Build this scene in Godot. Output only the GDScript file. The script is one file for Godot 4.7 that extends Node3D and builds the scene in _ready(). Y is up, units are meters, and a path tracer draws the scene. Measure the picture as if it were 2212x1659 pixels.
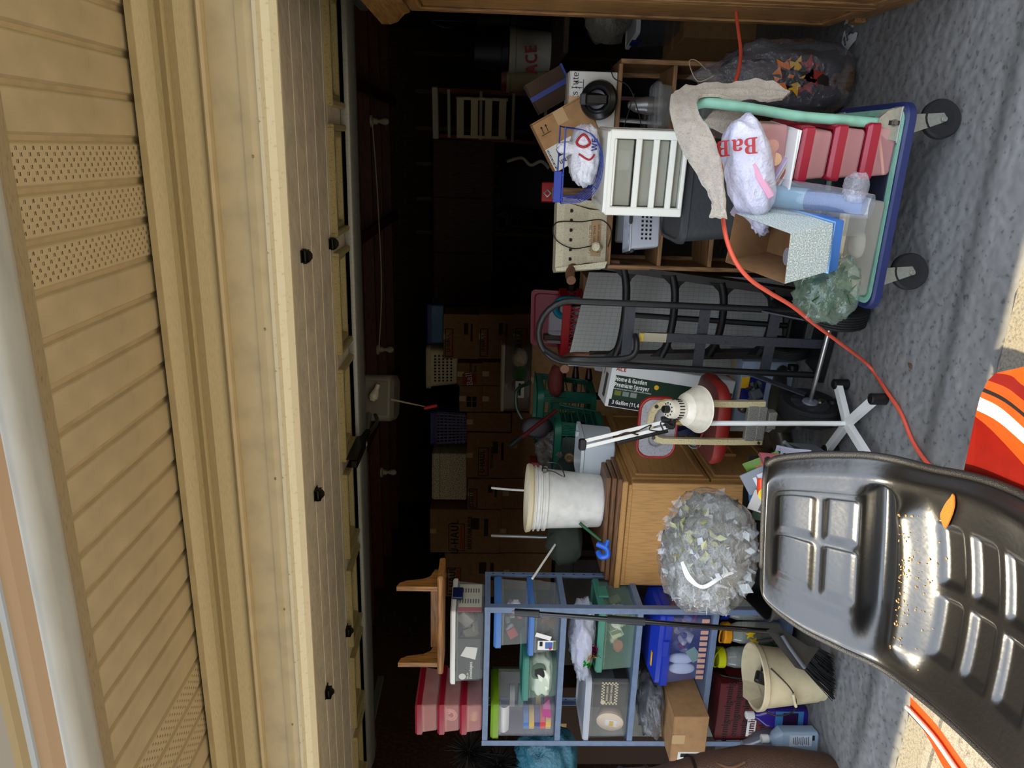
extends Node3D
# A cluttered double garage seen from the drive, door up, camera turned on its side.

const FX := 1540.0
var F := Vector3()
var R := Vector3()
var D := Vector3()
var tx := {}
var mc := {}
var used := {}

func _ready():
	var yaw := deg_to_rad(18.25)
	var pit := deg_to_rad(2.0)
	var rol := 0.021
	var f0 := Vector3(-sin(yaw), 0, -cos(yaw))
	var r0 := Vector3(cos(yaw), 0, -sin(yaw))
	F = f0 * cos(pit) - Vector3.UP * sin(pit)
	var d0 := -(Vector3.UP * cos(pit) + f0 * sin(pit))
	R = r0 * cos(rol) - d0 * sin(rol)
	D = d0 * cos(rol) + r0 * sin(rol)
	var cam := Camera3D.new()
	cam.name = "camera"
	cam.transform = Transform3D(Basis(D, R, -F), Vector3(0, 1.5, 0))
	cam.fov = rad_to_deg(2.0 * atan(829.5 / FX))
	cam.near = 0.02
	cam.current = true
	add_child(cam)
	var env := Environment.new()
	env.background_mode = Environment.BG_SKY
	var sm := ProceduralSkyMaterial.new()
	sm.sky_top_color = Color(0.71, 0.75, 0.81)
	sm.sky_horizon_color = Color(0.88, 0.90, 0.92)
	sm.sky_curve = 0.2
	sm.ground_bottom_color = Color(0.45, 0.43, 0.38)
	sm.ground_horizon_color = Color(0.74, 0.74, 0.72)
	sm.sky_energy_multiplier = 1.8
	sm.sun_angle_max = 4.0
	var sky := Sky.new()
	sky.sky_material = sm
	env.sky = sky
	env.tonemap_mode = Environment.TONE_MAPPER_LINEAR
	env.tonemap_exposure = 1.62
	env.sdfgi_enabled = true
	env.ssao_enabled = true
	env.ssil_enabled = true
	var we := WorldEnvironment.new()
	we.name = "environment"
	we.environment = env
	add_child(we)
	var sun := DirectionalLight3D.new()
	sun.name = "sun"
	sun.light_energy = 2.15
	sun.light_color = Color(1.0, 0.93, 0.78)
	sun.light_angular_distance = 0.6
	sun.shadow_enabled = true
	sun.look_at_from_position(Vector3(-0.34, 1.0, 0.345), Vector3.ZERO, Vector3.UP)
	add_child(sun)
	textures()
	structure()
	right_side()
	cart()
	middle()
	shelf_unit()
	low_left()
	tractor()
	background()

# ---- placing: a point seen at a pixel of the 2212 x 1659 photograph
func P(x: float, y: float, d: float) -> Vector3:
	return Vector3(0, 1.5, 0) + F * d + R * ((829.5 - y) / FX * d) + D * ((x - 1106.0) / FX * d)

func G(x: float, y: float, h: float) -> Vector3:
	var r := P(x, y, 1.0) - Vector3(0, 1.5, 0)
	return Vector3(0, 1.5, 0) + r * ((h - 1.5) / r.y)

func Zp(x: float, y: float, z: float) -> Vector3:
	var r := P(x, y, 1.0) - Vector3(0, 1.5, 0)
	return Vector3(0, 1.5, 0) + r * (z / r.z)

# ---- mesh building
class Mb:
	var st := SurfaceTool.new()
	var tf := Transform3D.IDENTITY
	var band := 10

	func _init():
		st.begin(Mesh.PRIMITIVE_TRIANGLES)

	func at(o: Vector3, r := Vector3.ZERO) -> Mb:
		tf = Transform3D(Basis.from_euler(r * PI / 180.0), o)
		return self

	func xf(t: Transform3D) -> Mb:
		tf = t
		return self

	func v(p: Vector3, g: int, uv := Vector2.ZERO):
		st.set_smooth_group(g)
		st.set_uv(uv)
		st.add_vertex(tf * p)

	func face(ps: Array, out: Vector3, g := -1, uvs: Array = []):
		var n: Vector3 = (ps[1] - ps[0]).cross(ps[2] - ps[0])
		if n.length_squared() < 1e-16 and ps.size() > 3:
			n = (ps[2] - ps[0]).cross(ps[3] - ps[0])
		var flip := n.dot(out) > 0.0
		for i in range(1, ps.size() - 1):
			var o := [0, i + 1, i] if flip else [0, i, i + 1]
			for k in o:
				v(ps[k], g, uvs[k] if uvs.size() else Vector2.ZERO)

	func box(c: Vector3, s: Vector3, b := 0.0) -> Mb:
		var h := s * 0.5
		b = minf(b, minf(h.x, minf(h.y, h.z)) * 0.9)
		for a in 3:
			var p := (a + 1) % 3
			var q := (a + 2) % 3
			for sg in [-1.0, 1.0]:
				var out := Vector3.ZERO
				out[a] = sg
				var ps := []
				for w in [[-1, -1], [1, -1], [1, 1], [-1, 1]]:
					var x := Vector3.ZERO
					x[a] = sg * h[a]
					x[p] = w[0] * (h[p] - b)
					x[q] = w[1] * (h[q] - b)
					ps.append(c + x)
				face(ps, out, -1, [Vector2(0, 1), Vector2(1, 1), Vector2(1, 0), Vector2(0, 0)])
		if b > 0.0:
			for a in 3:
				var p := (a + 1) % 3
				var q := (a + 2) % 3
				for sp in [-1.0, 1.0]:
					for sq in [-1.0, 1.0]:
						var ps := []
						for w in [[-1, 0], [1, 0], [1, 1], [-1, 1]]:
							var x := Vector3.ZERO
							x[a] = w[0] * (h[a] - b)
							x[p] = sp * (h[p] - (b if w[1] else 0.0))
							x[q] = sq * (h[q] - (0.0 if w[1] else b))
							ps.append(c + x)
						var out := Vector3.ZERO
						out[p] = sp
						out[q] = sq
						face(ps, out)
			for sx in [-1.0, 1.0]:
				for sy in [-1.0, 1.0]:
					for sz in [-1.0, 1.0]:
						var s3 := Vector3(sx, sy, sz)
						face([c + s3 * (h - Vector3(0, b, b)), c + s3 * (h - Vector3(b, 0, b)), c + s3 * (h - Vector3(b, b, 0))], s3)
		return self

	# rings joined in order; hard keeps a crease at every ring
	func loft(rings: Array, cap0 := true, cap1 := true, hard := false, closed := true) -> Mb:
		var n: int = rings[0].size()
		for i in rings.size() - 1:
			if hard or i == 0:
				band += 1
			var a = rings[i]
			var b = rings[i + 1]
			var ca := Vector3.ZERO
			for p in a:
				ca += p
			for p in b:
				ca += p
			ca /= 2.0 * n
			for k in (n if closed else n - 1):
				var j := (k + 1) % n
				var m: Vector3 = (a[k] + b[j]) * 0.5
				face([a[k], a[j], b[j], b[k]], m - ca, band, [Vector2(float(k) / n, float(i)), Vector2(float(k + 1) / n, float(i)), Vector2(float(k + 1) / n, float(i + 1)), Vector2(float(k) / n, float(i + 1))])
		if cap0:
			face(Array(rings[0]), _mid(rings[0]) - _mid(rings[1]))
		if cap1:
			face(Array(rings[-1]), _mid(rings[-1]) - _mid(rings[-2]))
		return self

	func _mid(r) -> Vector3:
		var c := Vector3.ZERO
		for p in r:
			c += p
		return c / r.size()

	static func rr(y: float, hx: float, hz: float, r: float, n := 4, ox := 0.0, oz := 0.0) -> Array:
		var o := []
		r = minf(r, minf(hx, hz))
		for q in 4:
			var cx := (hx - r) * (1 if q in [0, 3] else -1)
			var cz := (hz - r) * (1 if q in [0, 1] else -1)
			for k in n + 1:
				var a := (q + float(k) / n) * PI / 2
				o.append(Vector3(ox + cx + r * cos(a), y, oz + cz + r * sin(a)))
		return o

	# profile rows [y, half x, half z, corner radius]
	func rlo(rows: Array, cap0 := true, cap1 := true, hard := true, n := 4) -> Mb:
		var rings := []
		for w in rows:
			rings.append(rr(w[0], w[1], w[2], w[3], n, w[4] if w.size() > 4 else 0.0, w[5] if w.size() > 5 else 0.0))
		return loft(rings, cap0, cap1, hard)

	# profile rows [radius, y]
	func lathe(rows: Array, seg := 24, cap0 := true, cap1 := true, hard := true) -> Mb:
		var rings := []
		for w in rows:
			var o := []
			for k in seg:
				var a := TAU * k / seg
				o.append(Vector3(w[0] * cos(a), w[1], w[0] * sin(a)))
			rings.append(o)
		return loft(rings, cap0, cap1, hard)

	static func smooth(pts: Array, n := 6, closed := false) -> Array:
		var o := []
		var c := pts.size()
		for i in (c if closed else c - 1):
			var p0: Vector3 = pts[(i - 1 + c) % c] if closed or i > 0 else pts[0]
			var p1: Vector3 = pts[i]
			var p2: Vector3 = pts[(i + 1) % c]
			var p3: Vector3 = pts[(i + 2) % c] if closed or i + 2 < c else pts[c - 1]
			for k in n:
				o.append(p1.cubic_interpolate(p2, p0, p3, float(k) / n))
		if not closed:
			o.append(pts[c - 1])
		return o

	func tube(pts: Array, r, seg := 8, closed := false) -> Mb:
		var rings := []
		var c := pts.size()
		var side := Vector3.ZERO
		for i in c:
			var a: Vector3 = pts[(i - 1 + c) % c] if closed or i > 0 else pts[i]
			var b: Vector3 = pts[(i + 1) % c] if closed or i < c - 1 else pts[i]
			var t := (b - a).normalized()
			if side == Vector3.ZERO:
				side = t.cross(Vector3.UP if absf(t.y) < 0.9 else Vector3.RIGHT).normalized()
			side = (side - t * side.dot(t)).normalized()
			var up := side.cross(t)
			var rad: float = r[i] if r is Array else r
			var o := []
			for k in seg:
				var g := TAU * k / seg
				o.append(pts[i] + (side * cos(g) + up * sin(g)) * rad)
			rings.append(o)
		if closed:
			rings.append(rings[0])
		return loft(rings, not closed, not closed)

	# flat bar: rectangular section swept, broad side facing wide
	func bar(a: Vector3, b: Vector3, w: float, t: float, wide := Vector3.RIGHT) -> Mb:
		var d := (b - a).normalized()
		var x := (wide - d * wide.dot(d)).normalized()
		var z := x.cross(d)
		var rings := []
		for p in [a, b]:
			rings.append([p + x * w / 2 + z * t / 2, p - x * w / 2 + z * t / 2, p - x * w / 2 - z * t / 2, p + x * w / 2 - z * t / 2])
		return flat(rings)

	func flat(rings: Array) -> Mb:
		var n: int = rings[0].size()
		for i in rings.size() - 1:
			var ca := (_mid(rings[i]) + _mid(rings[i + 1])) / 2
			for k in n:
				var j := (k + 1) % n
				face([rings[i][k], rings[i][j], rings[i + 1][j], rings[i + 1][k]], (rings[i][k] + rings[i + 1][j]) / 2 - ca)
		face(Array(rings[0]), _mid(rings[0]) - _mid(rings[1]))
		face(Array(rings[-1]), _mid(rings[-1]) - _mid(rings[-2]))
		return self

	func face_list(ps: Array) -> Mb:
		face(ps, Vector3.FORWARD)
		return self

	# outline in x y, pushed along z from z0 to z1
	func prism(poly: Array, z0: float, z1: float) -> Mb:
		var pv := PackedVector2Array(poly)
		var idx := Geometry2D.triangulate_polygon(pv)
		for z in [z0, z1]:
			var out := Vector3(0, 0, z - (z0 + z1) / 2)
			for i in range(0, idx.size(), 3):
				face([_z(pv[idx[i]], z), _z(pv[idx[i + 1]], z), _z(pv[idx[i + 2]], z)], out, -1, [pv[idx[i]], pv[idx[i + 1]], pv[idx[i + 2]]])
		var ccw := not Geometry2D.is_polygon_clockwise(pv)
		for i in pv.size():
			var a := pv[i]
			var b := pv[(i + 1) % pv.size()]
			var nn := Vector3(b.y - a.y, a.x - b.x, 0) * (1.0 if ccw else -1.0)
			face([_z(a, z0), _z(b, z0), _z(b, z1), _z(a, z1)], nn)
		return self

	func _z(p: Vector2, z: float) -> Vector3:
		return Vector3(p.x, p.y, z)

	func surf(nu: int, nv: int, f: Callable, wrap := false) -> Mb:
		band += 1
		var g := []
		for j in nv + 1:
			var row := []
			for i in nu + (0 if wrap else 1):
				row.append(f.call(float(i) / nu, float(j) / nv))
			g.append(row)
		for j in nv:
			for i in nu:
				var k := (i + 1) % nu if wrap else i + 1
				var q := [g[j][i], g[j][k], g[j + 1][k], g[j + 1][i]]
				var uv := [Vector2(float(i) / nu, float(j) / nv), Vector2(float(i + 1) / nu, float(j) / nv), Vector2(float(i + 1) / nu, float(j + 1) / nv), Vector2(float(i) / nu, float(j + 1) / nv)]
				for o in [0, 1, 2, 0, 2, 3]:
					v(q[o], band, uv[o])
		return self

	# a bag: a squared sphere with creases, flat below
	func bag(c: Vector3, r: Vector3, amp: float, freq: float, sd: int, e := 0.75, n := 36, top := 0.0) -> Mb:
		var no := FastNoiseLite.new()
		no.seed = sd
		no.noise_type = FastNoiseLite.TYPE_SIMPLEX
		no.fractal_type = FastNoiseLite.FRACTAL_RIDGED
		no.fractal_octaves = 3
		no.frequency = freq
		return surf(n, n / 2, func(u, w):
			var t: float = u * TAU
			var p: float = (0.5 - w) * PI
			var cp := pow(maxf(cos(p), 0.0), e)
			var q := Vector3(signf(cos(t)) * pow(absf(cos(t)), e) * cp, signf(sin(p)) * pow(absf(sin(p)), e), signf(sin(t)) * pow(absf(sin(t)), e) * cp)
			if top > 0.0 and q.y > 0.3:
				var k := (q.y - 0.3) / 0.7
				q.x *= 1.0 - top * k
				q.z *= 1.0 - top * k
			var k2 := 1.0 + amp * no.get_noise_3d(q.x * 10.0, q.y * 10.0, q.z * 10.0)
			q *= Vector3(k2, 1.0 + (k2 - 1.0) * (1.0 if q.y > -0.6 else 0.1), k2)
			return c + q * r, true)

	func done() -> ArrayMesh:
		st.generate_normals()
		return st.commit()

func B() -> Mb:
	return Mb.new()

# ---- nodes
func uniq(n: String) -> String:
	if not used.has(n):
		used[n] = 0
		return n
	used[n] += 1
	return "%s_%03d" % [n, used[n]]

func T(called: String, label: String, cat: String, at := Vector3.ZERO, turn := 0.0, grp := "") -> Node3D:
	var o := Node3D.new()
	o.name = uniq(called)
	o.position = at
	o.rotation_degrees.y = turn
	tag(o, label, cat, grp)
	add_child(o)
	return o

func tag(o: Node3D, label: String, cat: String, grp := ""):
	o.set_meta("label", label)
	o.set_meta("category", cat)
	if grp:
		o.set_meta("group", grp)

func O(called: String, b: Mb, m: Material, label: String, cat: String, at := Vector3.ZERO, turn := 0.0, grp := "") -> MeshInstance3D:
	var o := MeshInstance3D.new()
	o.name = uniq(called)
	o.mesh = b.done()
	o.material_override = m
	o.position = at
	o.rotation_degrees.y = turn
	tag(o, label, cat, grp)
	add_child(o)
	return o

func pa(par: Node3D, called: String, b: Mb, m: Material, label := "") -> MeshInstance3D:
	return pm(par, called, b.done(), m, Vector3.ZERO, label)

func pm(par: Node3D, called: String, mesh: Mesh, m: Material, at := Vector3.ZERO, label := "") -> MeshInstance3D:
	var o := MeshInstance3D.new()
	o.name = called
	o.mesh = mesh
	o.material_override = m
	o.position = at
	if label:
		o.set_meta("label", label)
	par.add_child(o, true)
	return o

func S(called: String, b: Mb, m: Material, par: Node3D = null) -> MeshInstance3D:
	var o := MeshInstance3D.new()
	o.name = called
	o.mesh = b.done()
	o.material_override = m
	if par:
		par.add_child(o, true)
	else:
		o.name = uniq(called)
		o.set_meta("kind", "structure")
		add_child(o)
	return o

func dup(r: Node3D, at: Vector3, turn: float, label: String, base: String) -> Node3D:
	var c: Node3D = r.duplicate()
	c.name = uniq(base)
	add_child(c)
	c.position = at
	c.rotation_degrees.y = turn
	c.set_meta("label", label)
	return c

# lettering that stands on the x y plane of its parent, s metres high
func word(par: Node3D, text: String, s: float, at: Vector3, rot: Vector3, m: Material, bold := false, serif := false, left := false, squeeze := 1.0):
	var tm := TextMesh.new()
	var f := SystemFont.new()
	f.font_names = PackedStringArray(["Droid Serif" if serif else "Droid Sans"])
	f.font_weight = 700 if bold else 400
	tm.font = f
	tm.text = text
	tm.font_size = 32
	tm.pixel_size = s / 23.0
	tm.depth = 0.0012
	tm.curve_step = 2.0
	tm.horizontal_alignment = HORIZONTAL_ALIGNMENT_LEFT if left else HORIZONTAL_ALIGNMENT_CENTER
	var o := MeshInstance3D.new()
	o.name = "lettering"
	o.mesh = tm
	o.material_override = m
	o.position = at
	o.rotation_degrees = rot
	o.scale = Vector3(squeeze, 1, 1)
	par.add_child(o, true)
	return o

# ---- materials
func noise(kind: int, freq: float, oct: int, cols: Array, w := 512, normal := 0.0, sd := 1, ridged := false) -> NoiseTexture2D:
	var n := FastNoiseLite.new()
	n.noise_type = kind
	n.frequency = freq
	n.fractal_octaves = oct
	n.seed = sd
	n.fractal_type = FastNoiseLite.FRACTAL_RIDGED if ridged else FastNoiseLite.FRACTAL_FBM
	var t := NoiseTexture2D.new()
	t.width = w
	t.height = w
	t.seamless = true
	t.noise = n
	if normal > 0.0:
		t.as_normal_map = true
		t.bump_strength = normal
	elif cols.size():
		var g := Gradient.new()
		g.offsets = PackedFloat32Array(range(cols.size()).map(func(i): return float(i) / (cols.size() - 1)))
		g.colors = PackedColorArray(cols)
		t.color_ramp = g
	return t

func gr(a: float) -> Color:
	return Color(a, a, a)

func textures():
	var X := FastNoiseLite.TYPE_SIMPLEX_SMOOTH
	tx.mottle = noise(X, 0.02, 4, [gr(0.9), gr(0.96), gr(1.0), gr(1.0)], 256)
	tx.dirt = noise(X, 0.035, 5, [Color(0.5, 0.45, 0.38), Color(0.9, 0.88, 0.84), gr(0.98), gr(1.0), gr(1.0), gr(1.0)], 512, 0, 5)
	tx.wood = noise(X, 0.018, 4, [gr(0.45), gr(0.72), gr(0.86), gr(1.0), gr(0.9)], 512, 0, 3)
	tx.lines = noise(X, 0.05, 3, [gr(0.72), gr(0.92), gr(0.98), gr(1.0), gr(0.94)], 512, 0, 33)
	tx.spots = noise(X, 0.03, 4, [Color(0.5, 0.45, 0.35), Color(0.98, 0.97, 0.94), gr(1.0), gr(1.0), gr(1.0), gr(1.0)], 512, 0, 35)
	tx.grain = noise(X, 0.02, 3, [gr(0.78), gr(0.9), gr(0.97), gr(1.0), gr(0.95)], 512, 0, 37)
	tx.fine = noise(X, 0.2, 2, [], 256, 3.0, 7)
	tx.crink = noise(X, 0.012, 4, [], 512, 14.0, 9, true)
	tx.pebble = noise(FastNoiseLite.TYPE_CELLULAR, 0.16, 1, [], 256, 3.0, 11)
	tx.fuzz = noise(X, 0.35, 2, [], 256, 9.0, 12)
	tx.conc = noise(X, 0.03, 5, [gr(0.62), gr(0.86), gr(0.95), gr(1.0)], 512, 0, 15)
	tx.peel = noise(X, 0.05, 2, [], 256, 1.6, 17)
	tx.floral = noise(FastNoiseLite.TYPE_CELLULAR, 0.09, 1, [Color(0.42, 0.55, 0.62), Color(0.62, 0.70, 0.72), Color(0.92, 0.91, 0.86), Color(0.95, 0.93, 0.88)], 256, 0, 19)
	tx.osb = noise(FastNoiseLite.TYPE_CELLULAR, 0.05, 2, [gr(0.55), gr(0.8), gr(1.0)], 256, 0, 21)
	tx.splat = noise(X, 0.06, 4, [gr(0.2), gr(0.55), gr(1.0), gr(1.0), gr(1.0)], 512, 0, 23)

# name, colour, roughness, metal, alpha, texture, its repeats per metre, normal texture, its repeats, strength
func mt(key: String, c := Color.WHITE, ro := 0.6, me := 0.0, al := 1.0, t := "", sc := Vector3.ONE, nt := "", nsc := 0.0, ns := 0.5) -> StandardMaterial3D:
	if mc.has(key):
		return mc[key]
	var m := StandardMaterial3D.new()
	m.resource_name = key
	m.albedo_color = Color(c.r, c.g, c.b, al)
	m.roughness = ro
	m.metallic = me
	m.cull_mode = BaseMaterial3D.CULL_DISABLED
	if al < 1.0:
		m.transparency = BaseMaterial3D.TRANSPARENCY_ALPHA
	if t:
		m.albedo_texture = tx[t]
		m.uv1_triplanar = true
		m.uv1_scale = sc
	if nt:
		m.normal_enabled = true
		m.normal_texture = tx[nt]
		m.normal_scale = ns
		m.uv1_triplanar = true
		if not t:
			m.uv1_scale = Vector3.ONE * nsc
	mc[key] = m
	return m

func wood(key: String, c: Color, axis: int, ro := 0.45) -> StandardMaterial3D:
	var s := Vector3.ONE * 9.0
	s[axis] = 0.7
	return mt(key + "xyz"[axis], c, ro, 0.0, 1.0, "grain" if key.begins_with("honey") else "wood", s)

func card() -> StandardMaterial3D:
	return mt("cardboard", Color(0.66, 0.5, 0.33), 0.85, 0, 1, "mottle", Vector3.ONE * 3)

func blk() -> StandardMaterial3D:
	return mt("black plastic", Color(0.035, 0.036, 0.04), 0.45)

func white() -> StandardMaterial3D:
	return mt("white plastic", Color(0.87, 0.87, 0.85), 0.4, 0, 1, "mottle", Vector3.ONE * 2)

func ink() -> StandardMaterial3D:
	return mt("ink", Color(0.03, 0.03, 0.03), 0.8)

# ---- the house front, the door, the room
func structure():
	var tan = mt("tan trim", Color(0.69, 0.615, 0.475), 0.5, 0, 1, "mottle", Vector3.ONE * 1.5)
	var tanw = mt("tan wood-grain trim", Color(0.72, 0.645, 0.50), 0.5, 0, 1, "lines", Vector3(1.2, 40, 40))
	var vin = mt("cream vinyl", Color(0.79, 0.74, 0.62), 0.45, 0, 1, "spots", Vector3.ONE * 3)
	var tilt = -0.010
	# floor slab, its cracked edge and the drive
	var fl = S("floor", B(), null)
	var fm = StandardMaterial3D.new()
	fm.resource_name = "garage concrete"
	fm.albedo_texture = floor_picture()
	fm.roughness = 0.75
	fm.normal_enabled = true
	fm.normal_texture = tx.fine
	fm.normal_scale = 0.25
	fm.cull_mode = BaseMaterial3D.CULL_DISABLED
	var b = B()
	b.face([Vector3(-4.7, 0, -2.08), Vector3(1.3, 0, -2.08), Vector3(1.3, 0, -9.0), Vector3(-4.7, 0, -9.0)], Vector3.UP, -1, [Vector2(0, 0), Vector2(2, 0), Vector2(2, 2.307), Vector2(0, 2.307)])
	# the edge dips towards the drive and is chipped
	var rng = RandomNumberGenerator.new()
	rng.seed = 4
	var xs = []
	for i in 121:
		xs.append([-4.7 + i * 0.05, -1.985 + rng.randf_range(-0.008, 0.006) + (0.012 if i % 17 == 3 else 0.0)])
	for i in 120:
		var a: Array = xs[i]
		var c: Array = xs[i + 1]
		b.face([Vector3(a[0], -0.012, a[1]), Vector3(c[0], -0.012, c[1]), Vector3(c[0], 0, -2.08), Vector3(a[0], 0, -2.08)], Vector3.UP, -1, [Vector2((a[0] + 4.7) / 3, -0.03), Vector2((c[0] + 4.7) / 3, -0.03), Vector2((c[0] + 4.7) / 3, 0), Vector2((a[0] + 4.7) / 3, 0)])
		b.face([Vector3(a[0], -0.012, a[1]), Vector3(c[0], -0.012, c[1]), Vector3(c[0], -0.25, c[1]), Vector3(a[0], -0.25, a[1])], Vector3(0, 0, 1))
	b.box(Vector3(-1.7, -0.13, -5.54), Vector3(6.0, 0.24, 6.9))
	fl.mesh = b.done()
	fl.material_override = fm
	var dr = S("driveway", B().box(Vector3(-1.7, -0.17, 2.1), Vector3(9, 0.3, 8.0)), mt("drive concrete", Color(0.57, 0.54, 0.49), 0.85, 0, 1, "conc", Vector3.ONE * 2.5, "fine", 0, 0.6))
	S("added_lawn", B().box(Vector3(-1.7, -0.30, 10.0), Vector3(60, 0.3, 30)), mt("grass", Color(0.25, 0.30, 0.16), 0.95, 0, 1, "conc", Vector3.ONE * 2))  # unseen, added as darker ground so less light bounces into the garage
	S("added_house_opposite", B().box(Vector3(-2, 2.6, 17.0), Vector3(34, 5.4, 6)), mt("added house wall", Color(0.36, 0.32, 0.27), 0.9, 0, 1, "mottle", Vector3.ONE))  # unseen, added to screen the low sky and keep the garage back dark
	for k in 3:
		S("apron_slab", B().box(Vector3(-3.6 + k * 2.0, -0.02, -1.905), Vector3(1.985, 0.05, 0.135), 0.012), mt("apron concrete", Color(0.54, 0.51, 0.45), 0.85, 0, 1, "conc", Vector3.ONE * 5, "fine", 0, 0.8), dr)
	# walls with thickness; the front wall is the header and two piers
	var osb = mt("oriented strand board", Color(0.36, 0.24, 0.15), 0.8, 0, 1, "osb", Vector3.ONE * 3)
	S("wall_back", B().box(Vector3(-1.7, 1.4, -9.0), Vector3(6.4, 3.0, 0.12)), osb)
	S("wall_left", B().box(Vector3(-4.78, 1.4, -5.5), Vector3(0.14, 3.0, 7.0)), osb)
	S("wall_right", B().box(Vector3(1.32, 1.4, -5.5), Vector3(0.14, 3.0, 7.0)), osb)
	S("wall_front", B().box(Vector3(-1.7, 2.52, -2.08), Vector3(6.4, 0.84, 0.12)).box(Vector3(1.1, 1.05, -2.08), Vector3(0.5, 2.1, 0.12)).box(Vector3(-4.5, 1.05, -2.08), Vector3(0.5, 2.1, 0.12)), tan)
	var ce = S("ceiling", B().box(Vector3(-1.7, 2.93, -5.5), Vector3(6.4, 0.08, 7.1)), osb)
	var red = wood("red beam", Color(0.36, 0.15, 0.09), 0)
	for z in [-4.3, -4.95, -5.6, -6.25, -6.9, -7.55, -8.2]:
		S("joist", B().box(Vector3(-1.7, 2.745, z), Vector3(6.0, 0.28, 0.045)), red, ce)
	for x in [0.45, -0.75, -2.6]:
		S("tie_board", B().box(Vector3(x, 2.58, -6.2), Vector3(0.09, 0.04, 4.4)), wood("red beam", Color(0.36, 0.15, 0.09), 2), ce)
	# studs on the back and right walls
	for x in [1.0, 0.6, 0.2, -0.2, -0.6, -1.0]:
		S("stud", B().box(Vector3(x, 1.2, -8.91), Vector3(0.045, 2.4, 0.06)), wood("stud", Color(0.45, 0.3, 0.2), 1), get_node("wall_back"))
	# roof deck so that sky stays out
	S("roof", B().box(Vector3(-1.7, 3.05, -5.4), Vector3(7.4, 0.1, 7.4)).box(Vector3(-1.7, 2.74, -1.72), Vector3(7.4, 0.55, 0.56)), mt("roof shingle", Color(0.3, 0.28, 0.26), 0.9))
	# trim courses over the door, top to bottom: outline in z y, run along x
	var runs = [
		["j_channel", [[-1.945, 2.39], [-1.925, 2.39], [-1.925, 2.374], [-1.945, 2.374]], tan],
		["upper_casing", [[-2.0, 2.374], [-1.93, 2.374], [-1.952, 2.345], [-1.952, 2.330], [-1.935, 2.309], [-1.935, 2.304], [-2.0, 2.304]], tanw],
		["lower_casing", [[-2.0, 2.304], [-1.948, 2.304], [-1.938, 2.280], [-1.945, 2.255], [-1.962, 2.236], [-2.0, 2.236]], tanw],
		["bead", [[-2.0, 2.236], [-1.965, 2.236], [-1.948, 2.232], [-1.942, 2.226], [-1.948, 2.219], [-1.962, 2.216], [-2.0, 2.216]], tan],
		["head_board", [[-2.0, 2.216], [-1.966, 2.216], [-1.966, 2.140], [-2.0, 2.140]], tan],
		["stop_strip", [[-2.0, 2.140], [-1.960, 2.140], [-1.956, 2.118], [-1.960, 2.096], [-2.0, 2.096]], tan],
		["weather_seal", [[-2.0, 2.096], [-1.952, 2.096], [-1.948, 2.085], [-1.962, 2.078], [-1.972, 2.060], [-1.99, 2.045], [-2.0, 2.045]], vin]]
	var i = 0
	for w in runs:
		i += 1
		var q = B()
		var ra = []
		for x in [-5.0, 1.5]:
			ra.append(w[1].map(func(p): return Vector3(x, p[1], p[0])))
		q.flat(ra)
		if w[0] == "head_board" or w[0] == "stop_strip":
			for k in 12:
				q.at(Vector3(-4.2 + k * 0.46, 2.118, -1.955)).lathe([[0.004, -0.002], [0.004, 0.002]], 8)
			q.at(Vector3.ZERO)
		var o = S("trim_%d" % i, q, w[2])
		o.rotation.z = tilt
	# soffit: strips across, three to a sheet, two sheets of them pierced
	var so = S("soffit", B().box(Vector3(-1.7, 2.47, -1.70), Vector3(7, 0.12, 0.62)), tan)
	so.rotation.z = tilt
	var sm = mt("soffit vinyl", Color(0.69, 0.62, 0.50), 0.42, 0, 1, "mottle", Vector3.ONE)
	var vent = sm.duplicate()
	vent.uv1_triplanar = false
	vent.albedo_texture = pierced()
	vent.resource_name = "pierced soffit vinyl"
	var per = 0.0995
	var plain = soffit_strip(per)
	for k in 62:
		var x = -0.033 + (14 - k) * per
		var idx = k - 14
		var hole: bool = (idx >= 0 and idx < 3) or (idx >= 16 and idx < 19)
		pm(so, "soffit_panel", plain, vent if hole else sm, Vector3(x - per / 2, 2.40, -1.69))
	# gutter and its board
	var g1 = B()
	var ra2 = []
	for x in [-5.0, 1.6]:
		ra2.append([[-1.42, 2.395], [-1.36, 2.382], [-1.355, 2.46], [-1.42, 2.46]].map(func(p): return Vector3(x, p[1], p[0])))
	g1.flat(ra2)
	S("trim_8", g1, mt("weathered board", Color(0.60, 0.535, 0.42), 0.6, 0, 1, "dirt", Vector3(1.5, 8, 8))).rotation.z = tilt
	var prof = [[-1.362, 2.50], [-1.362, 2.39], [-1.352, 2.376], [-1.338, 2.369], [-1.318, 2.366], [-1.298, 2.368], [-1.280, 2.374], [-1.268, 2.384], [-1.262, 2.394], [-1.262, 2.42]]
	var g2 = B()
	var rr = []
	for x in [-5.0, 1.6]:
		rr.append(prof.map(func(p): return Vector3(x, p[1], p[0])))
	g2.loft(rr, false, false, false, false)
	var gu = S("gutter", g2, mt("white gutter metal", Color(0.65, 0.65, 0.64), 0.2, 0, 1, "mottle", Vector3(0.6, 3, 3)))
	gu.rotation.z = tilt
	var lips = [[[-1.262, 2.402], [-1.240, 2.416], [-1.222, 2.428], Color(0.63, 0.53, 0.43)], [[-1.222, 2.428], [-1.214, 2.430], [-1.206, 2.434], Color(0.65, 0.69, 0.75)], [[-1.206, 2.434], [-1.19, 2.441], [-1.178, 2.446], Color(0.63, 0.57, 0.45)], [[-1.178, 2.446], [-1.15, 2.47], [-1.125, 2.52], Color(0.56, 0.54, 0.52)]]
	var ln = 8
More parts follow.
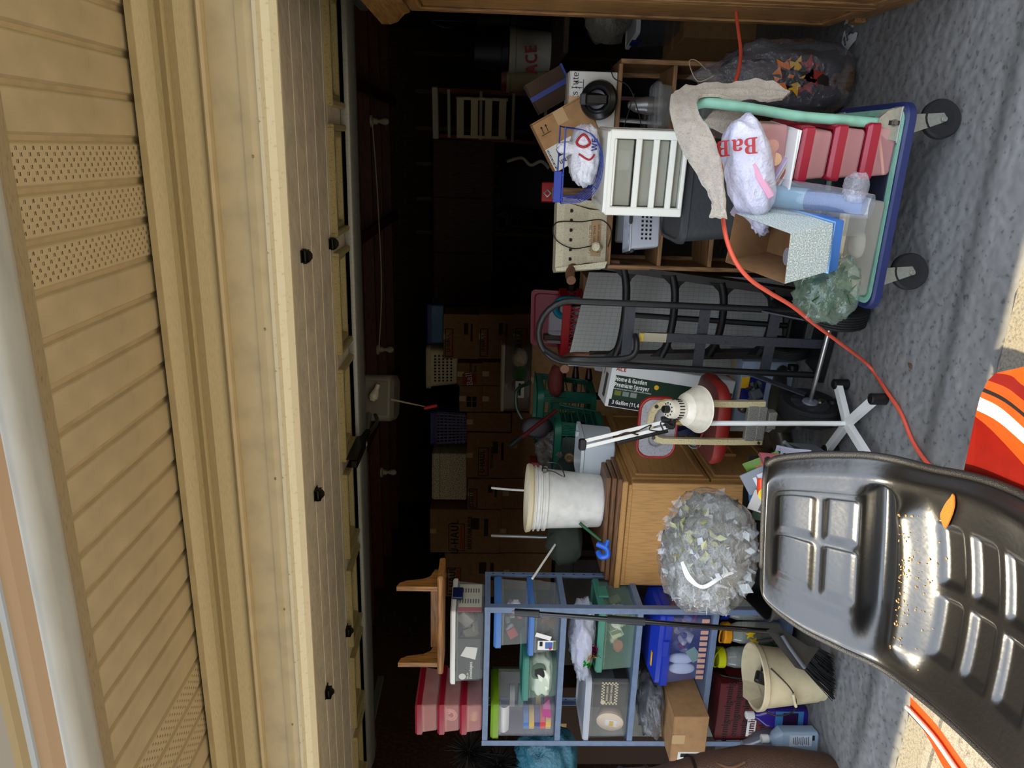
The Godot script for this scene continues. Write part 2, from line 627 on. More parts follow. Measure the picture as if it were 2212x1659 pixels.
	for w in lips:
		ln += 1
		var lb = B()
		var lr = []
		for x in [-5.0, 1.6]:
			lr.append([Vector3(x, w[0][1], w[0][0]), Vector3(x, w[1][1] - 0.002, w[1][0]), Vector3(x, w[2][1], w[2][0]), Vector3(x, w[2][1] + 0.02, w[2][0] - 0.004), Vector3(x, w[0][1] + 0.02, w[0][0])])
		lb.flat(lr)
		S("trim_%d" % ln, lb, mt("gutter lip %d" % ln, w[3], 0.4)).rotation.z = tilt
	door()

func soffit_strip(per: float) -> ArrayMesh:
	var b = B()
	var w = per / 2
	var pr = [[-w, 0.012], [-w + 0.002, 0.012], [-w + 0.006, 0.010], [-w + 0.012, 0.001], [-w + 0.016, 0.0], [w - 0.012, 0.0], [w - 0.009, 0.002], [w - 0.004, 0.011], [w, 0.012]]
	for i in pr.size() - 1:
		var a: Array = pr[i]
		var c: Array = pr[i + 1]
		b.face([Vector3(a[0], a[1], -0.27), Vector3(c[0], c[1], -0.27), Vector3(c[0], c[1], 0.28), Vector3(a[0], a[1], 0.28)], Vector3.DOWN, -1, [Vector2(0, 0) if i != 4 else Vector2(0, 0), Vector2(0, 0) if i != 4 else Vector2(3, 0), Vector2(0, 0) if i != 4 else Vector2(3, 20), Vector2(0, 0) if i != 4 else Vector2(0, 20)])
	return b.done()

func pierced() -> ImageTexture:
	var im = Image.create(64, 64, false, Image.FORMAT_RGB8)
	im.fill(Color.WHITE)
	for r in 2:
		im.fill_rect(Rect2i(6 + r * 32, 8 + r * 32, 20, 7), Color(0.32, 0.28, 0.22))
		im.fill_rect(Rect2i(6 + r * 32, 20 + r * 32, 20, 5), Color(0.62, 0.57, 0.48))
	return ImageTexture.create_from_image(im)

# grey slab: blotches, pits, rust marks and a damp line by the sill
func floor_picture() -> ImageTexture:
	var n = 1024
	var big = FastNoiseLite.new()
	big.seed = 31
	big.frequency = 0.006
	big.fractal_octaves = 5
	var pit = FastNoiseLite.new()
	pit.seed = 32
	pit.frequency = 0.09
	pit.fractal_octaves = 2
	var a = big.get_seamless_image(n, n)
	var p = pit.get_seamless_image(n, n)
	a.convert(Image.FORMAT_L8)
	p.convert(Image.FORMAT_L8)
	var da = a.get_data()
	var dp = p.get_data()
	var out = PackedByteArray()
	out.resize(n * n * 3)
	# marks in metres: x, z, radius, strength
	var marks = []
	for w in [[1900, 745, 0.05, 0.5], [1915, 735, 0.03, 0.4], [1875, 728, 0.035, 0.35], [1830, 790, 0.05, 0.3]]:
		var q = G(w[0], w[1], 0.0)
		marks.append([q.x, q.z, w[2], w[3]])
	for j in n:
		var z = -2.08 - j * 3.0 / n
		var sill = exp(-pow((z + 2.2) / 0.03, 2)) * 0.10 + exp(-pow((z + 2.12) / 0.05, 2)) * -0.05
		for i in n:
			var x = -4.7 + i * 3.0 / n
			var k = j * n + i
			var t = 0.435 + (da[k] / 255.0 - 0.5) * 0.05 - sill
			var pp: float = dp[k] / 255.0
			t += (pp - 0.5) * 0.04
			if pp < 0.22:
				t -= 0.09
			var rust = 0.0
			for w in marks:
				if absf(x - w[0]) < 0.2 and absf(z - w[1]) < 0.2:
					var d2: float = (x - w[0]) ** 2 + (z - w[1]) ** 2
					rust += w[3] * exp(-d2 / (w[2] * w[2])) * pp * 1.6
			rust = minf(rust, 0.8)
			out[k * 3] = int(clampf(t * (1.0 - 0.05 * rust) + 0.06 * rust, 0, 1) * 255)
			out[k * 3 + 1] = int(clampf((t - 0.003) * (1.0 - 0.28 * rust), 0, 1) * 255)
			out[k * 3 + 2] = int(clampf((t - 0.012) * (1.0 - 0.6 * rust), 0, 1) * 255)
	return ImageTexture.create_from_image(Image.create_from_data(n, n, false, Image.FORMAT_RGB8, out))

func door():
	var steel = mt("door steel", Color(0.84, 0.79, 0.70), 0.55, 0, 1, "mottle", Vector3.ONE * 1.3, "peel", 0, 0.5)
	var galv = mt("galvanised steel", Color(0.55, 0.55, 0.53), 0.42, 0.5, 1, "mottle", Vector3.ONE * 8)
	var dark = mt("dark hinge steel", Color(0.16, 0.15, 0.14), 0.38, 0.8)
	var cream = mt("cream window frame", Color(0.66, 0.60, 0.43), 0.45, 0, 1, "dirt", Vector3.ONE * 4)
	var glass = mt("door glass", Color(0.8, 0.85, 0.85), 0.05, 0, 0.25)
	var d = Node3D.new()
	d.name = "door_1"
	d.set_meta("kind", "structure")
	d.rotation.z = -0.006
	add_child(d)
	var y = 2.275
	var x0 = -4.13
	var x1 = 0.72
	var cuts = [-1.99, -2.47, -3.0, -3.53]
	for k in 3:
		var za: float = cuts[k]
		var zb: float = cuts[k + 1]
		pa(d, "door_section", B().box(Vector3((x0 + x1) / 2, y + 0.02, (za + zb) / 2), Vector3(x1 - x0, 0.04, za - zb - 0.004), 0.004), steel)
		for q in [0.3, 0.62]:
			var zr: float = lerpf(za, zb, q)
			pa(d, "pressed_rib", B().box(Vector3((x0 + x1) / 2, y - 0.001, zr), Vector3(x1 - x0 - 0.02, 0.003, 0.006), 0.001), steel)
	# the window section: rails between eight lights
	var sec = B()
	var za = -3.532
	var zb = -4.06
	sec.box(Vector3((x0 + x1) / 2, y + 0.02, -3.56), Vector3(x1 - x0, 0.04, 0.054), 0.003)
	sec.box(Vector3((x0 + x1) / 2, y + 0.02, -3.98), Vector3(x1 - x0, 0.04, 0.16), 0.003)
	for k in 9:
		var xx = x0 + (x1 - x0) * k / 8.0
		sec.box(Vector3(clampf(xx, x0 + 0.03, x1 - 0.03), y + 0.02, -3.745), Vector3(0.075 if k in [0, 8] else 0.11, 0.04, 0.32), 0.003)
	pa(d, "door_section", sec, steel)
	for k in 8:
		var xc = x0 + (x1 - x0) * (k + 0.5) / 8.0
		var w = 0.25
		var f = B()
		for s in [-1.0, 1.0]:
			f.box(Vector3(xc + s * w, y - 0.004, -3.745), Vector3(0.03, 0.05, 0.33), 0.006)
			f.box(Vector3(xc, y - 0.004, -3.745 + s * 0.155), Vector3(w * 2, 0.05, 0.03), 0.006)
			f.box(Vector3(xc + s * (w - 0.03), y + 0.012, -3.745), Vector3(0.03, 0.03, 0.28), 0.004)
			f.box(Vector3(xc, y + 0.012, -3.745 + s * 0.13), Vector3(w * 2 - 0.06, 0.03, 0.025), 0.004)
		var arc = []
		for q in 13:
			var t = PI * q / 12.0
			arc.append(Vector3(xc + cos(t) * 0.2, y + 0.012, -3.63 - sin(t) * 0.16))
		f.tube(arc, 0.007, 6)
		var fr = pa(d, "window_frame", f, cream)
		pm(fr, "pane", BoxMesh.new(), glass, Vector3(xc, y + 0.03, -3.745)).scale = Vector3(w * 2, 0.004, 0.3)
	# stiffening strut along the far edge
	var sb = B()
	var rr = []
	for x in [x0, x1]:
		rr.append([[-3.885, 2.272], [-3.885, 2.235], [-3.895, 2.222], [-3.99, 2.212], [-4.085, 2.222], [-4.09, 2.235], [-4.09, 2.272]].map(func(p): return Vector3(x, p[1], p[0])))
	sb.loft(rr, true, true, true, false)
	pa(d, "strut", sb, galv)
	for w in [[672, 560, -3.0], [702, 1072, -3.0], [722, 1498, -3.0], [726, 532, -3.53], [760, 1366, -3.53]]:
		var q = Zp(w[0], w[1], w[2])
		var h = B()
		h.prism([Vector2(-0.045, -0.004), Vector2(0.045, -0.004), Vector2(0.03, -0.05), Vector2(0.012, -0.062), Vector2(-0.012, -0.062), Vector2(-0.03, -0.05)].map(func(p): return Vector2(p.x, p.y)), -0.0015, 0.0015)
		h.at(Vector3(0, -0.004, 0)).box(Vector3.ZERO, Vector3(0.075, 0.005, 0.10), 0.001)
		h.at(Vector3(0, -0.02, 0.02), Vector3(0, 0, 90)).lathe([[0.012, -0.045], [0.012, 0.045]], 12)
		for s in [-0.036, 0.036]:
			h.at(Vector3(s, -0.02, 0.012)).box(Vector3.ZERO, Vector3(0.004, 0.045, 0.06), 0.001)
		pm(d, "hinge", h.done(), dark, Vector3(q.x, y, w[2])).scale = Vector3.ONE * 0.68
	# tracks on both sides
	for x in [x0 - 0.05, x1 + 0.05]:
		var tb = B()
		tb.box(Vector3(x, 2.30, -3.4), Vector3(0.03, 0.05, 2.9), 0.004)
		tb.box(Vector3(x, 2.55, -4.3), Vector3(0.04, 0.5, 0.05), 0.004)
		tb.box(Vector3(x, 2.262, -4.12), Vector3(0.09, 0.06, 0.1), 0.006)
		pa(d, "track", tb, galv)
	# bracket and curved arm of the opener
	var bx = Zp(763, 968, -3.80).x
	var br = B()
	br.box(Vector3(bx, y - 0.075, -3.78), Vector3(0.035, 0.03, 0.46), 0.003)
	br.box(Vector3(bx - 0.024, y - 0.06, -3.78), Vector3(0.004, 0.06, 0.44), 0.001)
	br.box(Vector3(bx + 0.024, y - 0.06, -3.78), Vector3(0.004, 0.06, 0.44), 0.001)
	for k in 6:
		br.at(Vector3(bx, y - 0.092, -3.60 - k * 0.07)).lathe([[0.006, -0.003], [0.006, 0.003]], 8)
	pa(d, "opener_bracket", br, dark)
	pa(d, "opener_arm", B().tube(Mb.smooth([Vector3(bx, y - 0.08, -4.0), Vector3(bx, y - 0.10, -4.2), Vector3(bx + 0.02, y - 0.03, -4.36), Vector3(bx + 0.03, y + 0.1, -4.42)], 5), 0.013, 8), mt("arm steel", Color(0.4, 0.4, 0.4), 0.35, 0.8))

# ---- shared builders
func pxs(n: float, d: float) -> float:
	return n * d / FX

# a lidded plastic box standing on its origin; o: lid (material), lh, taper, latch (material), rib
func bin(called: String, label: String, cat: String, at: Vector3, turn: float, w: float, h: float, d: float, body: Material, o := {}, grp := "") -> Node3D:
	var t = T(called, label, cat, at, turn, grp)
	var k: float = o.get("taper", 0.9)
	var lh: float = o.get("lh", 0.016)
	var r: float = o.get("r", 0.02)
	var top: float = h - (lh if o.has("lid") else 0.0)
	var hx = w / 2 - 0.006
	var hz = d / 2 - 0.006
	var rows = [[0.0, hx * k - 0.004, hz * k - 0.004, r], [0.006, hx * k, hz * k, r]]
	if o.get("step", 0.0) > 0.0:
		var sy: float = top * float(o.step)
		var q = lerpf(k, 1.0, float(o.step))
		rows += [[sy, hx * (q - 0.02), hz * (q - 0.02), r], [sy + 0.004, hx * q, hz * q, r]]
	rows += [[top - 0.012, hx - 0.003, hz - 0.003, r], [top - 0.010, hx + 0.003, hz + 0.003, r], [top, hx + 0.003, hz + 0.003, r], [top, hx - 0.002, hz - 0.002, r], [top - 0.02, hx - 0.005, hz - 0.005, r]]
	pa(t, "body", B().rlo(rows, true, false), body)
	if o.has("lid"):
		var a = hx + 0.006
		var c = hz + 0.006
		pa(t, "lid", B().rlo([[top - 0.008, a, c, r], [top + lh * 0.6, a, c, r], [top + lh, a - 0.006, c - 0.006, r], [top + lh, a - 0.016, c - 0.016, r], [top + lh * 0.55, a - 0.02, c - 0.02, r], [top + lh * 0.55, a - 0.05, c - 0.05, r]], false, true), o.lid)
	if o.has("latch"):
		for s in [-1.0, 1.0]:
			pa(t, "latch", B().box(Vector3(s * (hx + 0.010), top - 0.012, 0), Vector3(0.012, 0.05, minf(0.09, d * 0.4)), 0.003), o.latch)
	return t

# a taped carton standing on its origin
func carton(called: String, label: String, at: Vector3, turn: float, w: float, h: float, d: float, m: Material = null, grp := "", cat := "box") -> Node3D:
	var t = T(called, label, cat, at, turn, grp)
	var c: Material = m if m else card()
	pa(t, "body", B().box(Vector3(0, h / 2 - 0.002, 0), Vector3(w, h - 0.004, d), 0.003), c)
	for s in [-1.0, 1.0]:
		pa(t, "flap", B().box(Vector3(0, h - 0.0015, s * d / 4), Vector3(w, 0.004, d / 2 - 0.002), 0.001), c)
	pa(t, "tape", B().box(Vector3(0, h + 0.0012, 0), Vector3(w, 0.0012, 0.05)), mt("packing tape", Color(0.72, 0.6, 0.42), 0.3))
	pa(t, "tape", B().box(Vector3(0, h - 0.03, d / 2 + 0.0006), Vector3(0.05, 0.06, 0.0012)), mt("packing tape", Color(0.72, 0.6, 0.42), 0.3))
	return t

# loose leaves or scraps about a centre
func leaves(b: Mb, c: Vector3, r: Vector3, n: int, size: float, sd: int, thin := 0.45, shell := 0.0) -> Mb:
	var g = RandomNumberGenerator.new()
	g.seed = sd
	for i in n:
		var p = Vector3(g.randfn(), g.randfn(), g.randfn()).normalized() * lerpf(shell, 1.0, pow(g.randf(), 0.4))
		var bs = Basis.from_euler(Vector3(g.randf() * TAU, g.randf() * TAU, g.randf() * TAU)).scaled_local(Vector3.ONE * size * g.randf_range(0.6, 1.2))
		b.xf(Transform3D(bs, c + p * r))
		b.face([Vector3(0, 0, 0.05), Vector3(0.5, thin * 0.5, 0), Vector3(1, 0, 0.05)], Vector3.UP)
		b.face([Vector3(0, 0, 0.05), Vector3(1, 0, 0.05), Vector3(0.5, -thin * 0.5, 0)], Vector3.UP)
	b.xf(Transform3D.IDENTITY)
	return b

# mixed small goods filling a box of half size r, in several tints: one part per tint
func jumble(called: String, label: String, cat: String, at: Vector3, turn: float, r: Vector3, cols: Array, n: int, size: float, sd: int) -> Node3D:
	var t = T(called, label, cat, at, turn)
	var g = RandomNumberGenerator.new()
	g.seed = sd
	for k in cols.size():
		var b = B()
		for i in n:
			var p = Vector3(g.randf_range(-1, 1), g.randf_range(-1, 1), g.randf_range(-1, 1)) * (r - Vector3.ONE * size * 0.4).max(Vector3.ONE * 0.002)
			b.at(p, Vector3(g.randf() * 360, g.randf() * 360, g.randf() * 360))
			var s = Vector3(g.randf_range(0.3, 1), g.randf_range(0.15, 0.8), g.randf_range(0.3, 1)) * size
			if (i + k) % 3 == 0:
				b.lathe([[s.x * 0.45, -s.y / 2], [s.x * 0.5, 0], [s.x * 0.4, s.y / 2]], 10)
			else:
				b.box(Vector3.ZERO, s, s.y * 0.15)
		var o = pa(t, "jumbled_bits", b, mt("bits %s" % str(cols[k]), cols[k], 0.5))
		o.set_meta("kind", "stuff")
	return t

# a strip through pairs of points, with a thickness
func ribbon(pairs: Array, th: float, nu := 8, wave := 0.0, sd := 1) -> Mb:
	var l = Mb.smooth(pairs.map(func(w): return w[0]), 6)
	var r = Mb.smooth(pairs.map(func(w): return w[1]), 6)
	var no = FastNoiseLite.new()
	no.seed = sd
	no.frequency = 6.0
	var n = l.size() - 1
	var f = func(u: float, v: float) -> Vector3:
		var i = int(round(v * n))
		var a: Vector3 = l[i]
		var b: Vector3 = r[i]
		var t: Vector3 = l[mini(i + 1, n)] - l[maxi(i - 1, 0)]
		var nn = t.cross(b - a).normalized()
		var p = a.lerp(b, u)
		return p + nn * wave * (no.get_noise_3d(p.x * 3, p.y * 3, p.z * 3) + 0.25 * sin(u * 14.0 + v * 5.0))
	var nrm = func(v: float) -> Vector3:
		var i = int(round(v * n))
		return (l[mini(i + 1, n)] - l[maxi(i - 1, 0)]).cross(r[i] - l[i]).normalized() * th
	var b = B()
	b.surf(nu, n, func(u, v): return f.call(u, v))
	b.surf(nu, n, func(u, v): return f.call(1.0 - u, v) - nrm.call(v))
	for e in [0.0, 1.0]:
		b.surf(1, n, func(u, v): return f.call(e, v) - nrm.call(v) * u)
		b.surf(nu, 1, func(u, v): return f.call(u, e) - nrm.call(e) * v)
	return b

# ---- everything to the right of the hand trucks
func right_side():
	var oak = Color(0.62, 0.45, 0.26)
	var oy = wood("oak", oak, 1)
	var ox = wood("oak", oak, 0)
	var oz = wood("oak", oak, 2)
	# tall oak cupboard with two panelled doors, facing into the garage from the right
	var X = 0.532
	var cab = T("oak_cabinet", "tall oak cupboard with framed panel doors and a heavy top moulding", "cabinet", Vector3(X, 0, -2.81))
	pa(cab, "body", B().box(Vector3(0.28, 0.96, 0), Vector3(0.52, 1.76, 0.80), 0.004), oy)
	for s in [-1.0, 1.0]:
		var zc = s * 0.205
		var dd = pa(cab, "door", B().box(Vector3(0.012, 0.985, zc), Vector3(0.020, 1.71, 0.40), 0.003), oy)
		for e in [-1.0, 1.0]:
			pa(dd, "stile", B().box(Vector3(-0.006, 0.985, zc + e * 0.178), Vector3(0.018, 1.71, 0.045), 0.004), oy)
			pa(dd, "rail", B().box(Vector3(-0.006, 0.985 + e * 0.83, zc), Vector3(0.018, 0.05, 0.312), 0.004), oz)
			pa(dd, "moulding", B().bar(Vector3(-0.012, 0.16 if e < 0 else 1.81, zc - 0.157), Vector3(-0.012, 0.16 if e < 0 else 1.81, zc + 0.157), 0.014, 0.008, Vector3.UP).bar(Vector3(-0.012, 0.16, zc + e * 0.152), Vector3(-0.012, 1.81, zc + e * 0.152), 0.014, 0.008, Vector3.BACK), oy)
		pa(dd, "panel", B().box(Vector3(-0.001, 0.985, zc), Vector3(0.008, 1.6, 0.27), 0.003), oy)
	pa(cab, "plinth", B().box(Vector3(0.26, 0.05, 0), Vector3(0.50, 0.10, 0.76), 0.004), oz)
	pa(cab, "foot", B().box(Vector3(0.03, 0.025, -0.37), Vector3(0.07, 0.05, 0.07), 0.006), oz)
	var cr = B()
	cr.at(Vector3.ZERO, Vector3(0, 0, 0))
	var ra = []
	for z in [-0.46, 0.46]:
		ra.append([Vector3(0.02, 1.84, z), Vector3(-0.012, 1.85, z), Vector3(-0.02, 1.87, z), Vector3(-0.05, 1.90, z), Vector3(-0.06, 1.93, z), Vector3(-0.06, 1.965, z), Vector3(0.58, 1.965, z), Vector3(0.58, 1.84, z)])
	cr.flat(ra)
	pa(cab, "top_moulding", cr, oz)
	# torn sheet of paper under the cupboard
	var q = G(1835, 72, 0.0)
	var pp = O("paper_scrap", B().surf(6, 4, func(u, v): return Vector3((u - 0.5) * 0.15, 0.004 + 0.006 * sin(u * 5.0 + v * 3.0), (v - 0.5) * 0.09 + 0.01 * sin(u * 9.0))), mt("paper", Color(0.86, 0.86, 0.85), 0.8), "torn white printed paper lying on the floor by the oak cupboard", "paper", q, 35)
	word(pp, "H\nwire\nspare", 0.013, Vector3(-0.02, 0.0125, 0.0), Vector3(-90, 180, 0), ink())
	# bookcase without a back
	var sw = Color(0.60, 0.44, 0.28)
	var bk = T("bookcase", "low brown wooden bookcase with open back behind the cart", "bookcase", Vector3(-0.07, 0, -3.42), 2)
	for s in [-1.0, 1.0]:
		pa(bk, "side", B().box(Vector3(s * 0.435, 0.48, 0), Vector3(0.02, 0.96, 0.29), 0.002), wood("stained wood", sw, 1))
		pa(bk, "post", B().box(Vector3(s * 0.415, 0.48, -0.13), Vector3(0.02, 0.955, 0.025), 0.002), wood("stained wood", sw, 1))
	for k in 5:
		var y = 0.02 + k * 0.2345
		pa(bk, "shelf", B().box(Vector3(0, y, 0), Vector3(0.85, 0.019, 0.285), 0.002), wood("stained wood", sw, 0))
		if k > 0:
			pa(bk, "back_rail", B().box(Vector3(0, y - 0.03, -0.135), Vector3(0.81, 0.035, 0.015), 0.002), wood("stained wood", sw, 0))
	shelf_goods()
	box_pile()
	wreath_bag()
	# orange cord: from behind the cupboard, through the towel, sagging over the box and out along the floor
	var cord = [P(1590, 20, 2.75), P(1594, 60, 2.72), P(1600, 110, 2.68), P(1596, 150, 2.62), P(1583, 195, 2.55), P(1572, 250, 2.48), P(1562, 330, 2.44), P(1558, 420, 2.34), P(1562, 475, 2.18), P(1572, 525, 2.14), P(1592, 570, 2.14), P(1622, 605, 2.16), P(1662, 632, 2.2), P(1712, 662, 2.26), P(1762, 702, 2.4), P(1820, 745, 2.62), G(1877, 790, 0.012), G(1915, 845, 0.008), G(1945, 890, 0.008), G(1970, 950, 0.008), G(1995, 990, 0.008), G(2030, 1030, 0.008), G(2060, 1090, 0.008), G(2065, 1180, 0.008)]
	O("extension_cord", B().tube(Mb.smooth(cord, 6), 0.0068, 8), mt("orange cord", Color(0.80, 0.31, 0.22), 0.5), "orange cord hanging over the cart and trailing across the concrete floor", "cord")

func shelf_goods():
	var z = -3.36
	# on the top shelf compartments, right end
	O("silver_cone", B().lathe([[0.0, 0.0], [0.034, 0.004], [0.04, 0.03], [0.038, 0.09], [0.028, 0.14], [0.012, 0.17], [0.0, 0.175]], 20, false, false), mt("brushed silver", Color(0.6, 0.6, 0.6), 0.35, 0.7), "silver bullet-shaped shade standing in the top right compartment of the bookcase", "shade", Vector3(0.20, 0.7345, z))
	for k in 2:
		O("metal_rod", B().tube([Vector3(0, 0, 0), Vector3(0.01 + 0.02 * k, 0.19, -0.02)], 0.011 - 0.004 * k, 10), mt("brushed silver", Color(0.6, 0.6, 0.6), 0.35, 0.7), ["thick grey metal tube standing in the bookcase behind the clear boxes", "thin pale rod beside the grey tube in the bookcase"][k], "tube", Vector3(0.13 - k * 0.07, 0.735, z - 0.06))
	var fro = mt("frosted clear plastic", Color(0.68, 0.70, 0.70), 0.35, 0, 0.22)
	bin("clear_tub", "frosted clear tub with a rolled rim, upper one in the bookcase by the towel", "tub", Vector3(0.19, 0.735, -3.315), 5, 0.2, 0.075, 0.14, fro, {"lid": fro, "taper": 0.92})
	bin("clear_tub", "clear plastic tub with a yellow scrap inside, second bookcase shelf down", "tub", Vector3(0.14, 0.5, -3.32), -4, 0.22, 0.12, 0.15, fro, {"lid": fro, "taper": 0.92})
	O("charger", B().box(Vector3(0, 0.03, 0), Vector3(0.05, 0.055, 0.035), 0.006).box(Vector3(-0.008, 0.065, 0.0), Vector3(0.006, 0.02, 0.002)).box(Vector3(0.008, 0.065, 0.0), Vector3(0.006, 0.02, 0.002)), blk(), "black plug-in charger with pins up on the right end of the bookcase", "charger", Vector3(0.31, 0.9675, -3.36), 20)
	O("thin_cable", B().tube(Mb.smooth([Vector3(0.35, 0.973, -3.42), Vector3(0.36, 1.0, -3.32), Vector3(0.30, 0.99, -3.27), Vector3(0.27, 0.93, -3.255), Vector3(0.2, 0.89, -3.255), Vector3(0.10, 0.86, -3.255), Vector3(0.02, 0.90, -3.255), Vector3(0.06, 0.94, -3.255), Vector3(0.16, 0.92, -3.252), Vector3(0.24, 0.90, -3.255)], 6), 0.0022, 6), blk(), "thin black cable looped over the front of the bookcase", "cable")
	# left end: white basket with punched holes, a second one behind, a white panel
	var wb = mt("white basket", Color(0.80, 0.82, 0.86), 0.4)
	for k in 2:
		var t = T("white_basket", ["white punched basket with grey handle on the left of the bookcase", "white punched basket pushed behind the drawer tower"][k], "basket", Vector3(-0.335 + k * 0.19, 0.7345, -3.335 - k * 0.03), 12 if k == 0 else 0, "")
		var w = 0.19 if k == 0 else 0.15
		pa(t, "body", B().rlo([[0, w * 0.42, 0.065, 0.015], [0.004, w * 0.43, 0.068, 0.015], [0.13, w * 0.5, 0.08, 0.015], [0.132, w * 0.5 + 0.008, 0.088, 0.015], [0.138, w * 0.5 + 0.008, 0.088, 0.015], [0.138, w * 0.5 - 0.003, 0.077, 0.015], [0.01, w * 0.41, 0.062, 0.015]], true, true), wb)
		var hb = B()
		for i in 6:
			for j in 3:
				hb.box(Vector3((i - 2.5) * 0.019, 0.042 + j * 0.019, 0.0735 + j * 0.0018), Vector3(0.009, 0.009, 0.002))
		pa(t, "holes", hb, ink())
		pa(t, "handle", B().box(Vector3(-w * 0.5 - 0.004, 0.12, 0), Vector3(0.02, 0.022, 0.12), 0.006), mt("grey grip", Color(0.25, 0.26, 0.28), 0.5))
		pa(t, "handle", B().box(Vector3(w * 0.25, 0.136, 0.088), Vector3(0.07, 0.014, 0.014), 0.005), mt("grey grip"))
	O("clear_sheet", leaves(B(), Vector3(0, 0.03, 0), Vector3(0.06, 0.05, 0.04), 14, 0.07, 8, 0.8), mt("clear film", Color(0.85, 0.88, 0.95), 0.08, 0, 0.13), "crumpled clear film inside the white punched basket", "film", Vector3(-0.335, 0.80, -3.335))
	O("white_panel", B().box(Vector3(0, 0.085, 0), Vector3(0.26, 0.17, 0.03), 0.008), mt("pale panel", Color(0.66, 0.68, 0.68), 0.5), "pale flat panel standing at the back of the bookcase left compartment", "case", Vector3(-0.28, 0.734, -3.45), 3)  # a loose flat panel set upright
	O("green_ornament", B().lathe([[0.0, 0], [0.05, 0.01], [0.06, 0.04], [0.03, 0.08], [0.0, 0.1]], 14, false, false).at(Vector3(0.02, 0.05, 0.055)).lathe([[0.0, -0.012], [0.012, 0], [0, 0.012]], 8, false, false), mt("dark green", Color(0.05, 0.16, 0.09), 0.5), "dark green dome lying on the lower bookcase shelf", "ornament", Vector3(-0.25, 0.265, -3.36))

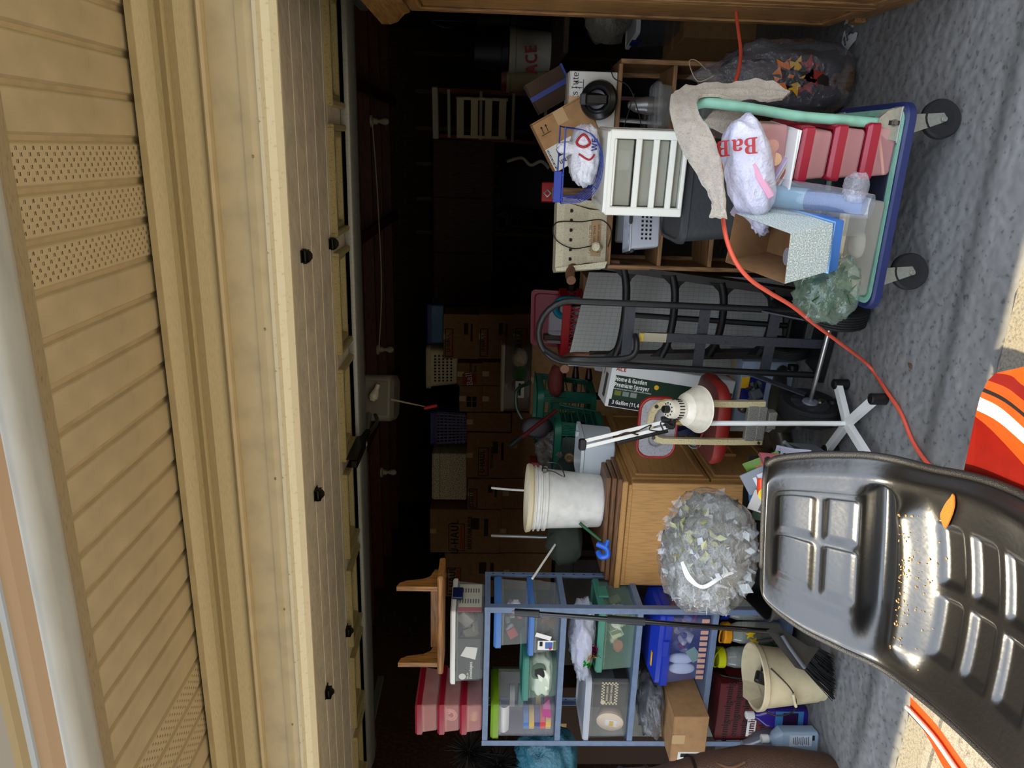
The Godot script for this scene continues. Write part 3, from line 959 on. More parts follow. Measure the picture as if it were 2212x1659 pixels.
func box_pile():
	# grey totes behind the cart, drawer tower, basket, boxes
	var gt = mt("grey tote", Color(0.20, 0.21, 0.22), 0.5, 0, 1, "", Vector3.ONE, "peel", 3.0, 0.4)
	bin("grey_tote", "grey plastic tote on the floor behind the cart, lower of two", "tote", Vector3(-0.13, 0, -2.99), 0, 0.40, 0.40, 0.36, gt, {"lid": gt, "lh": 0.03, "taper": 0.9, "r": 0.05})
	var t2 = bin("grey_tote", "grey rounded tote under the white drawer tower", "tote", Vector3(-0.13, 0.412, -2.98), 0, 0.42, 0.35, 0.36, gt, {"lid": gt, "lh": 0.02, "taper": 0.86, "r": 0.06})
	t2.set_meta("label", "grey rounded tote directly under the white drawer tower")
	var at = Vector3(-0.065, 0.775, -2.92)
	var t = T("drawer_tower", "white plastic drawer tower with cloudy fronts, standing on a grey tote", "drawers", at, -3)
	var w = 0.308
	var h = 0.292
	var wp = mt("tower white", Color(0.90, 0.90, 0.86), 0.35)
	var fr = B()
	for s in [-1.0, 1.0]:
		for e in [-1.0, 1.0]:
			fr.box(Vector3(s * (w / 2 - 0.016), h / 2, e * 0.155), Vector3(0.032, h, 0.022), 0.004)
		fr.box(Vector3(s * (w / 2 - 0.004), h / 2, 0), Vector3(0.005, h, 0.3))
		for y in [0.012, 0.184, h - 0.012]:
			fr.box(Vector3(s * (w / 2 - 0.006), y, 0), Vector3(0.014, 0.022, 0.3), 0.003)
	for y in [0.008, h - 0.010]:
		fr.box(Vector3(0, y, 0.0), Vector3(w, 0.016 if y < 0.1 else 0.02, 0.33), 0.004)
	for y in [0.052, 0.115, 0.18]:
		fr.box(Vector3(0, y + 0.004, 0.158), Vector3(w - 0.06, 0.022, 0.018), 0.003)
	pa(t, "frame", fr, wp)
	var cl = mt("cloudy drawer front", Color(0.62, 0.62, 0.56), 0.3, 0, 0.72)
	for k in 3:
		var y0: float = [0.018, 0.066, 0.198][k]
		var hh: float = [0.044, 0.116, 0.078][k]
		var dr = pa(t, "drawer", B().box(Vector3(0, y0 + hh / 2, 0.0), Vector3(w - 0.066, hh, 0.29), 0.004), cl)
		pa(dr, "drawer_rim", B().box(Vector3(0, y0 + hh - 0.004, 0.156), Vector3(w - 0.066, 0.014, 0.012), 0.003), wp)
	pa(t, "lid", B().rlo([[h, w / 2 - 0.004, 0.163, 0.01], [h + 0.01, w / 2 - 0.008, 0.158, 0.01], [h + 0.01, w / 2 - 0.03, 0.13, 0.01], [h + 0.004, w / 2 - 0.04, 0.12, 0.01]], true, true), wp)
	O("folded_paper", B().box(Vector3(0, 0.036, 0), Vector3(0.07, 0.07, 0.10), 0.004), mt("paper", Color(0.86, 0.86, 0.85), 0.8), "folded white papers in the top drawer of the drawer tower", "paper", Vector3(-0.03, 0.775 + 0.200, -2.86), 4)
	# blue wire basket on its side
	var bw = mt("blue wire", Color(0.13, 0.22, 0.58), 0.4)
	var bs = T("wire_basket", "blue coated wire basket lying on the drawer tower with a plastic bag in it", "basket", Vector3(-0.05, 0.775 + h + 0.008, -2.90), -3)
	var wb = B()
	# half-barrel: hoops across, wires along
	for k in 7:
		var z = -0.11 + k * 0.037
		var pts = []
		for i in 13:
			var a = PI * i / 12.0
			pts.append(Vector3(-0.135 * cos(a), 0.155 - 0.148 * pow(sin(a), 0.6) if true else 0.0, z))
		wb.tube(pts, 0.0018, 5)
	for i in 11:
		var a = PI * i / 10.0
		var p = Vector3(-0.135 * cos(a), 0.155 - 0.148 * pow(maxf(sin(a), 0.0), 0.6), 0)
		wb.tube([p + Vector3(0, 0, -0.115), p + Vector3(0, 0, 0.115)], 0.0018, 5)
	pa(bs, "wires", wb, bw)
	var rim = B()
	rim.tube([Vector3(-0.137, 0.156, 0.117), Vector3(0.137, 0.156, 0.117), Vector3(0.137, 0.156, -0.117), Vector3(-0.137, 0.156, -0.117)], 0.0032, 6, true)
	pa(bs, "rim", rim, bw)
	pa(bs, "grip", B().box(Vector3(-0.075, 0.175, 0.115), Vector3(0.115, 0.03, 0.006), 0.002).box(Vector3(-0.03, 0.158, 0.115), Vector3(0.012, 0.012, 0.012), 0.003).box(Vector3(-0.12, 0.158, 0.115), Vector3(0.012, 0.012, 0.012), 0.003), bw)
	var wf = mt("white film bag", Color(0.86, 0.86, 0.90), 0.35, 0, 1, "", Vector3.ONE, "crink", 4.0, 0.8)
	var pb = T("plastic_bag", "white shopping bag with red and blue print stuffed into the blue wire basket", "bag", Vector3(-0.03, 0.775 + h + 0.015, -2.90))
	pa(pb, "film", B().bag(Vector3(0.015, 0.058, 0.0), Vector3(0.105, 0.056, 0.07), 0.2, 0.12, 3, 0.8, 36), wf)
	pa(pb, "film_tail", B().bag(Vector3(0.04, 0.125, 0.03), Vector3(0.022, 0.04, 0.025), 0.25, 0.12, 4, 0.8, 24), wf)
	pa(pb, "print", B().tube(Mb.smooth([Vector3(0.06, 0.10, 0.068), Vector3(0.09, 0.075, 0.066), Vector3(0.06, 0.05, 0.074), Vector3(0.045, 0.075, 0.076)], 6, true), 0.005, 6, true).tube(Mb.smooth([Vector3(0.02, 0.09, 0.074), Vector3(0.0, 0.05, 0.078), Vector3(0.02, 0.03, 0.074)], 6), 0.004, 6), mt("red print", Color(0.62, 0.08, 0.1), 0.5))
	word(pb, "WE", 0.022, Vector3(0.055, 0.032, 0.074), Vector3(0, 0, 0), mt("blue print", Color(0.08, 0.1, 0.4), 0.5), true)
	# white carton with handwriting, tan carton tilted on it, blue lid tray
	var wc = carton("white_carton", "white carton with handwriting and arrows standing on the bookcase", Vector3(0.20, 0.9685, -3.40), 0, 0.25, 0.205, 0.20, mt("white card", Color(0.80, 0.80, 0.78), 0.75))
	word(wc, "bushings Jute", 0.026, Vector3(0.005, 0.18, 0.1005), Vector3.ZERO, ink(), false, true)
	word(wc, "L", 0.04, Vector3(-0.1, 0.14, 0.1005), Vector3.ZERO, ink(), true)
	arrows(wc, Vector3(0.07, 0.165, 0.101), 0.03)
	# carafe in front of it
	var cf = T("kettle", "black rounded appliance lid resting against the white carton", "lid", Vector3(0.21, 0.9685, -3.265), 0)
	pa(cf, "shell", B().at(Vector3(0, 0.08, 0), Vector3(70, 0, 0)).lathe([[0.078, -0.01], [0.082, 0.0], [0.076, 0.02], [0.058, 0.03], [0.054, 0.02], [0.045, 0.024], [0.038, 0.04], [0.0, 0.046]], 32), mt("dark grey gloss", Color(0.07, 0.075, 0.08), 0.3))
	pa(cf, "bar", B().box(Vector3(0, 0.095, 0.04), Vector3(0.05, 0.10, 0.024), 0.01), blk())
	pa(cf, "button", B().box(Vector3(0, 0.15, 0.035), Vector3(0.045, 0.03, 0.018), 0.005), mt("grey grip", Color(0.25, 0.26, 0.28), 0.5))
	var tilt = deg_to_rad(-60.0)
	var tc = carton("tan_carton", "tan carton tipped against the white carton, with shipping label and two arrows", P(1197, 372, 3.25) + Vector3(cos(tilt), sin(tilt), 0) * 0.125, 0, 0.25, 0.23, 0.18)
	tc.rotation_degrees = Vector3(0, 0, -60)
	arrows(tc, Vector3(-0.085, 0.185, 0.0915), 0.03)
	pa(tc, "label", B().box(Vector3(-0.06, 0.055, 0.0915), Vector3(0.125, 0.105, 0.001)), mt("label white", Color(0.85, 0.85, 0.83), 0.7))
	word(tc, "UN3481", 0.016, Vector3(-0.05, 0.03, 0.093), Vector3.ZERO, ink(), true)
	pa(tc, "battery_mark", B().box(Vector3(-0.07, 0.072, 0.0925), Vector3(0.02, 0.035, 0.001)).box(Vector3(-0.05, 0.069, 0.0925), Vector3(0.012, 0.03, 0.001)).box(Vector3(-0.032, 0.077, 0.0925), Vector3(0.016, 0.02, 0.001)), ink())
	var bc = B()
	for i in 16:
		bc.box(Vector3(-0.114, 0.008 + i * 0.0062, 0.0925), Vector3(0.009, 0.002 + 0.002 * (i * 7 % 3) / 2.0, 0.001))
	pa(tc, "barcode", bc, ink())
	var bt = T("shallow_box", "open blue-edged shallow box tipped beside the tan carton", "box", P(1200, 228, 3.3))
	bt.rotation_degrees = Vector3(0, 0, -60)
	pa(bt, "tray", B().rlo([[0.0, 0.085, 0.07, 0.004], [0.14, 0.09, 0.075, 0.004], [0.14, 0.087, 0.072, 0.004], [0.02, 0.083, 0.068, 0.004]], true, true), mt("inside brown", Color(0.25, 0.18, 0.13), 0.9))
	pa(bt, "edge", B().box(Vector3(0.092, 0.07, 0.0), Vector3(0.012, 0.15, 0.16), 0.002).box(Vector3(0, 0.07, 0.077), Vector3(0.19, 0.022, 0.004)), mt("blue edge", Color(0.12, 0.2, 0.5), 0.5))
	# beige reflector fitting with a cord
	var bg = mt("stained beige plastic", Color(0.80, 0.77, 0.66), 0.5, 0, 1, "dirt", Vector3.ONE * 5)
	var ft = T("light_fitting", "beige trough light fitting with a row of holes and a loose black cord", "light fitting", Vector3(-0.375, 0.9685, -3.33), 12)
	var ff = B()
	var rg = []
	for w2 in [[0.0, 0.115, 0.03], [0.085, 0.12, 0.035], [0.2, 0.145, 0.075], [0.235, 0.15, 0.08]]:
		rg.append([Vector3(-w2[1], w2[0], w2[2]), Vector3(w2[1], w2[0], w2[2]), Vector3(w2[1], w2[0], -0.06), Vector3(-w2[1], w2[0], -0.06)])
	ff.flat(rg)
	pa(ft, "trough", ff, bg)
	for s in [-1.0, 1.0]:
		pa(ft, "end_wing", B().prism([Vector2(s * 0.115, 0.0), Vector2(s * 0.145, 0.01), Vector2(s * 0.165, 0.23), Vector2(s * 0.15, 0.235)], -0.06, 0.085), bg)
	var hl = B()
	for i in 6:
		hl.at(Vector3((i - 2.5) * 0.043, 0.168, 0.0655), Vector3(71, 0, 0)).lathe([[0.008, -0.004], [0.008, 0.002]], 12)
	pa(ft, "holes", hl, ink())
	pa(ft, "notice", B().at(Vector3(-0.01, 0.055, 0.0345), Vector3(-3, 0, 0)).box(Vector3.ZERO, Vector3(0.16, 0.055, 0.001)), mt("notice paper", Color(0.70, 0.58, 0.42), 0.8))
	word(ft, "CAUTION-ELECTRIC\nWARNING: Shock\nhazard, indoor use", 0.011, Vector3(-0.01, 0.056, 0.036), Vector3(-3, 0, 0), mt("brown print", Color(0.4, 0.25, 0.15), 0.8))
	pa(ft, "socket", B().at(Vector3(-0.05, 0.03, 0.04), Vector3(60, 0, 0)).lathe([[0.014, 0.0], [0.016, 0.02], [0.02, 0.03], [0.02, 0.05], [0.012, 0.055]], 16), bg)
	pa(ft, "cord", B().tube(Mb.smooth([Vector3(-0.05, 0.0, 0.085), Vector3(0.02, -0.012, 0.09), Vector3(0.07, 0.03, 0.07), Vector3(0.06, 0.12, 0.07), Vector3(0.05, 0.238, 0.085), Vector3(-0.02, 0.24, 0.09), Vector3(-0.06, 0.16, 0.075), Vector3(-0.045, 0.07, 0.06)], 6), 0.0028, 6), blk())
	# small things behind the fitting: red tin, lens
	O("red_tin", B().rlo([[0, 0.045, 0.03, 0.01], [0.1, 0.045, 0.03, 0.01]], true, true).box(Vector3(0, 0.05, 0.031), Vector3(0.04, 0.05, 0.002)), mt("red tin", Color(0.55, 0.07, 0.08), 0.4), "small red tin behind the blue wire basket", "tin", Vector3(-0.19, 1.16, -3.50), 10)
	O("wooden_post", B().box(Vector3(0, 0.125, 0), Vector3(0.05, 0.25, 0.05), 0.003), wood("stained wood", Color(0.60, 0.44, 0.28), 1), "short square wooden post standing on the bookcase beside the light fitting", "post", Vector3(-0.19, 0.9685, -3.42), 8)
	O("steel_ring", B().tube([Vector3(0.016, 0, 0), Vector3(0.0, 0.016, 0), Vector3(-0.016, 0, 0), Vector3(0, -0.016, 0)].map(func(p): return p + Vector3(0, 0.02, 0)), 0.004, 6, true), mt("brushed silver", Color(0.6, 0.6, 0.6), 0.35, 0.7), "small steel ring standing on top of the wooden post", "ring", Vector3(-0.19, 1.2185, -3.42), 8)

func arrows(par: Node3D, at: Vector3, h: float):
	var b = B()
	for s in [-1.0, 1.0]:
		var x: float = at.x + s * h * 0.35
		b.box(Vector3(x, at.y, at.z), Vector3(h * 0.09, h, 0.001))
		b.prism([Vector2(x - h * 0.22, at.y + h * 0.2), Vector2(x, at.y + h * 0.6), Vector2(x + h * 0.22, at.y + h * 0.2), Vector2(x, at.y + h * 0.4)], at.z - 0.0005, at.z + 0.0005)
	b.box(Vector3(at.x, at.y - h * 0.65, at.z), Vector3(h * 1.5, h * 0.09, 0.001))
	pa(par, "arrow_mark", b, ink())

func wreath_bag():
	# tall clear bag of autumn decorations standing behind the cart
	var c = G(1832, 190, 0.0) + Vector3(0.02, 0, 0.02)
	var film = mt("clear bag film", Color(0.85, 0.87, 0.92), 0.05, 0, 0.08, "", Vector3.ONE, "crink", 3.0, 1.0)
	var t = T("clear_bag", "clear plastic bag tied at the top holding an autumn wreath, right of the cart", "bag", c)
	pa(t, "film", B().bag(Vector3(0, 0.32, 0), Vector3(0.135, 0.32, 0.11), 0.22, 0.1, 6, 0.65, 44, 0.75), film)
	pa(t, "tie", B().tube(Mb.smooth([Vector3(0.03, 0.62, 0), Vector3(0.06, 0.67, 0.02), Vector3(0.05, 0.7, 0.03), Vector3(-0.02, 0.66, 0.04), Vector3(0.0, 0.6, 0.06)], 6), 0.002, 5), mt("wire tie", Color(0.75, 0.68, 0.55), 0.5))
	var w = T("autumn_wreath", "dark red berry wreath with yellow maple leaves, bagged in clear plastic", "wreath", c)
	var tw = B()
	for k in 14:
		var a = TAU * k / 14.0
		leaves(tw, Vector3(cos(a) * 0.075, 0.30 + sin(a) * 0.19, 0.0), Vector3(0.04, 0.05, 0.06), 60, 0.035, 40 + k, 0.12)
	var tp = pa(w, "twigs", tw, mt("dark berry twigs", Color(0.17, 0.05, 0.05), 0.7))
	tp.set_meta("kind", "stuff")
	pa(w, "stems", B().bag(Vector3(0.0, 0.26, 0), Vector3(0.105, 0.24, 0.09), 0.35, 0.12, 7, 0.75, 34), mt("dark stems", Color(0.12, 0.065, 0.05), 0.6))
	for k in 3:
		var lf = B()
		for i in 3:
			var cx = -0.02 + 0.03 * k
			maple(lf, Vector3(-0.02 - k * 0.005 + 0.03 * i, 0.235 + 0.05 * k - 0.02 * (i % 2), 0.11), 0.05, 60.0 * k + 70.0 * i + cx)
		pa(w, "maple_leaf", lf, mt("leaf %d" % k, [Color(0.55, 0.1, 0.04), Color(0.80, 0.60, 0.04), Color(0.80, 0.42, 0.04)][k], 0.6))
	O("brown_paper", B().surf(10, 10, func(u, v): return Vector3((u - 0.5) * 0.2, v * 0.2, 0.12 * cos((u - 0.5) * 2.4) + 0.012 * sin(v * 18.0))), mt("brown twine", Color(0.35, 0.26, 0.16), 0.8, 0, 1, "wood", Vector3(10, 1, 10)), "brown twig cone at the bottom of the clear wreath bag", "decoration", c + Vector3(0, 0.03, -0.03))

func maple(b: Mb, at: Vector3, s: float, turn: float):
	var p = []
	for i in 10:
		var a = TAU * i / 10.0 + deg_to_rad(turn)
		var r = s * (1.0 if i % 2 == 0 else 0.45)
		p.append(Vector2(at.x + cos(a) * r, at.y + sin(a) * r))
	b.at(Vector3.ZERO).prism(p, at.z - 0.001, at.z + 0.002)

# ---- the platform cart and its load
func cart():
	var teal = mt("worn teal paint", Color(0.50, 0.71, 0.62), 0.42, 0, 1, "mottle", Vector3.ONE * 4)
	var blue = mt("blue bumper", Color(0.09, 0.14, 0.33), 0.45, 0, 1, "mottle", Vector3.ONE * 6)
	var zn = mt("zinc plate", Color(0.66, 0.66, 0.62), 0.38, 0.7, 1, "mottle", Vector3.ONE * 10)
	var rub = mt("black rubber", Color(0.035, 0.035, 0.038), 0.7)
	var cx = -0.152
	var zc = -2.575
	var hx = 0.325
	var hz = 0.245
	var t = T("platform_cart", "teal and blue platform cart with folding handle, loaded with boxes", "cart", Vector3(cx, 0, zc))
	pa(t, "bumper", B().rlo([[0.183, hx, hz, 0.05], [0.186, hx + 0.006, hz + 0.006, 0.055], [0.208, hx + 0.006, hz + 0.006, 0.055], [0.215, hx, hz, 0.05], [0.213, hx - 0.014, hz - 0.014, 0.04]], true, false, true, 6), blue)
	pa(t, "deck", B().rlo([[0.185, hx - 0.01, hz - 0.01, 0.045], [0.2145, hx - 0.012, hz - 0.012, 0.045], [0.2145, hx - 0.03, hz - 0.03, 0.03], [0.21, hx - 0.036, hz - 0.036, 0.025]], true, true, true, 6), teal)
	var mat2 = pa(t, "ribbed_mat", B().box(Vector3(0, 0.2105, 0), Vector3(hx * 2 - 0.12, 0.005, hz * 2 - 0.1), 0.002), mt("blue ribbed mat", Color(0.09, 0.11, 0.2), 0.7, 0, 1, "", Vector3.ONE, "pebble", 10.0, 1.0))
	mat2.set_meta("label", "dark blue ribbed mat on the deck")
	for s in [-1.0, 1.0]:
		for e in [-1.0, 1.0]:
			var k = Vector3(s * 0.245 + 0.01, 0, e * 0.17)
			var c = pa(t, "caster", B().at(k + Vector3(0.03, 0.063, 0), Vector3(90, 15, 0)).lathe([[0.04, -0.014], [0.058, -0.016], [0.063, -0.008], [0.063, 0.008], [0.058, 0.016], [0.04, 0.014]], 24), rub)
			pa(c, "fork", B().at(k + Vector3(0.0, 0.183, 0)).box(Vector3.ZERO, Vector3(0.08, 0.004, 0.06), 0.001).at(k, Vector3(0, 15, 0)).prism([Vector2(-0.03, 0.182), Vector2(0.035, 0.182), Vector2(0.045, 0.06), Vector2(0.03, 0.05), Vector2(0.015, 0.06)], 0.019, 0.023).prism([Vector2(-0.03, 0.182), Vector2(0.035, 0.182), Vector2(0.045, 0.06), Vector2(0.03, 0.05), Vector2(0.015, 0.06)], -0.023, -0.019), zn)
			pa(c, "axle_bolt", B().at(k + Vector3(0.03, 0.063, 0), Vector3(90, 15, 0)).at(k + Vector3(0.03, 0.063, 0.024), Vector3(90, 0, 0)).lathe([[0.008, -0.002], [0.008, 0.004]], 8), zn)
	# folding handle: two legs and a top bar; local coordinates
	var lx = 0.262
	var pts = [Vector3(lx, 0.215, 0.195), Vector3(lx + 0.01, 0.40, 0.19), Vector3(lx + 0.016, 0.52, 0.18), Vector3(lx + 0.035, 0.66, 0.15), Vector3(lx + 0.05, 0.78, 0.12), Vector3(lx + 0.05, 0.825, 0.09), Vector3(lx + 0.03, 0.85, 0.03), Vector3(lx + 0.01, 0.85, -0.06), Vector3(lx, 0.835, -0.12), Vector3(lx, 0.78, -0.16), Vector3(lx, 0.66, -0.18), Vector3(lx, 0.5, -0.19), Vector3(lx, 0.215, -0.195)]
	pa(t, "handle", B().tube(Mb.smooth(pts, 6), 0.0165, 14), teal)
	for e in [-1.0, 1.0]:
		var br = B()
		var po = [Vector2(lx - 0.05, 0.215), Vector2(lx + 0.05, 0.215), Vector2(lx + 0.052, 0.225), Vector2(lx + 0.04, 0.262), Vector2(lx + 0.018, 0.285), Vector2(lx - 0.02, 0.288), Vector2(lx - 0.045, 0.25)]
		for z in [e * 0.195 + 0.020, e * 0.195 - 0.020]:
			br.prism(po, z - 0.0015, z + 0.0015)
		br.box(Vector3(lx, 0.2165, e * 0.195), Vector3(0.11, 0.005, 0.05), 0.001)
		var bp = pa(t, "hinge_bracket", br, zn)
		pa(bp, "bolt", B().at(Vector3(lx + 0.005, 0.235, e * 0.195 + 0.022), Vector3(90, 0, 0)).lathe([[0.011, 0], [0.011, 0.003], [0.007, 0.003], [0.007, 0.010]], 10).at(Vector3(lx - 0.015, 0.27, e * 0.195 + 0.022), Vector3(90, 0, 0)).lathe([[0.006, 0], [0.005, 0.003]], 10), mt("bolt steel", Color(0.45, 0.45, 0.45), 0.3, 0.9))
		pa(bp, "slot", B().box(Vector3(lx + 0.005, 0.228, e * 0.195 + 0.0218), Vector3(0.014, 0.05, 0.001)), ink())
	# pink shoe boxes: three lidded, one open on top
	var pk = mt("rosy clear plastic", Color(0.86, 0.62, 0.62), 0.3, 0, 0.46)
	var cr = mt("crimson lid", Color(0.55, 0.05, 0.16), 0.35)
	var base = Vector3(0.035, 0.2155, -2.495)
	var names = ["lowest rosy shoe box with crimson lid on the cart, holding a wooden stick", "rosy shoe box with crimson lid, middle of the three on the cart", "rosy shoe box with crimson lid, top of the three lidded ones on the cart"]
	for k in 3:
		bin("shoe_box", names[k], "box", base + Vector3(-0.004 * k, k * 0.106, 0.004 * k), -3 - k * 2, 0.172, 0.105, 0.30, pk, {"lid": cr, "lh": 0.03, "taper": 0.9, "r": 0.012}, "rosy shoe boxes on the cart")
	O("paint_stick", B().box(Vector3(0, 0, 0), Vector3(0.12, 0.008, 0.003)), mt("pale stick", Color(0.85, 0.66, 0.5), 0.7), "pale wooden stick inside the lowest rosy shoe box on the cart", "stick", base + Vector3(-0.02, 0.03, 0.115), 2).rotation_degrees.z = 16
	for k in 3:
		jumble("craft_goods", "muted small goods seen through the %s rosy shoe box on the cart" % ["lowest", "middle", "upper"][k], "craft supplies", base + Vector3(0, 0.045 + k * 0.106, 0.0), -4, Vector3(0.066, 0.036, 0.115), [Color(0.6, 0.42, 0.4), Color(0.7, 0.6, 0.56), Color(0.4, 0.3, 0.32)], 5, 0.06, 70 + k)
	# white papers on the lids, then the open box holding papers and pale discs
	var y3 = 0.2 + 3 * 0.106 + 0.006
	O("paper_stack", B().box(Vector3(0, 0.004, 0), Vector3(0.19, 0.007, 0.27), 0.001).at(Vector3(-0.012, 0.011, 0.01), Vector3(0, 6, 0)).box(Vector3.ZERO, Vector3(0.19, 0.006, 0.27), 0.001), mt("paper", Color(0.86, 0.86, 0.85), 0.8), "white printed papers sticking out on the crimson lids of the cart boxes", "papers", base + Vector3(-0.028, y3 - 0.199, 0.03), -8)
	var ob = bin("open_box", "open rosy plastic box without lid on top of the cart stack", "box", base + Vector3(0, y3 - 0.2 + 0.016, -0.01), -5, 0.18, 0.105, 0.27, pk, {"taper": 0.9, "r": 0.012})
	ob.rotation_degrees.z = 3
	for k in 2:
		O("tealight", B().at(Vector3.ZERO, Vector3(90, 0, 0)).lathe([[0.02, -0.008], [0.021, 0.0], [0.02, 0.008]], 20), mt("pale wax", Color(0.90, 0.72, 0.55), 0.6), ["pale round wax disc against the front of the open rosy box, right one", "pale round wax disc against the front of the open rosy box, left one"][k], "candle", base + Vector3(0.0 - 0.04 * k, y3 - 0.2 + 0.06 - 0.015 * k, 0.098), -5)
	# magazines leaning out of it
	var mg = T("magazines", "stack of magazines leaning out of the open rosy box", "magazines", P(1640, 408, 2.40))
	mg.rotation_degrees = Vector3(4, -8, -23)
	for k in 4:
		pa(mg, "magazine", B().at(Vector3(0.004 * (k % 2), (k - 2) * 0.007, 0)).box(Vector3.ZERO, Vector3(0.235, 0.006, 0.17), 0.0015), mt("magazine %d" % k, [Color(0.8, 0.78, 0.8), Color(0.6, 0.3, 0.28), Color(0.75, 0.68, 0.58), Color(0.72, 0.68, 0.8)][k], 0.45))
	# white carrier bag with red letters
	var wb = T("carrier_bag", "stuffed white carrier bag with red letters lying on the cart boxes", "bag", P(1618, 367, 2.27))
	wb.rotation_degrees = Vector3(0, -15, 22)
	var film = mt("carrier film", Color(0.80, 0.80, 0.88), 0.3, 0, 1, "", Vector3.ONE, "crink", 3.0, 0.6)
	pa(wb, "film", B().bag(Vector3(0, 0, 0), Vector3(0.165, 0.07, 0.09), 0.16, 0.07, 14, 0.8, 44), film)
	pa(wb, "knot", B().bag(Vector3(-0.17, 0.0, 0.02), Vector3(0.04, 0.025, 0.03), 0.5, 0.14, 15, 0.8, 24), film)
	word(wb, "BaBy", 0.045, wb.transform.affine_inverse() * P(1578, 318, 2.155), Vector3(-20, 14, 78), mt("red letters", Color(0.62, 0.05, 0.06), 0.5), true, true)
	pa(wb, "pink_stripe", B().at(Vector3(-0.01, -0.01, 0.092), Vector3(-8, 0, 18)).box(Vector3.ZERO, Vector3(0.13, 0.022, 0.008), 0.003), mt("pink stripe", Color(0.85, 0.62, 0.72), 0.5))
	# the towel over the handle
	var tw = []
	for w in [[1532, 470, 2.12, 1571, 474, 2.10], [1545, 440, 2.13, 1567, 438, 2.09], [1518, 400, 2.14, 1566, 405, 2.09], [1500, 365, 2.17, 1562, 365, 2.1], [1474, 325, 2.2, 1552, 325, 2.12], [1455, 275, 2.23, 1536, 285, 2.15], [1447, 235, 2.28, 1512, 255, 2.2], [1452, 208, 2.34, 1505, 225, 2.26], [1475, 195, 2.38, 1520, 214, 2.3], [1520, 188, 2.38, 1570, 218, 2.3], [1580, 184, 2.38, 1625, 218, 2.3], [1640, 180, 2.37, 1657, 222, 2.3], [1704, 204, 2.36, 1690, 216, 2.32]]:
		tw.append([P(w[0], w[1], w[2]), P(w[3], w[4], w[5])])
	var tl = O("towel", ribbon(tw, 0.010, 10, 0.014, 5), mt("grubby towel", Color(0.72, 0.68, 0.63), 0.95, 0, 1, "dirt", Vector3.ONE * 5, "fuzz", 0, 0.8), "grubby off-white towel draped over the cart handle", "towel")
	tl.material_override.rim_enabled = true
	O("towel", ribbon([[P(1545, 232, 2.36), P(1520, 262, 2.36)], [P(1600, 228, 2.38), P(1560, 290, 2.38)], [P(1640, 232, 2.40), P(1585, 290, 2.40)]], 0.008, 8, 0.01, 9), tl.material_override, "second pale cloth hanging behind the green handle tube", "cloth")
	# clear under-bed box along the front edge with a pale lid, things within
	var fro = mt("frosted clear plastic", Color(0.78, 0.80, 0.80), 0.35, 0, 0.24)
	var lw = mt("pale lid", Color(0.80, 0.78, 0.70), 0.4)
	var cb = bin("clear_storage_box", "long clear storage box with an off-white lid at the front of the cart", "box", Vector3(-0.278, 0.2155, -2.455), -2, 0.345, 0.148, 0.22, mt("cloudy box", Color(0.66, 0.65, 0.61), 0.35, 0, 0.5), {"taper": 0.94, "r": 0.014, "lid": lw, "lh": 0.022})
	pa(cb, "latch", B().rlo([[0.06, 0.05, 0.002, 0.001, -0.12, 0.109], [0.13, 0.05, 0.002, 0.001, -0.12, 0.114]], true, true), fro)
	pa(cb, "latch", B().rlo([[0.06, 0.055, 0.002, 0.001, 0.1, 0.109], [0.13, 0.055, 0.002, 0.001, 0.1, 0.114]], true, true), fro)
	O("dried_flower", leaves(B(), Vector3.ZERO, Vector3(0.022, 0.02, 0.02), 30, 0.03, 3, 0.5), mt("straw", Color(0.80, 0.70, 0.5), 0.8), "straw coloured rosette inside the clear storage box on the cart", "decoration", Vector3(-0.40, 0.245, -2.39))
	O("tissue", B().bag(Vector3.ZERO, Vector3(0.035, 0.022, 0.02), 0.5, 0.12, 5, 0.8, 20), mt("tissue", Color(0.88, 0.88, 0.86), 0.7), "crumpled white tissue inside the clear storage box on the cart", "tissue", Vector3(-0.27, 0.255, -2.41))
	jumble("dried_flowers", "dull stems filling the right half of the clear storage box", "decoration", Vector3(-0.2, 0.262, -2.47), 0, Vector3(0.07, 0.035, 0.07), [Color(0.45, 0.42, 0.42), Color(0.55, 0.5, 0.45)], 8, 0.05, 33)
	# evergreen garland spilling over its lid in a clear green bag
	var ev = T("evergreen_garland", "green artificial evergreen sprigs with red berries spilling over the clear storage box", "garland", Vector3(-0.3, 0.386, -2.41))
	for w in [["needles", Color(0.10, 0.22, 0.09), 420, 0.05, 0.08, 1], ["pale_needles", Color(0.42, 0.44, 0.08), 110, 0.045, 0.1, 2]]:
		var nb = leaves(B(), Vector3(0.02, 0.02, 0.0), Vector3(0.19, 0.028, 0.09), w[2], w[3], w[5], w[4])
		pa(ev, w[0], nb, mt(w[0], w[1], 0.6)).set_meta("kind", "stuff")
	var by = B()
	for k in 6:
		by.at(Vector3(0.05 + 0.02 * (k % 3), 0.035 + 0.006 * (k % 2), 0.075 - 0.02 * (k / 3))).lathe([[0, -0.007], [0.007, 0], [0, 0.007]], 8, false, false)
	pa(ev, "berry", by, mt("berry", Color(0.62, 0.08, 0.1), 0.3))
	var gb = T("green_bag", "clear bag of green leaves slumped at the left end of the cart", "bag", P(1782, 622, 2.33))
	pa(gb, "film", B().bag(Vector3(0, -0.01, 0), Vector3(0.10, 0.095, 0.08), 0.3, 0.1, 24, 0.85, 40), mt("clear green film", Color(0.72, 0.85, 0.76), 0.08, 0, 0.12, "", Vector3.ONE, "crink", 3.0, 0.7))
	var lv = pa(gb, "leafage", leaves(B(), Vector3(0, -0.01, 0), Vector3(0.085, 0.08, 0.065), 260, 0.05, 4, 0.6), mt("green leafage", Color(0.14, 0.25, 0.12), 0.55))
	lv.set_meta("kind", "stuff")
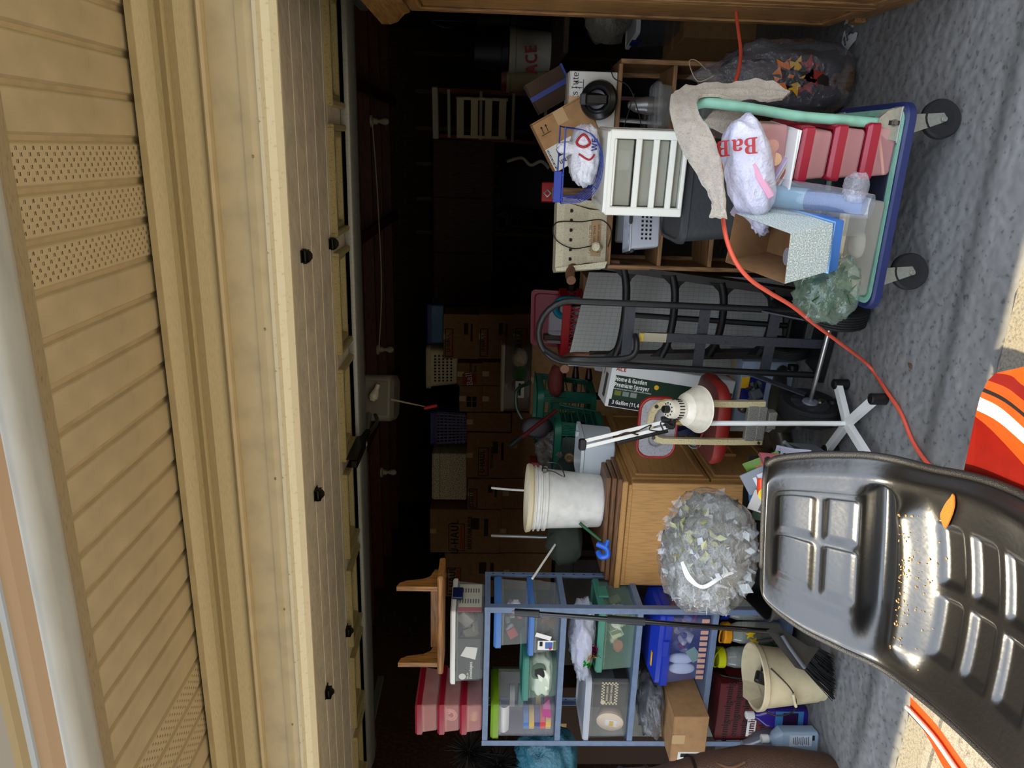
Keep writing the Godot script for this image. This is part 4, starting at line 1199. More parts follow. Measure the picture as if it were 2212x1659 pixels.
	# floral box lying on its lid, open side to the left
	flower_box()
	# blue roll in a clear sleeve
	var a = P(1868, 445, 2.15)
	var c = P(1640, 420, 2.36)
	var rt = T("blue_roll", "blue rolled sheet in a clear sleeve lying down across the cart load", "roll")
	var dir = (c - a).normalized()
	pa(rt, "roll", B().tube([a, a.lerp(c, 0.5), c], [0.028, 0.03, 0.032], 18), mt("blue vinyl", Color(0.10, 0.28, 0.50), 0.3))
	pa(rt, "paper_band", B().tube([a.lerp(c, 0.52), a.lerp(c, 0.98)], 0.034, 18), mt("pale blue paper", Color(0.36, 0.52, 0.60), 0.5))
	pa(rt, "sleeve", B().tube([a - dir * 0.02, a.lerp(c, 0.3) + Vector3(0, 0.015, 0), a.lerp(c, 0.7) + Vector3(0, 0.03, 0), c + Vector3(0, 0.01, 0)], [0.036, 0.05, 0.058, 0.05], 18), mt("clear film", Color(0.85, 0.88, 0.95), 0.08, 0, 0.13))
	var fb = P(1850, 405, 2.11)
	pa(rt, "sleeve_end", B().bag(fb, Vector3(0.04, 0.032, 0.03), 0.25, 0.12, 9, 0.8, 30), mt("clear film crumpled", Color(0.88, 0.88, 0.94), 0.06, 0, 0.12, "", Vector3.ONE, "crink", 5.0, 1.0))

func flower_box():
	# a deep lidless gift box seen into from its open top; front and right faces printed
	var fl = mt("floral paper", Color(1, 1, 1), 0.7, 0, 1, "floral", Vector3.ONE * 11)
	var ins = mt("kraft inside", Color(0.50, 0.36, 0.22), 0.9, 0, 1, "mottle", Vector3.ONE * 4)
	var t = T("floral_box", "tall gift box in blue floral paper lying open on the cart, brown inside", "box")
	# corners by where they stand: open rim o0..o3, closed end b0..b3
	var o0 = P(1588, 461, 2.30)
	var o1 = P(1708, 505, 2.06)
	var o2 = P(1695, 613, 2.10)
	var o3 = P(1567, 566, 2.34)
	var ax = P(1803, 482, 2.145) - o1
	var pts = [o0, o1, o2, o3]
	var b = B()
	var q = pts.map(func(p): return p + ax)
	b.face([o0, o1, q[1], q[0]], R)
	b.face([o1, o2, q[2], q[1]], -F)
	b.face([o2, o3, q[3], q[2]], -R)
	b.face([o3, o0, q[0], q[3]], F)
	b.face([q[0], q[1], q[2], q[3]], ax)
	pa(t, "sleeve", b, fl)
	var bi = B()
	var cen: Vector3 = (o0 + o1 + o2 + o3) / 4.0
	var p2 = pts.map(func(p): return p + (cen - p) * 0.012)
	var q2 = q.map(func(p): return p + (cen + ax - p) * 0.02 - ax * 0.02)
	for k in 4:
		bi.face([p2[k], p2[(k + 1) % 4], q2[(k + 1) % 4], q2[k]], R)
		bi.face([pts[k], pts[(k + 1) % 4], p2[(k + 1) % 4], p2[k]], -ax)
	bi.face(q2, -ax)
	pa(t, "lining", bi, ins)
	# blue lid pushed on the closed end
	var lb = B()
	var grow = func(p: Vector3, k: float) -> Vector3: return cen + (p - cen) * 1.03 + ax * k
	var r0 = pts.map(func(p): return grow.call(p, 0.97))
	var r1 = pts.map(func(p): return grow.call(p, 1.2))
	lb.loft([r0, r1], false, true, true)
	pa(t, "lid", lb, mt("blue lid paper", Color(0.22, 0.42, 0.70), 0.5))
	pa(t, "trim_lace", B().tube(r0.map(func(p): return p + ax * 0.01), 0.004, 6, true), mt("blue glitter", Color(0.5, 0.7, 0.95), 0.3))
	O("glass_jar", B().lathe([[0.026, -0.02], [0.03, 0], [0.026, 0.02]], 20), mt("jar lid", Color(0.6, 0.63, 0.68), 0.2, 0.5), "round silver jar lid inside the floral box", "jar", o1.lerp(o2, 0.6) + ax * 0.32 + (o0 - o1) * 0.14)

# ---- hand trucks, lamp, swivel chair, oak chest and what stands on it
func middle():
	hand_trucks()
	lamp_and_chair()
	chest()
	floor_clutter()

func wheel(par: Node3D, c: Vector3, r: float, w: float, rot: Vector3, hub: Material):
	var rub = mt("tyre rubber", Color(0.045, 0.045, 0.048), 0.75, 0, 1, "mottle", Vector3.ONE * 6)
	var h = w / 2
	var rows = [[r * 0.62, -h * 0.8], [r * 0.9, -h], [r * 0.96, -h * 0.85]]
	for k in 6:
		var y = -h * 0.7 + k * h * 0.28
		rows += [[r, y - h * 0.08], [r, y + h * 0.08], [r * 0.975, y + h * 0.14]]
	rows += [[r * 0.96, h * 0.85], [r * 0.9, h], [r * 0.62, h * 0.8]]
	var t = pa(par, "wheel", B().at(c, rot).lathe(rows, 36), rub)
	var hb = B().at(c, rot)
	for s in [-1.0, 1.0]:
		hb.lathe([[r * 0.62, s * h * 0.8], [r * 0.55, s * h * 0.5], [r * 0.28, s * h * 0.55], [r * 0.24, s * h * 1.0], [r * 0.12, s * h * 1.05]], 24)
	pa(t, "hub", hb, hub)
	var sp = B()
	for k in 8:
		var a = TAU * k / 8
		sp.xf(Transform3D(Basis.from_euler(rot * PI / 180), c) * Transform3D(Basis(Vector3.UP, a), Vector3.ZERO)).box(Vector3(r * 0.42, h * 0.5, 0), Vector3(r * 0.3, h * 0.35, r * 0.03))
	pa(t, "hub_ribs", sp, hub)

func hand_trucks():
	var iron = mt("charcoal iron", Color(0.12, 0.122, 0.128), 0.42, 0.25, 1, "dirt", Vector3.ONE * 3)
	var bar = mt("slate paint", Color(0.19, 0.20, 0.225), 0.5, 0.1, 1, "dirt", Vector3.ONE * 3)
	var hub = mt("grey hub", Color(0.42, 0.42, 0.46), 0.45)
	var o = Vector3(-0.795, 0, -2.786)
	var t = T("hand_truck", "charcoal steel hand truck with rounded loop top, standing upright nearest the camera", "hand truck", o, -10)
	var zr = -0.17
	# rails and loop
	var pts = [Vector3(-0.15, 0.012, zr), Vector3(-0.15, 0.5, zr - 0.03), Vector3(-0.145, 1.10, zr - 0.07)]
	for k in range(0, 13):
		var a = PI - PI * k / 12.0
		pts.append(Vector3(cos(a) * 0.145, 1.145 + sin(a) * 0.135, zr - 0.075))
	pts += [Vector3(0.145, 1.10, zr - 0.07), Vector3(0.15, 0.5, zr - 0.03), Vector3(0.15, 0.012, zr)]
	pa(t, "frame_tube", B().tube(pts, 0.0145, 12), iron)
	pa(t, "grip_loop", B().tube(Mb.smooth([Vector3(-0.09, 1.245, zr - 0.07), Vector3(-0.105, 1.18, zr - 0.02), Vector3(-0.085, 1.12, zr + 0.02), Vector3(-0.08, 1.0, zr + 0.03), Vector3(-0.07, 0.9, zr + 0.03), Vector3(-0.045, 0.865, zr + 0.02), Vector3(-0.005, 0.86, zr - 0.01), Vector3(0.0, 0.86, zr - 0.05)], 7), 0.0135, 12), iron)
	for y in [0.885, 0.565, 0.265]:
		pa(t, "cross_strap", B().bar(Vector3(-0.155, y, zr - 0.01 - y * 0.06), Vector3(0.155, y + 0.008, zr - 0.01 - y * 0.06), 0.046, 0.006, Vector3.UP), bar)
	pa(t, "centre_strap", B().bar(Vector3(0.0, 0.05, zr - 0.008), Vector3(0.0, 0.84, zr - 0.045), 0.042, 0.006, Vector3.RIGHT), bar)
	var lb = pa(t, "maker_plate", B().bar(Vector3(0.0, 0.725, zr - 0.034), Vector3(0.0, 0.845, zr - 0.039), 0.041, 0.004, Vector3.RIGHT), mt("foil label", Color(0.78, 0.76, 0.68), 0.28, 0.7, 1, "dirt", Vector3.ONE * 20))
	lb.set_meta("label", "crinkled silver foil label")
	pa(lb, "label_band", B().bar(Vector3(0.0, 0.825, zr - 0.034), Vector3(0.0, 0.842, zr - 0.0352), 0.038, 0.004, Vector3.RIGHT), mt("yellow band", Color(0.7, 0.6, 0.2), 0.5))
	for s in [-1.0, 1.0]:
		pa(t, "brace", B().bar(Vector3(s * 0.15, 0.34, zr - 0.005), Vector3(s * 0.165, 0.145, -0.02), 0.03, 0.006, Vector3.UP), bar)
		wheel(t, Vector3(s * 0.222, 0.1265, 0), 0.1265, 0.075, Vector3(0, 0, -90), hub)
	pa(t, "axle", B().tube([Vector3(-0.25, 0.1265, 0), Vector3(0.25, 0.1265, 0)], 0.0095, 10), mt("bright axle", Color(0.7, 0.7, 0.7), 0.25, 0.9))
	pa(t, "toe_plate", B().box(Vector3(0, 0.008, zr - 0.09), Vector3(0.36, 0.008, 0.2), 0.003).box(Vector3(0, 0.03, zr + 0.008), Vector3(0.36, 0.05, 0.008), 0.002), iron)
	# old truck with wooden handles behind it
	var wd = mt("blackened wood", Color(0.13, 0.10, 0.08), 0.55, 0, 1, "splat", Vector3(6, 1, 6))
	var hd = mt("worn handle", Color(0.46, 0.30, 0.2), 0.65, 0, 1, "splat", Vector3.ONE * 7)
	var ci = mt("black casting", Color(0.06, 0.06, 0.062), 0.5, 0.3, 1, "dirt", Vector3.ONE * 4)
	var b = T("old_hand_truck", "old hand truck with worn wooden handles and black cast cross bars, behind the steel one", "hand truck", Vector3(-0.74, 0, -3.24), -8)
	var topw = 0.235
	var botw = 0.15
	for s in [-1.0, 1.0]:
		pa(b, "rail", B().bar(Vector3(s * botw, 0.06, 0.0), Vector3(s * topw, 1.0, -0.10), 0.036, 0.045, Vector3.RIGHT), wd)
		pa(b, "handle", B().tube(Mb.smooth([Vector3(s * topw, 0.90, -0.095), Vector3(s * topw, 1.04, -0.1), Vector3(s * topw, 1.09, -0.09), Vector3(s * (topw - 0.004), 1.12, -0.05), Vector3(s * (topw - 0.012), 1.14, 0.03), Vector3(s * (topw - 0.02), 1.14, 0.10)], 6), 0.021, 12), hd)
		wheel(b, Vector3(s * 0.10, 0.105, 0.06), 0.105, 0.05, Vector3(0, 0, -90), ci)
	for k in 4:
		var y = 0.86 - k * 0.225
		var f = lerpf(topw, botw, (0.97 - y) / 0.91)
		var z0 = -0.10 * (y - 0.06) / 0.91 + 0.012
		var cp = pa(b, "cross_bar", B().tube(Mb.smooth([Vector3(-f, y + 0.02, z0), Vector3(-f * 0.6, y, z0 + 0.012), Vector3(0, y - 0.006, z0 + 0.02), Vector3(f * 0.6, y, z0 + 0.012), Vector3(f, y + 0.02, z0)], 5), 0.019, 8), ci)
		for s in [-1.0, 1.0]:
			pa(cp, "gusset", B().prism([Vector2(s * f, y + 0.075), Vector2(s * (f - 0.022), y + 0.05), Vector2(s * (f - 0.045), y + 0.025), Vector2(s * (f - 0.085), y + 0.012), Vector2(s * (f - 0.085), y - 0.008), Vector2(s * (f - 0.045), y - 0.022), Vector2(s * (f - 0.022), y - 0.045), Vector2(s * f, y - 0.07)], z0 - 0.006, z0 + 0.010), ci)
	pa(b, "centre_bar", B().tube([Vector3(0, 0.10, 0.03), Vector3(0, 0.86, -0.07)], 0.014, 8), ci)
	pa(b, "axle", B().tube([Vector3(-0.13, 0.105, 0.06), Vector3(0.13, 0.105, 0.06)], 0.013, 8), ci)
	pa(b, "nose", B().box(Vector3(0, 0.006, -0.05), Vector3(0.32, 0.01, 0.12), 0.003).box(Vector3(0, 0.04, 0.0), Vector3(0.32, 0.06, 0.012), 0.002), ci)
	# big gridded board and a second sheet leaning behind
	var gm = StandardMaterial3D.new()
	gm.resource_name = "gridded laminate"
	var im = Image.create(128, 128, false, Image.FORMAT_RGB8)
	im.fill(Color(0.58, 0.58, 0.56))
	for k in 4:
		im.fill_rect(Rect2i(k * 32, 0, 2, 128), Color(0.40, 0.41, 0.43))
		im.fill_rect(Rect2i(0, k * 32, 128, 2), Color(0.46, 0.47, 0.48))
	gm.albedo_texture = ImageTexture.create_from_image(im)
	gm.uv1_scale = Vector3(6, 10, 1)
	gm.roughness = 0.55
	gm.cull_mode = BaseMaterial3D.CULL_DISABLED
	var a0 = P(1272, 588, 3.72)
	var a1 = P(1224, 790, 3.72)
	var g0 = G(1680, 600, 0.02)
	g0 = Vector3(a0.x + 0.02, 0.012, a0.z + 0.16)
	var g1 = Vector3(a1.x - 0.0, 0.012, a1.z + 0.14)
	O("gridded_board", ribbon([[a1, a0], [a1.lerp(g1, 0.35) + Vector3(0, 0, -0.01), a0.lerp(g0, 0.35)], [a1.lerp(g1, 0.7), a0.lerp(g0, 0.7)], [g1, g0]], 0.012, 8, 0.004, 3), gm, "large white gridded board leaning behind the hand trucks", "board")
	O("gridded_sheet", ribbon([[P(1285, 800, 3.85), P(1275, 770, 3.85)], [P(1400, 820, 3.8), P(1400, 770, 3.8)], [P(1520, 838, 3.72), P(1500, 780, 3.74)], [P(1590, 842, 3.66), P(1600, 770, 3.68)], [P(1690, 842, 3.6), P(1700, 740, 3.62)]], 0.004, 8, 0.006, 4), gm, "thin curled gridded sheet beside the sprayer carton", "sheet")
	# carton, red crate, pink lid and teal pieces showing through the loop
	carton("stout_carton", "plain carton on the floor behind the gridded board, under the red crate", Vector3(-0.98, 0, -4.3), 0, 0.55, 0.48, 0.42)
	carton("stout_carton", "upper plain carton behind the gridded board, under the red crate", Vector3(-0.98, 0.483, -4.3), 2, 0.53, 0.44, 0.42)
	var red = mt("red crate", Color(0.58, 0.03, 0.09), 0.4)
	var cr = T("milk_crate", "red plastic lattice crate behind the loop of the steel hand truck", "crate", Vector3(-1.0, 0.928, -4.25), -8)
	var cb = B()
	for e in [-1.0, 1.0]:
		cb.box(Vector3(0, 0.115, e * 0.15), Vector3(0.34, 0.05, 0.012), 0.003).box(Vector3(0, 0.015, e * 0.15), Vector3(0.34, 0.03, 0.012), 0.003)
		cb.box(Vector3(e * 0.165, 0.115, 0), Vector3(0.012, 0.05, 0.3), 0.003).box(Vector3(e * 0.165, 0.015, 0), Vector3(0.012, 0.03, 0.3), 0.003)
		for k in 8:
			cb.bar(Vector3(-0.16 + k * 0.04, 0.02, e * 0.15), Vector3(-0.12 + k * 0.04, 0.1, e * 0.15), 0.006, 0.008, Vector3.RIGHT).bar(Vector3(-0.12 + k * 0.04, 0.02, e * 0.15), Vector3(-0.16 + k * 0.04, 0.1, e * 0.15), 0.006, 0.008, Vector3.RIGHT)
	cb.box(Vector3(0, 0.004, 0), Vector3(0.33, 0.008, 0.3))
	pa(cr, "lattice", cb, red)
	O("rose_lid", B().rlo([[0, 0.19, 0.12, 0.03], [0.012, 0.19, 0.12, 0.03], [0.012, 0.17, 0.10, 0.03], [0.006, 0.16, 0.09, 0.03]], true, true), mt("dusty rose lid", Color(0.50, 0.14, 0.20), 0.45), "dusty rose plastic lid standing on edge behind the red crate", "tray", Vector3(-1.02, 1.11, -4.45), 0).rotation_degrees = Vector3(78, 0, 8)  # a loose plastic lid propped on its edge
	O("teal_holder", B().tube(Mb.smooth([Vector3(-0.06, 0, 0), Vector3(-0.055, 0.12, 0), Vector3(0.0, 0.16, 0), Vector3(0.06, 0.13, 0), Vector3(0.06, 0.02, 0)], 6), 0.02, 10), mt("teal plastic", Color(0.05, 0.42, 0.5), 0.4), "teal plastic handle piece standing in the red crate", "holder", Vector3(-0.9, 0.94, -4.2), -20)
	var fn = T("file_dividers", "fan of pale grey dividers standing in the red crate", "dividers", Vector3(-1.02, 0.938, -4.22))
	for k in 4:
		pa(fn, "divider", B().at(Vector3(0.035 * k - 0.05, 0.10, 0.02 * k - 0.05), Vector3(-10, 8 * k - 10, 0)).box(Vector3.ZERO, Vector3(0.15, 0.19, 0.006), 0.002), mt("pale divider", Color(0.5, 0.48, 0.5), 0.6))

func lamp_and_chair():
	var wp = mt("white enamel", Color(0.88, 0.88, 0.86), 0.3)
	var ow = mt("aged white enamel", Color(0.87, 0.84, 0.76), 0.32, 0, 1, "mottle", Vector3.ONE * 6)
	var base = G(1830, 915, 0.05)
	base.y = 0
	var t = T("task_lamp", "white jointed task lamp on a pole with a four-footed floor base", "lamp", base)
	var ends = [G(1812, 830, 0.04), G(1893, 862, 0.04), G(1790, 972, 0.04), G(1905, 1030, 0.04)]
	for e in ends:
		var p: Vector3 = e - base
		p.y = 0.045
		pa(t, "leg", B().bar(Vector3(0, 0.05, 0), p, 0.030, 0.024, Vector3.UP.cross(p)), wp)
		pa(t, "foot_cap", B().at(p, Vector3(0, 0, 0)).lathe([[0.018, -0.044], [0.022, -0.04], [0.022, 0.016], [0.017, 0.02]], 14), blk())
	var top = P(1478, 914, 2.9) - base
	pa(t, "pole", B().tube([Vector3(0, 0.04, 0), Vector3(top.x, top.y, top.z)], 0.0105, 12), wp)
	pa(t, "collar", B().tube([top, top + Vector3(0, 0.035, 0)], [0.011, 0.008], 10), mt("brass collar", Color(0.72, 0.6, 0.38), 0.35, 0.7))
	var j = top + Vector3(0, 0.05, 0)
	var far = P(1258, 960, 2.86) - base
	var side = R * 0.012
	for s in [-1.0, 1.0]:
		pa(t, "arm", B().bar(j + side * s, far + side * s, 0.014, 0.014, F), wp)
	pa(t, "spring", B().tube([j.lerp(far, 0.05) - R * 0.028, j.lerp(far, 0.62) - R * 0.028], 0.008, 8), blk())
	pa(t, "joint", B().at(far).box(Vector3(0, 0.0, 0), Vector3(0.045, 0.03, 0.03), 0.006), blk())
	pa(t, "joint", B().at(j).box(Vector3(0.0, 0.01, 0.0), Vector3(0.05, 0.045, 0.035), 0.008).box(Vector3(0.02, 0.03, 0.01), Vector3(0.02, 0.04, 0.02), 0.005), blk())
	# the shade points down and left in the room: axis from socket to mouth
	var s0 = P(1446, 884, 2.84) - base
	var s1 = P(1508, 884, 2.90) - base
	var ax = (s1 - s0).normalized()
	var u = ax.cross(F).normalized()
	var bs = Basis(u, ax, u.cross(ax))
	var L = (s1 - s0).length()
	pa(t, "shade", B().xf(Transform3D(bs, s0)).lathe([[0.002, -0.006], [0.034, -0.006], [0.036, 0.0], [0.042, L * 0.42], [0.05, L * 0.47], [0.066, L * 0.56], [0.094, L * 0.98], [0.097, L * 1.0], [0.093, L * 1.0], [0.064, L * 0.58], [0.048, L * 0.5]], 40, true, false), ow)
	var sl = B()
	for k in 20:
		var a = TAU * k / 20.0
		sl.xf(Transform3D(bs, s0) * Transform3D(Basis(Vector3.UP, a), Vector3.ZERO)).box(Vector3(0.0405, L * 0.24, 0), Vector3(0.004, 0.022, 0.0035))
		if k % 2 == 0:
			sl.xf(Transform3D(bs, s0) * Transform3D(Basis(Vector3.UP, a), Vector3.ZERO)).box(Vector3(0.026, -0.007, 0), Vector3(0.006, 0.003, 0.006), 0.001)
	pa(t, "vent_slots", sl, ink())
	pa(t, "switch", B().xf(Transform3D(bs, s0)).lathe([[0.013, -0.03], [0.015, -0.026], [0.015, -0.006]], 14), blk())
	pa(t, "knuckle", B().tube([j + Vector3(0, 0.01, 0), s0 + ax * 0.05], 0.014, 8), blk())
	var cd = []
	for k in 13:
		var q = j.lerp(far, pow(k / 14.0, 1.4) * 0.7)
		cd.append(q - F * (0.016 + 0.01 * sin(k * 1.3)) + R * (0.018 + 0.012 * sin(k * 2.7)) * cos(k * 1.7) + Vector3(0, 0.02 * sin(k * 2.3), 0))
	pa(t, "cord", B().tube(Mb.smooth(cd, 5), 0.0028, 6), blk())
	# red and cream swivel chair seen from behind
	var cx = Vector3(-1.19, 0, -2.98)
	var red = mt("red upholstery", Color(0.56, 0.13, 0.09), 0.55, 0, 1, "", Vector3.ONE, "peel", 6.0, 0.4)
	var top_red = mt("faded red vinyl", Color(0.36, 0.16, 0.14), 0.5)
	var cream = mt("stained cream paint", Color(0.78, 0.72, 0.55), 0.4, 0, 1, "dirt", Vector3.ONE * 6)
	var pan = mt("scuffed grey metal", Color(0.66, 0.66, 0.68), 0.35, 0.4, 1, "dirt", Vector3.ONE * 5)
	var cast = mt("grey casting", Color(0.55, 0.54, 0.50), 0.55, 0.2, 1, "splat", Vector3.ONE * 8)
	var sx0 = P(1527, 937, 3.1).x - cx.x
	var bx0 = P(1500, 915, 2.98).x - cx.x
	var c = T("swivel_chair", "old swivel chair with red seat, grey metal back pan and cream frame, seen from behind", "chair", cx)
	# seat: local coordinates, z towards the camera
	pa(c, "seat", B().at(Vector3(sx0, 0, -0.07)).rlo([[0.425, 0.16, 0.15, 0.09], [0.44, 0.185, 0.17, 0.10], [0.475, 0.19, 0.175, 0.10], [0.49, 0.18, 0.165, 0.09]], true, false, false, 8), red)
	pa(c, "seat_top", B().at(Vector3(sx0, 0, -0.07)).rlo([[0.489, 0.18, 0.165, 0.09], [0.502, 0.16, 0.145, 0.09], [0.505, 0.10, 0.09, 0.08]], false, true, false, 8), top_red)
	var bc = P(1420, 924, 3.02) - cx
	var bk = pa(c, "back_rest", B().at(bc, Vector3(90, 0, 0)).rlo([[-0.03, 0.125, 0.07, 0.05], [-0.015, 0.137, 0.084, 0.055], [-0.004, 0.137, 0.084, 0.055]], true, true, false, 8), red)
	pa(bk, "back_pan", B().at(bc, Vector3(90, 0, 0)).rlo([[-0.004, 0.130, 0.077, 0.05], [0.006, 0.128, 0.075, 0.05], [0.006, 0.085, 0.035, 0.03], [-0.003, 0.080, 0.03, 0.03]], true, true, true, 8), pan)
	var rimp = []
	for p in Mb.rr(0.0, 0.133, 0.08, 0.052, 8):
		rimp.append(bc + Vector3(p.x, -p.z, 0.004))
	pa(bk, "piping", B().tube(rimp, 0.006, 8, true), mt("red piping", Color(0.55, 0.12, 0.11), 0.4))
	# U bracket: flat bar down both sides
	var uz = bc.z + 0.02
	var ub = B()
	var arc = [Vector3(bx0 - 0.085, 0.325, uz - 0.01), Vector3(bx0 - 0.085, 0.45, uz), Vector3(bx0 - 0.085, bc.y - 0.06, uz)]
	for k in 9:
		var a = PI - PI * k / 8.0
		arc.append(Vector3(bx0 + cos(a) * 0.085, bc.y - 0.02 + sin(a) * 0.06, uz))
	arc += [Vector3(bx0 + 0.085, bc.y - 0.06, uz), Vector3(bx0 + 0.085, 0.45, uz), Vector3(bx0 + 0.085, 0.335, uz - 0.01)]
	var rings = []
	for i in arc.size():
		var d: Vector3 = (arc[mini(i + 1, arc.size() - 1)] - arc[maxi(i - 1, 0)]).normalized()
		var n = d.cross(Vector3.BACK).normalized() * 0.0125
		var z = Vector3(0, 0, 0.010)
		rings.append([arc[i] + n + z, arc[i] - n + z, arc[i] - n - z, arc[i] + n - z])
	pa(c, "back_bracket", ub.flat(rings), cream)
	pa(c, "bracket_bolts", B().at(Vector3(bx0 - 0.07, bc.y + 0.02, uz + 0.01), Vector3(90, 0, 0)).lathe([[0.009, 0], [0.007, 0.004]], 12).at(Vector3(bx0 + 0.07, bc.y + 0.02, uz + 0.01), Vector3(90, 0, 0)).lathe([[0.009, 0], [0.007, 0.004]], 12).at(Vector3(bx0 - 0.085, 0.345, uz), Vector3(90, 0, 0)).lathe([[0.006, 0.008], [0.006, 0.014]], 10), mt("bolt steel"))
	pa(c, "cross_plate", B().box(Vector3(bx0, 0.385, uz - 0.005), Vector3(0.155, 0.045, 0.03), 0.004).box(Vector3(bx0, 0.345, uz - 0.002), Vector3(0.15, 0.042, 0.03), 0.006).box(Vector3(bx0 + 0.02, 0.305, uz), Vector3(0.075, 0.035, 0.05), 0.004), cast)
	pa(c, "tilt_knob", B().at(Vector3(bx0 + 0.055, 0.415, uz - 0.04), Vector3(0, 0, 60)).lathe([[0.012, -0.02], [0.02, -0.01], [0.02, 0.01], [0.012, 0.02]], 12), mt("brown knob", Color(0.16, 0.09, 0.06), 0.4))
	pa(c, "pillar", B().at(Vector3(0.0, 0, -0.07)).lathe([[0.045, 0.10], [0.035, 0.16], [0.022, 0.2], [0.022, 0.42], [0.06, 0.43]], 20), cast)
	var olive = mt("olive bronze metal", Color(0.30, 0.29, 0.25), 0.32, 0.6)
	for k in 4:
		var a = deg_to_rad(48 + 90 * k)
		var dv = Vector3(cos(a), 0, sin(a))
		pa(c, "base_leg", B().tube(Mb.smooth([Vector3(0, 0.14, -0.07) + dv * 0.02, Vector3(0, 0.13, -0.07) + dv * 0.12, Vector3(0, 0.095, -0.07) + dv * 0.26, Vector3(0, 0.07, -0.07) + dv * 0.31], 5), [0.05, 0.05, 0.049, 0.047, 0.046, 0.044, 0.042, 0.04, 0.037, 0.034, 0.03, 0.028, 0.025, 0.022, 0.02, 0.016], 12), olive)
		pa(c, "caster", B().at(Vector3(0, 0.025, -0.07) + dv * 0.31, Vector3(0, 0, 90)).lathe([[0.016, -0.014], [0.025, -0.012], [0.025, 0.012], [0.016, 0.014]], 16), blk())
	# blue clip, red cord and can on the seat
	var bl = mt("navy plastic", Color(0.03, 0.06, 0.20), 0.4)
	O("navy_stand", B().bar(Vector3(-0.02, 0, 0.0), Vector3(-0.06, 0.10, 0), 0.05, 0.03, Vector3.BACK).box(Vector3(0.0, 0.10, -0.02), Vector3(0.17, 0.045, 0.05), 0.008).bar(Vector3(0.06, 0.0, 0), Vector3(0.05, 0.1, 0), 0.04, 0.03, Vector3.BACK), bl, "navy blue plastic stand resting on the red chair seat", "stand", cx + Vector3(sx0 - 0.02, 0.506, -0.08), -8)
	O("can", B().at(Vector3.ZERO, Vector3(80, 0, 10)).lathe([[0.028, -0.04], [0.03, -0.035], [0.03, 0.035], [0.032, 0.04], [0.026, 0.04], [0.024, 0.034]], 24), mt("dull can", Color(0.35, 0.36, 0.37), 0.3, 0.7), "grey tin can lying on the left of the red chair seat", "can", cx + Vector3(sx0 - 0.1, 0.535, -0.06))
	O("red_rope", B().tube(Mb.smooth([Vector3(0.06, 0.0, 0.03), Vector3(0.02, 0.012, 0.05), Vector3(-0.04, 0.008, 0.04), Vector3(-0.1, 0.02, 0.03), Vector3(-0.13, 0.01, 0.0), Vector3(-0.10, 0.004, -0.03)], 5), 0.006, 8), mt("red rope", Color(0.45, 0.04, 0.06), 0.7), "red twisted cord lying on the chair seat by the navy stand", "cord", cx + Vector3(sx0, 0.512, -0.03))

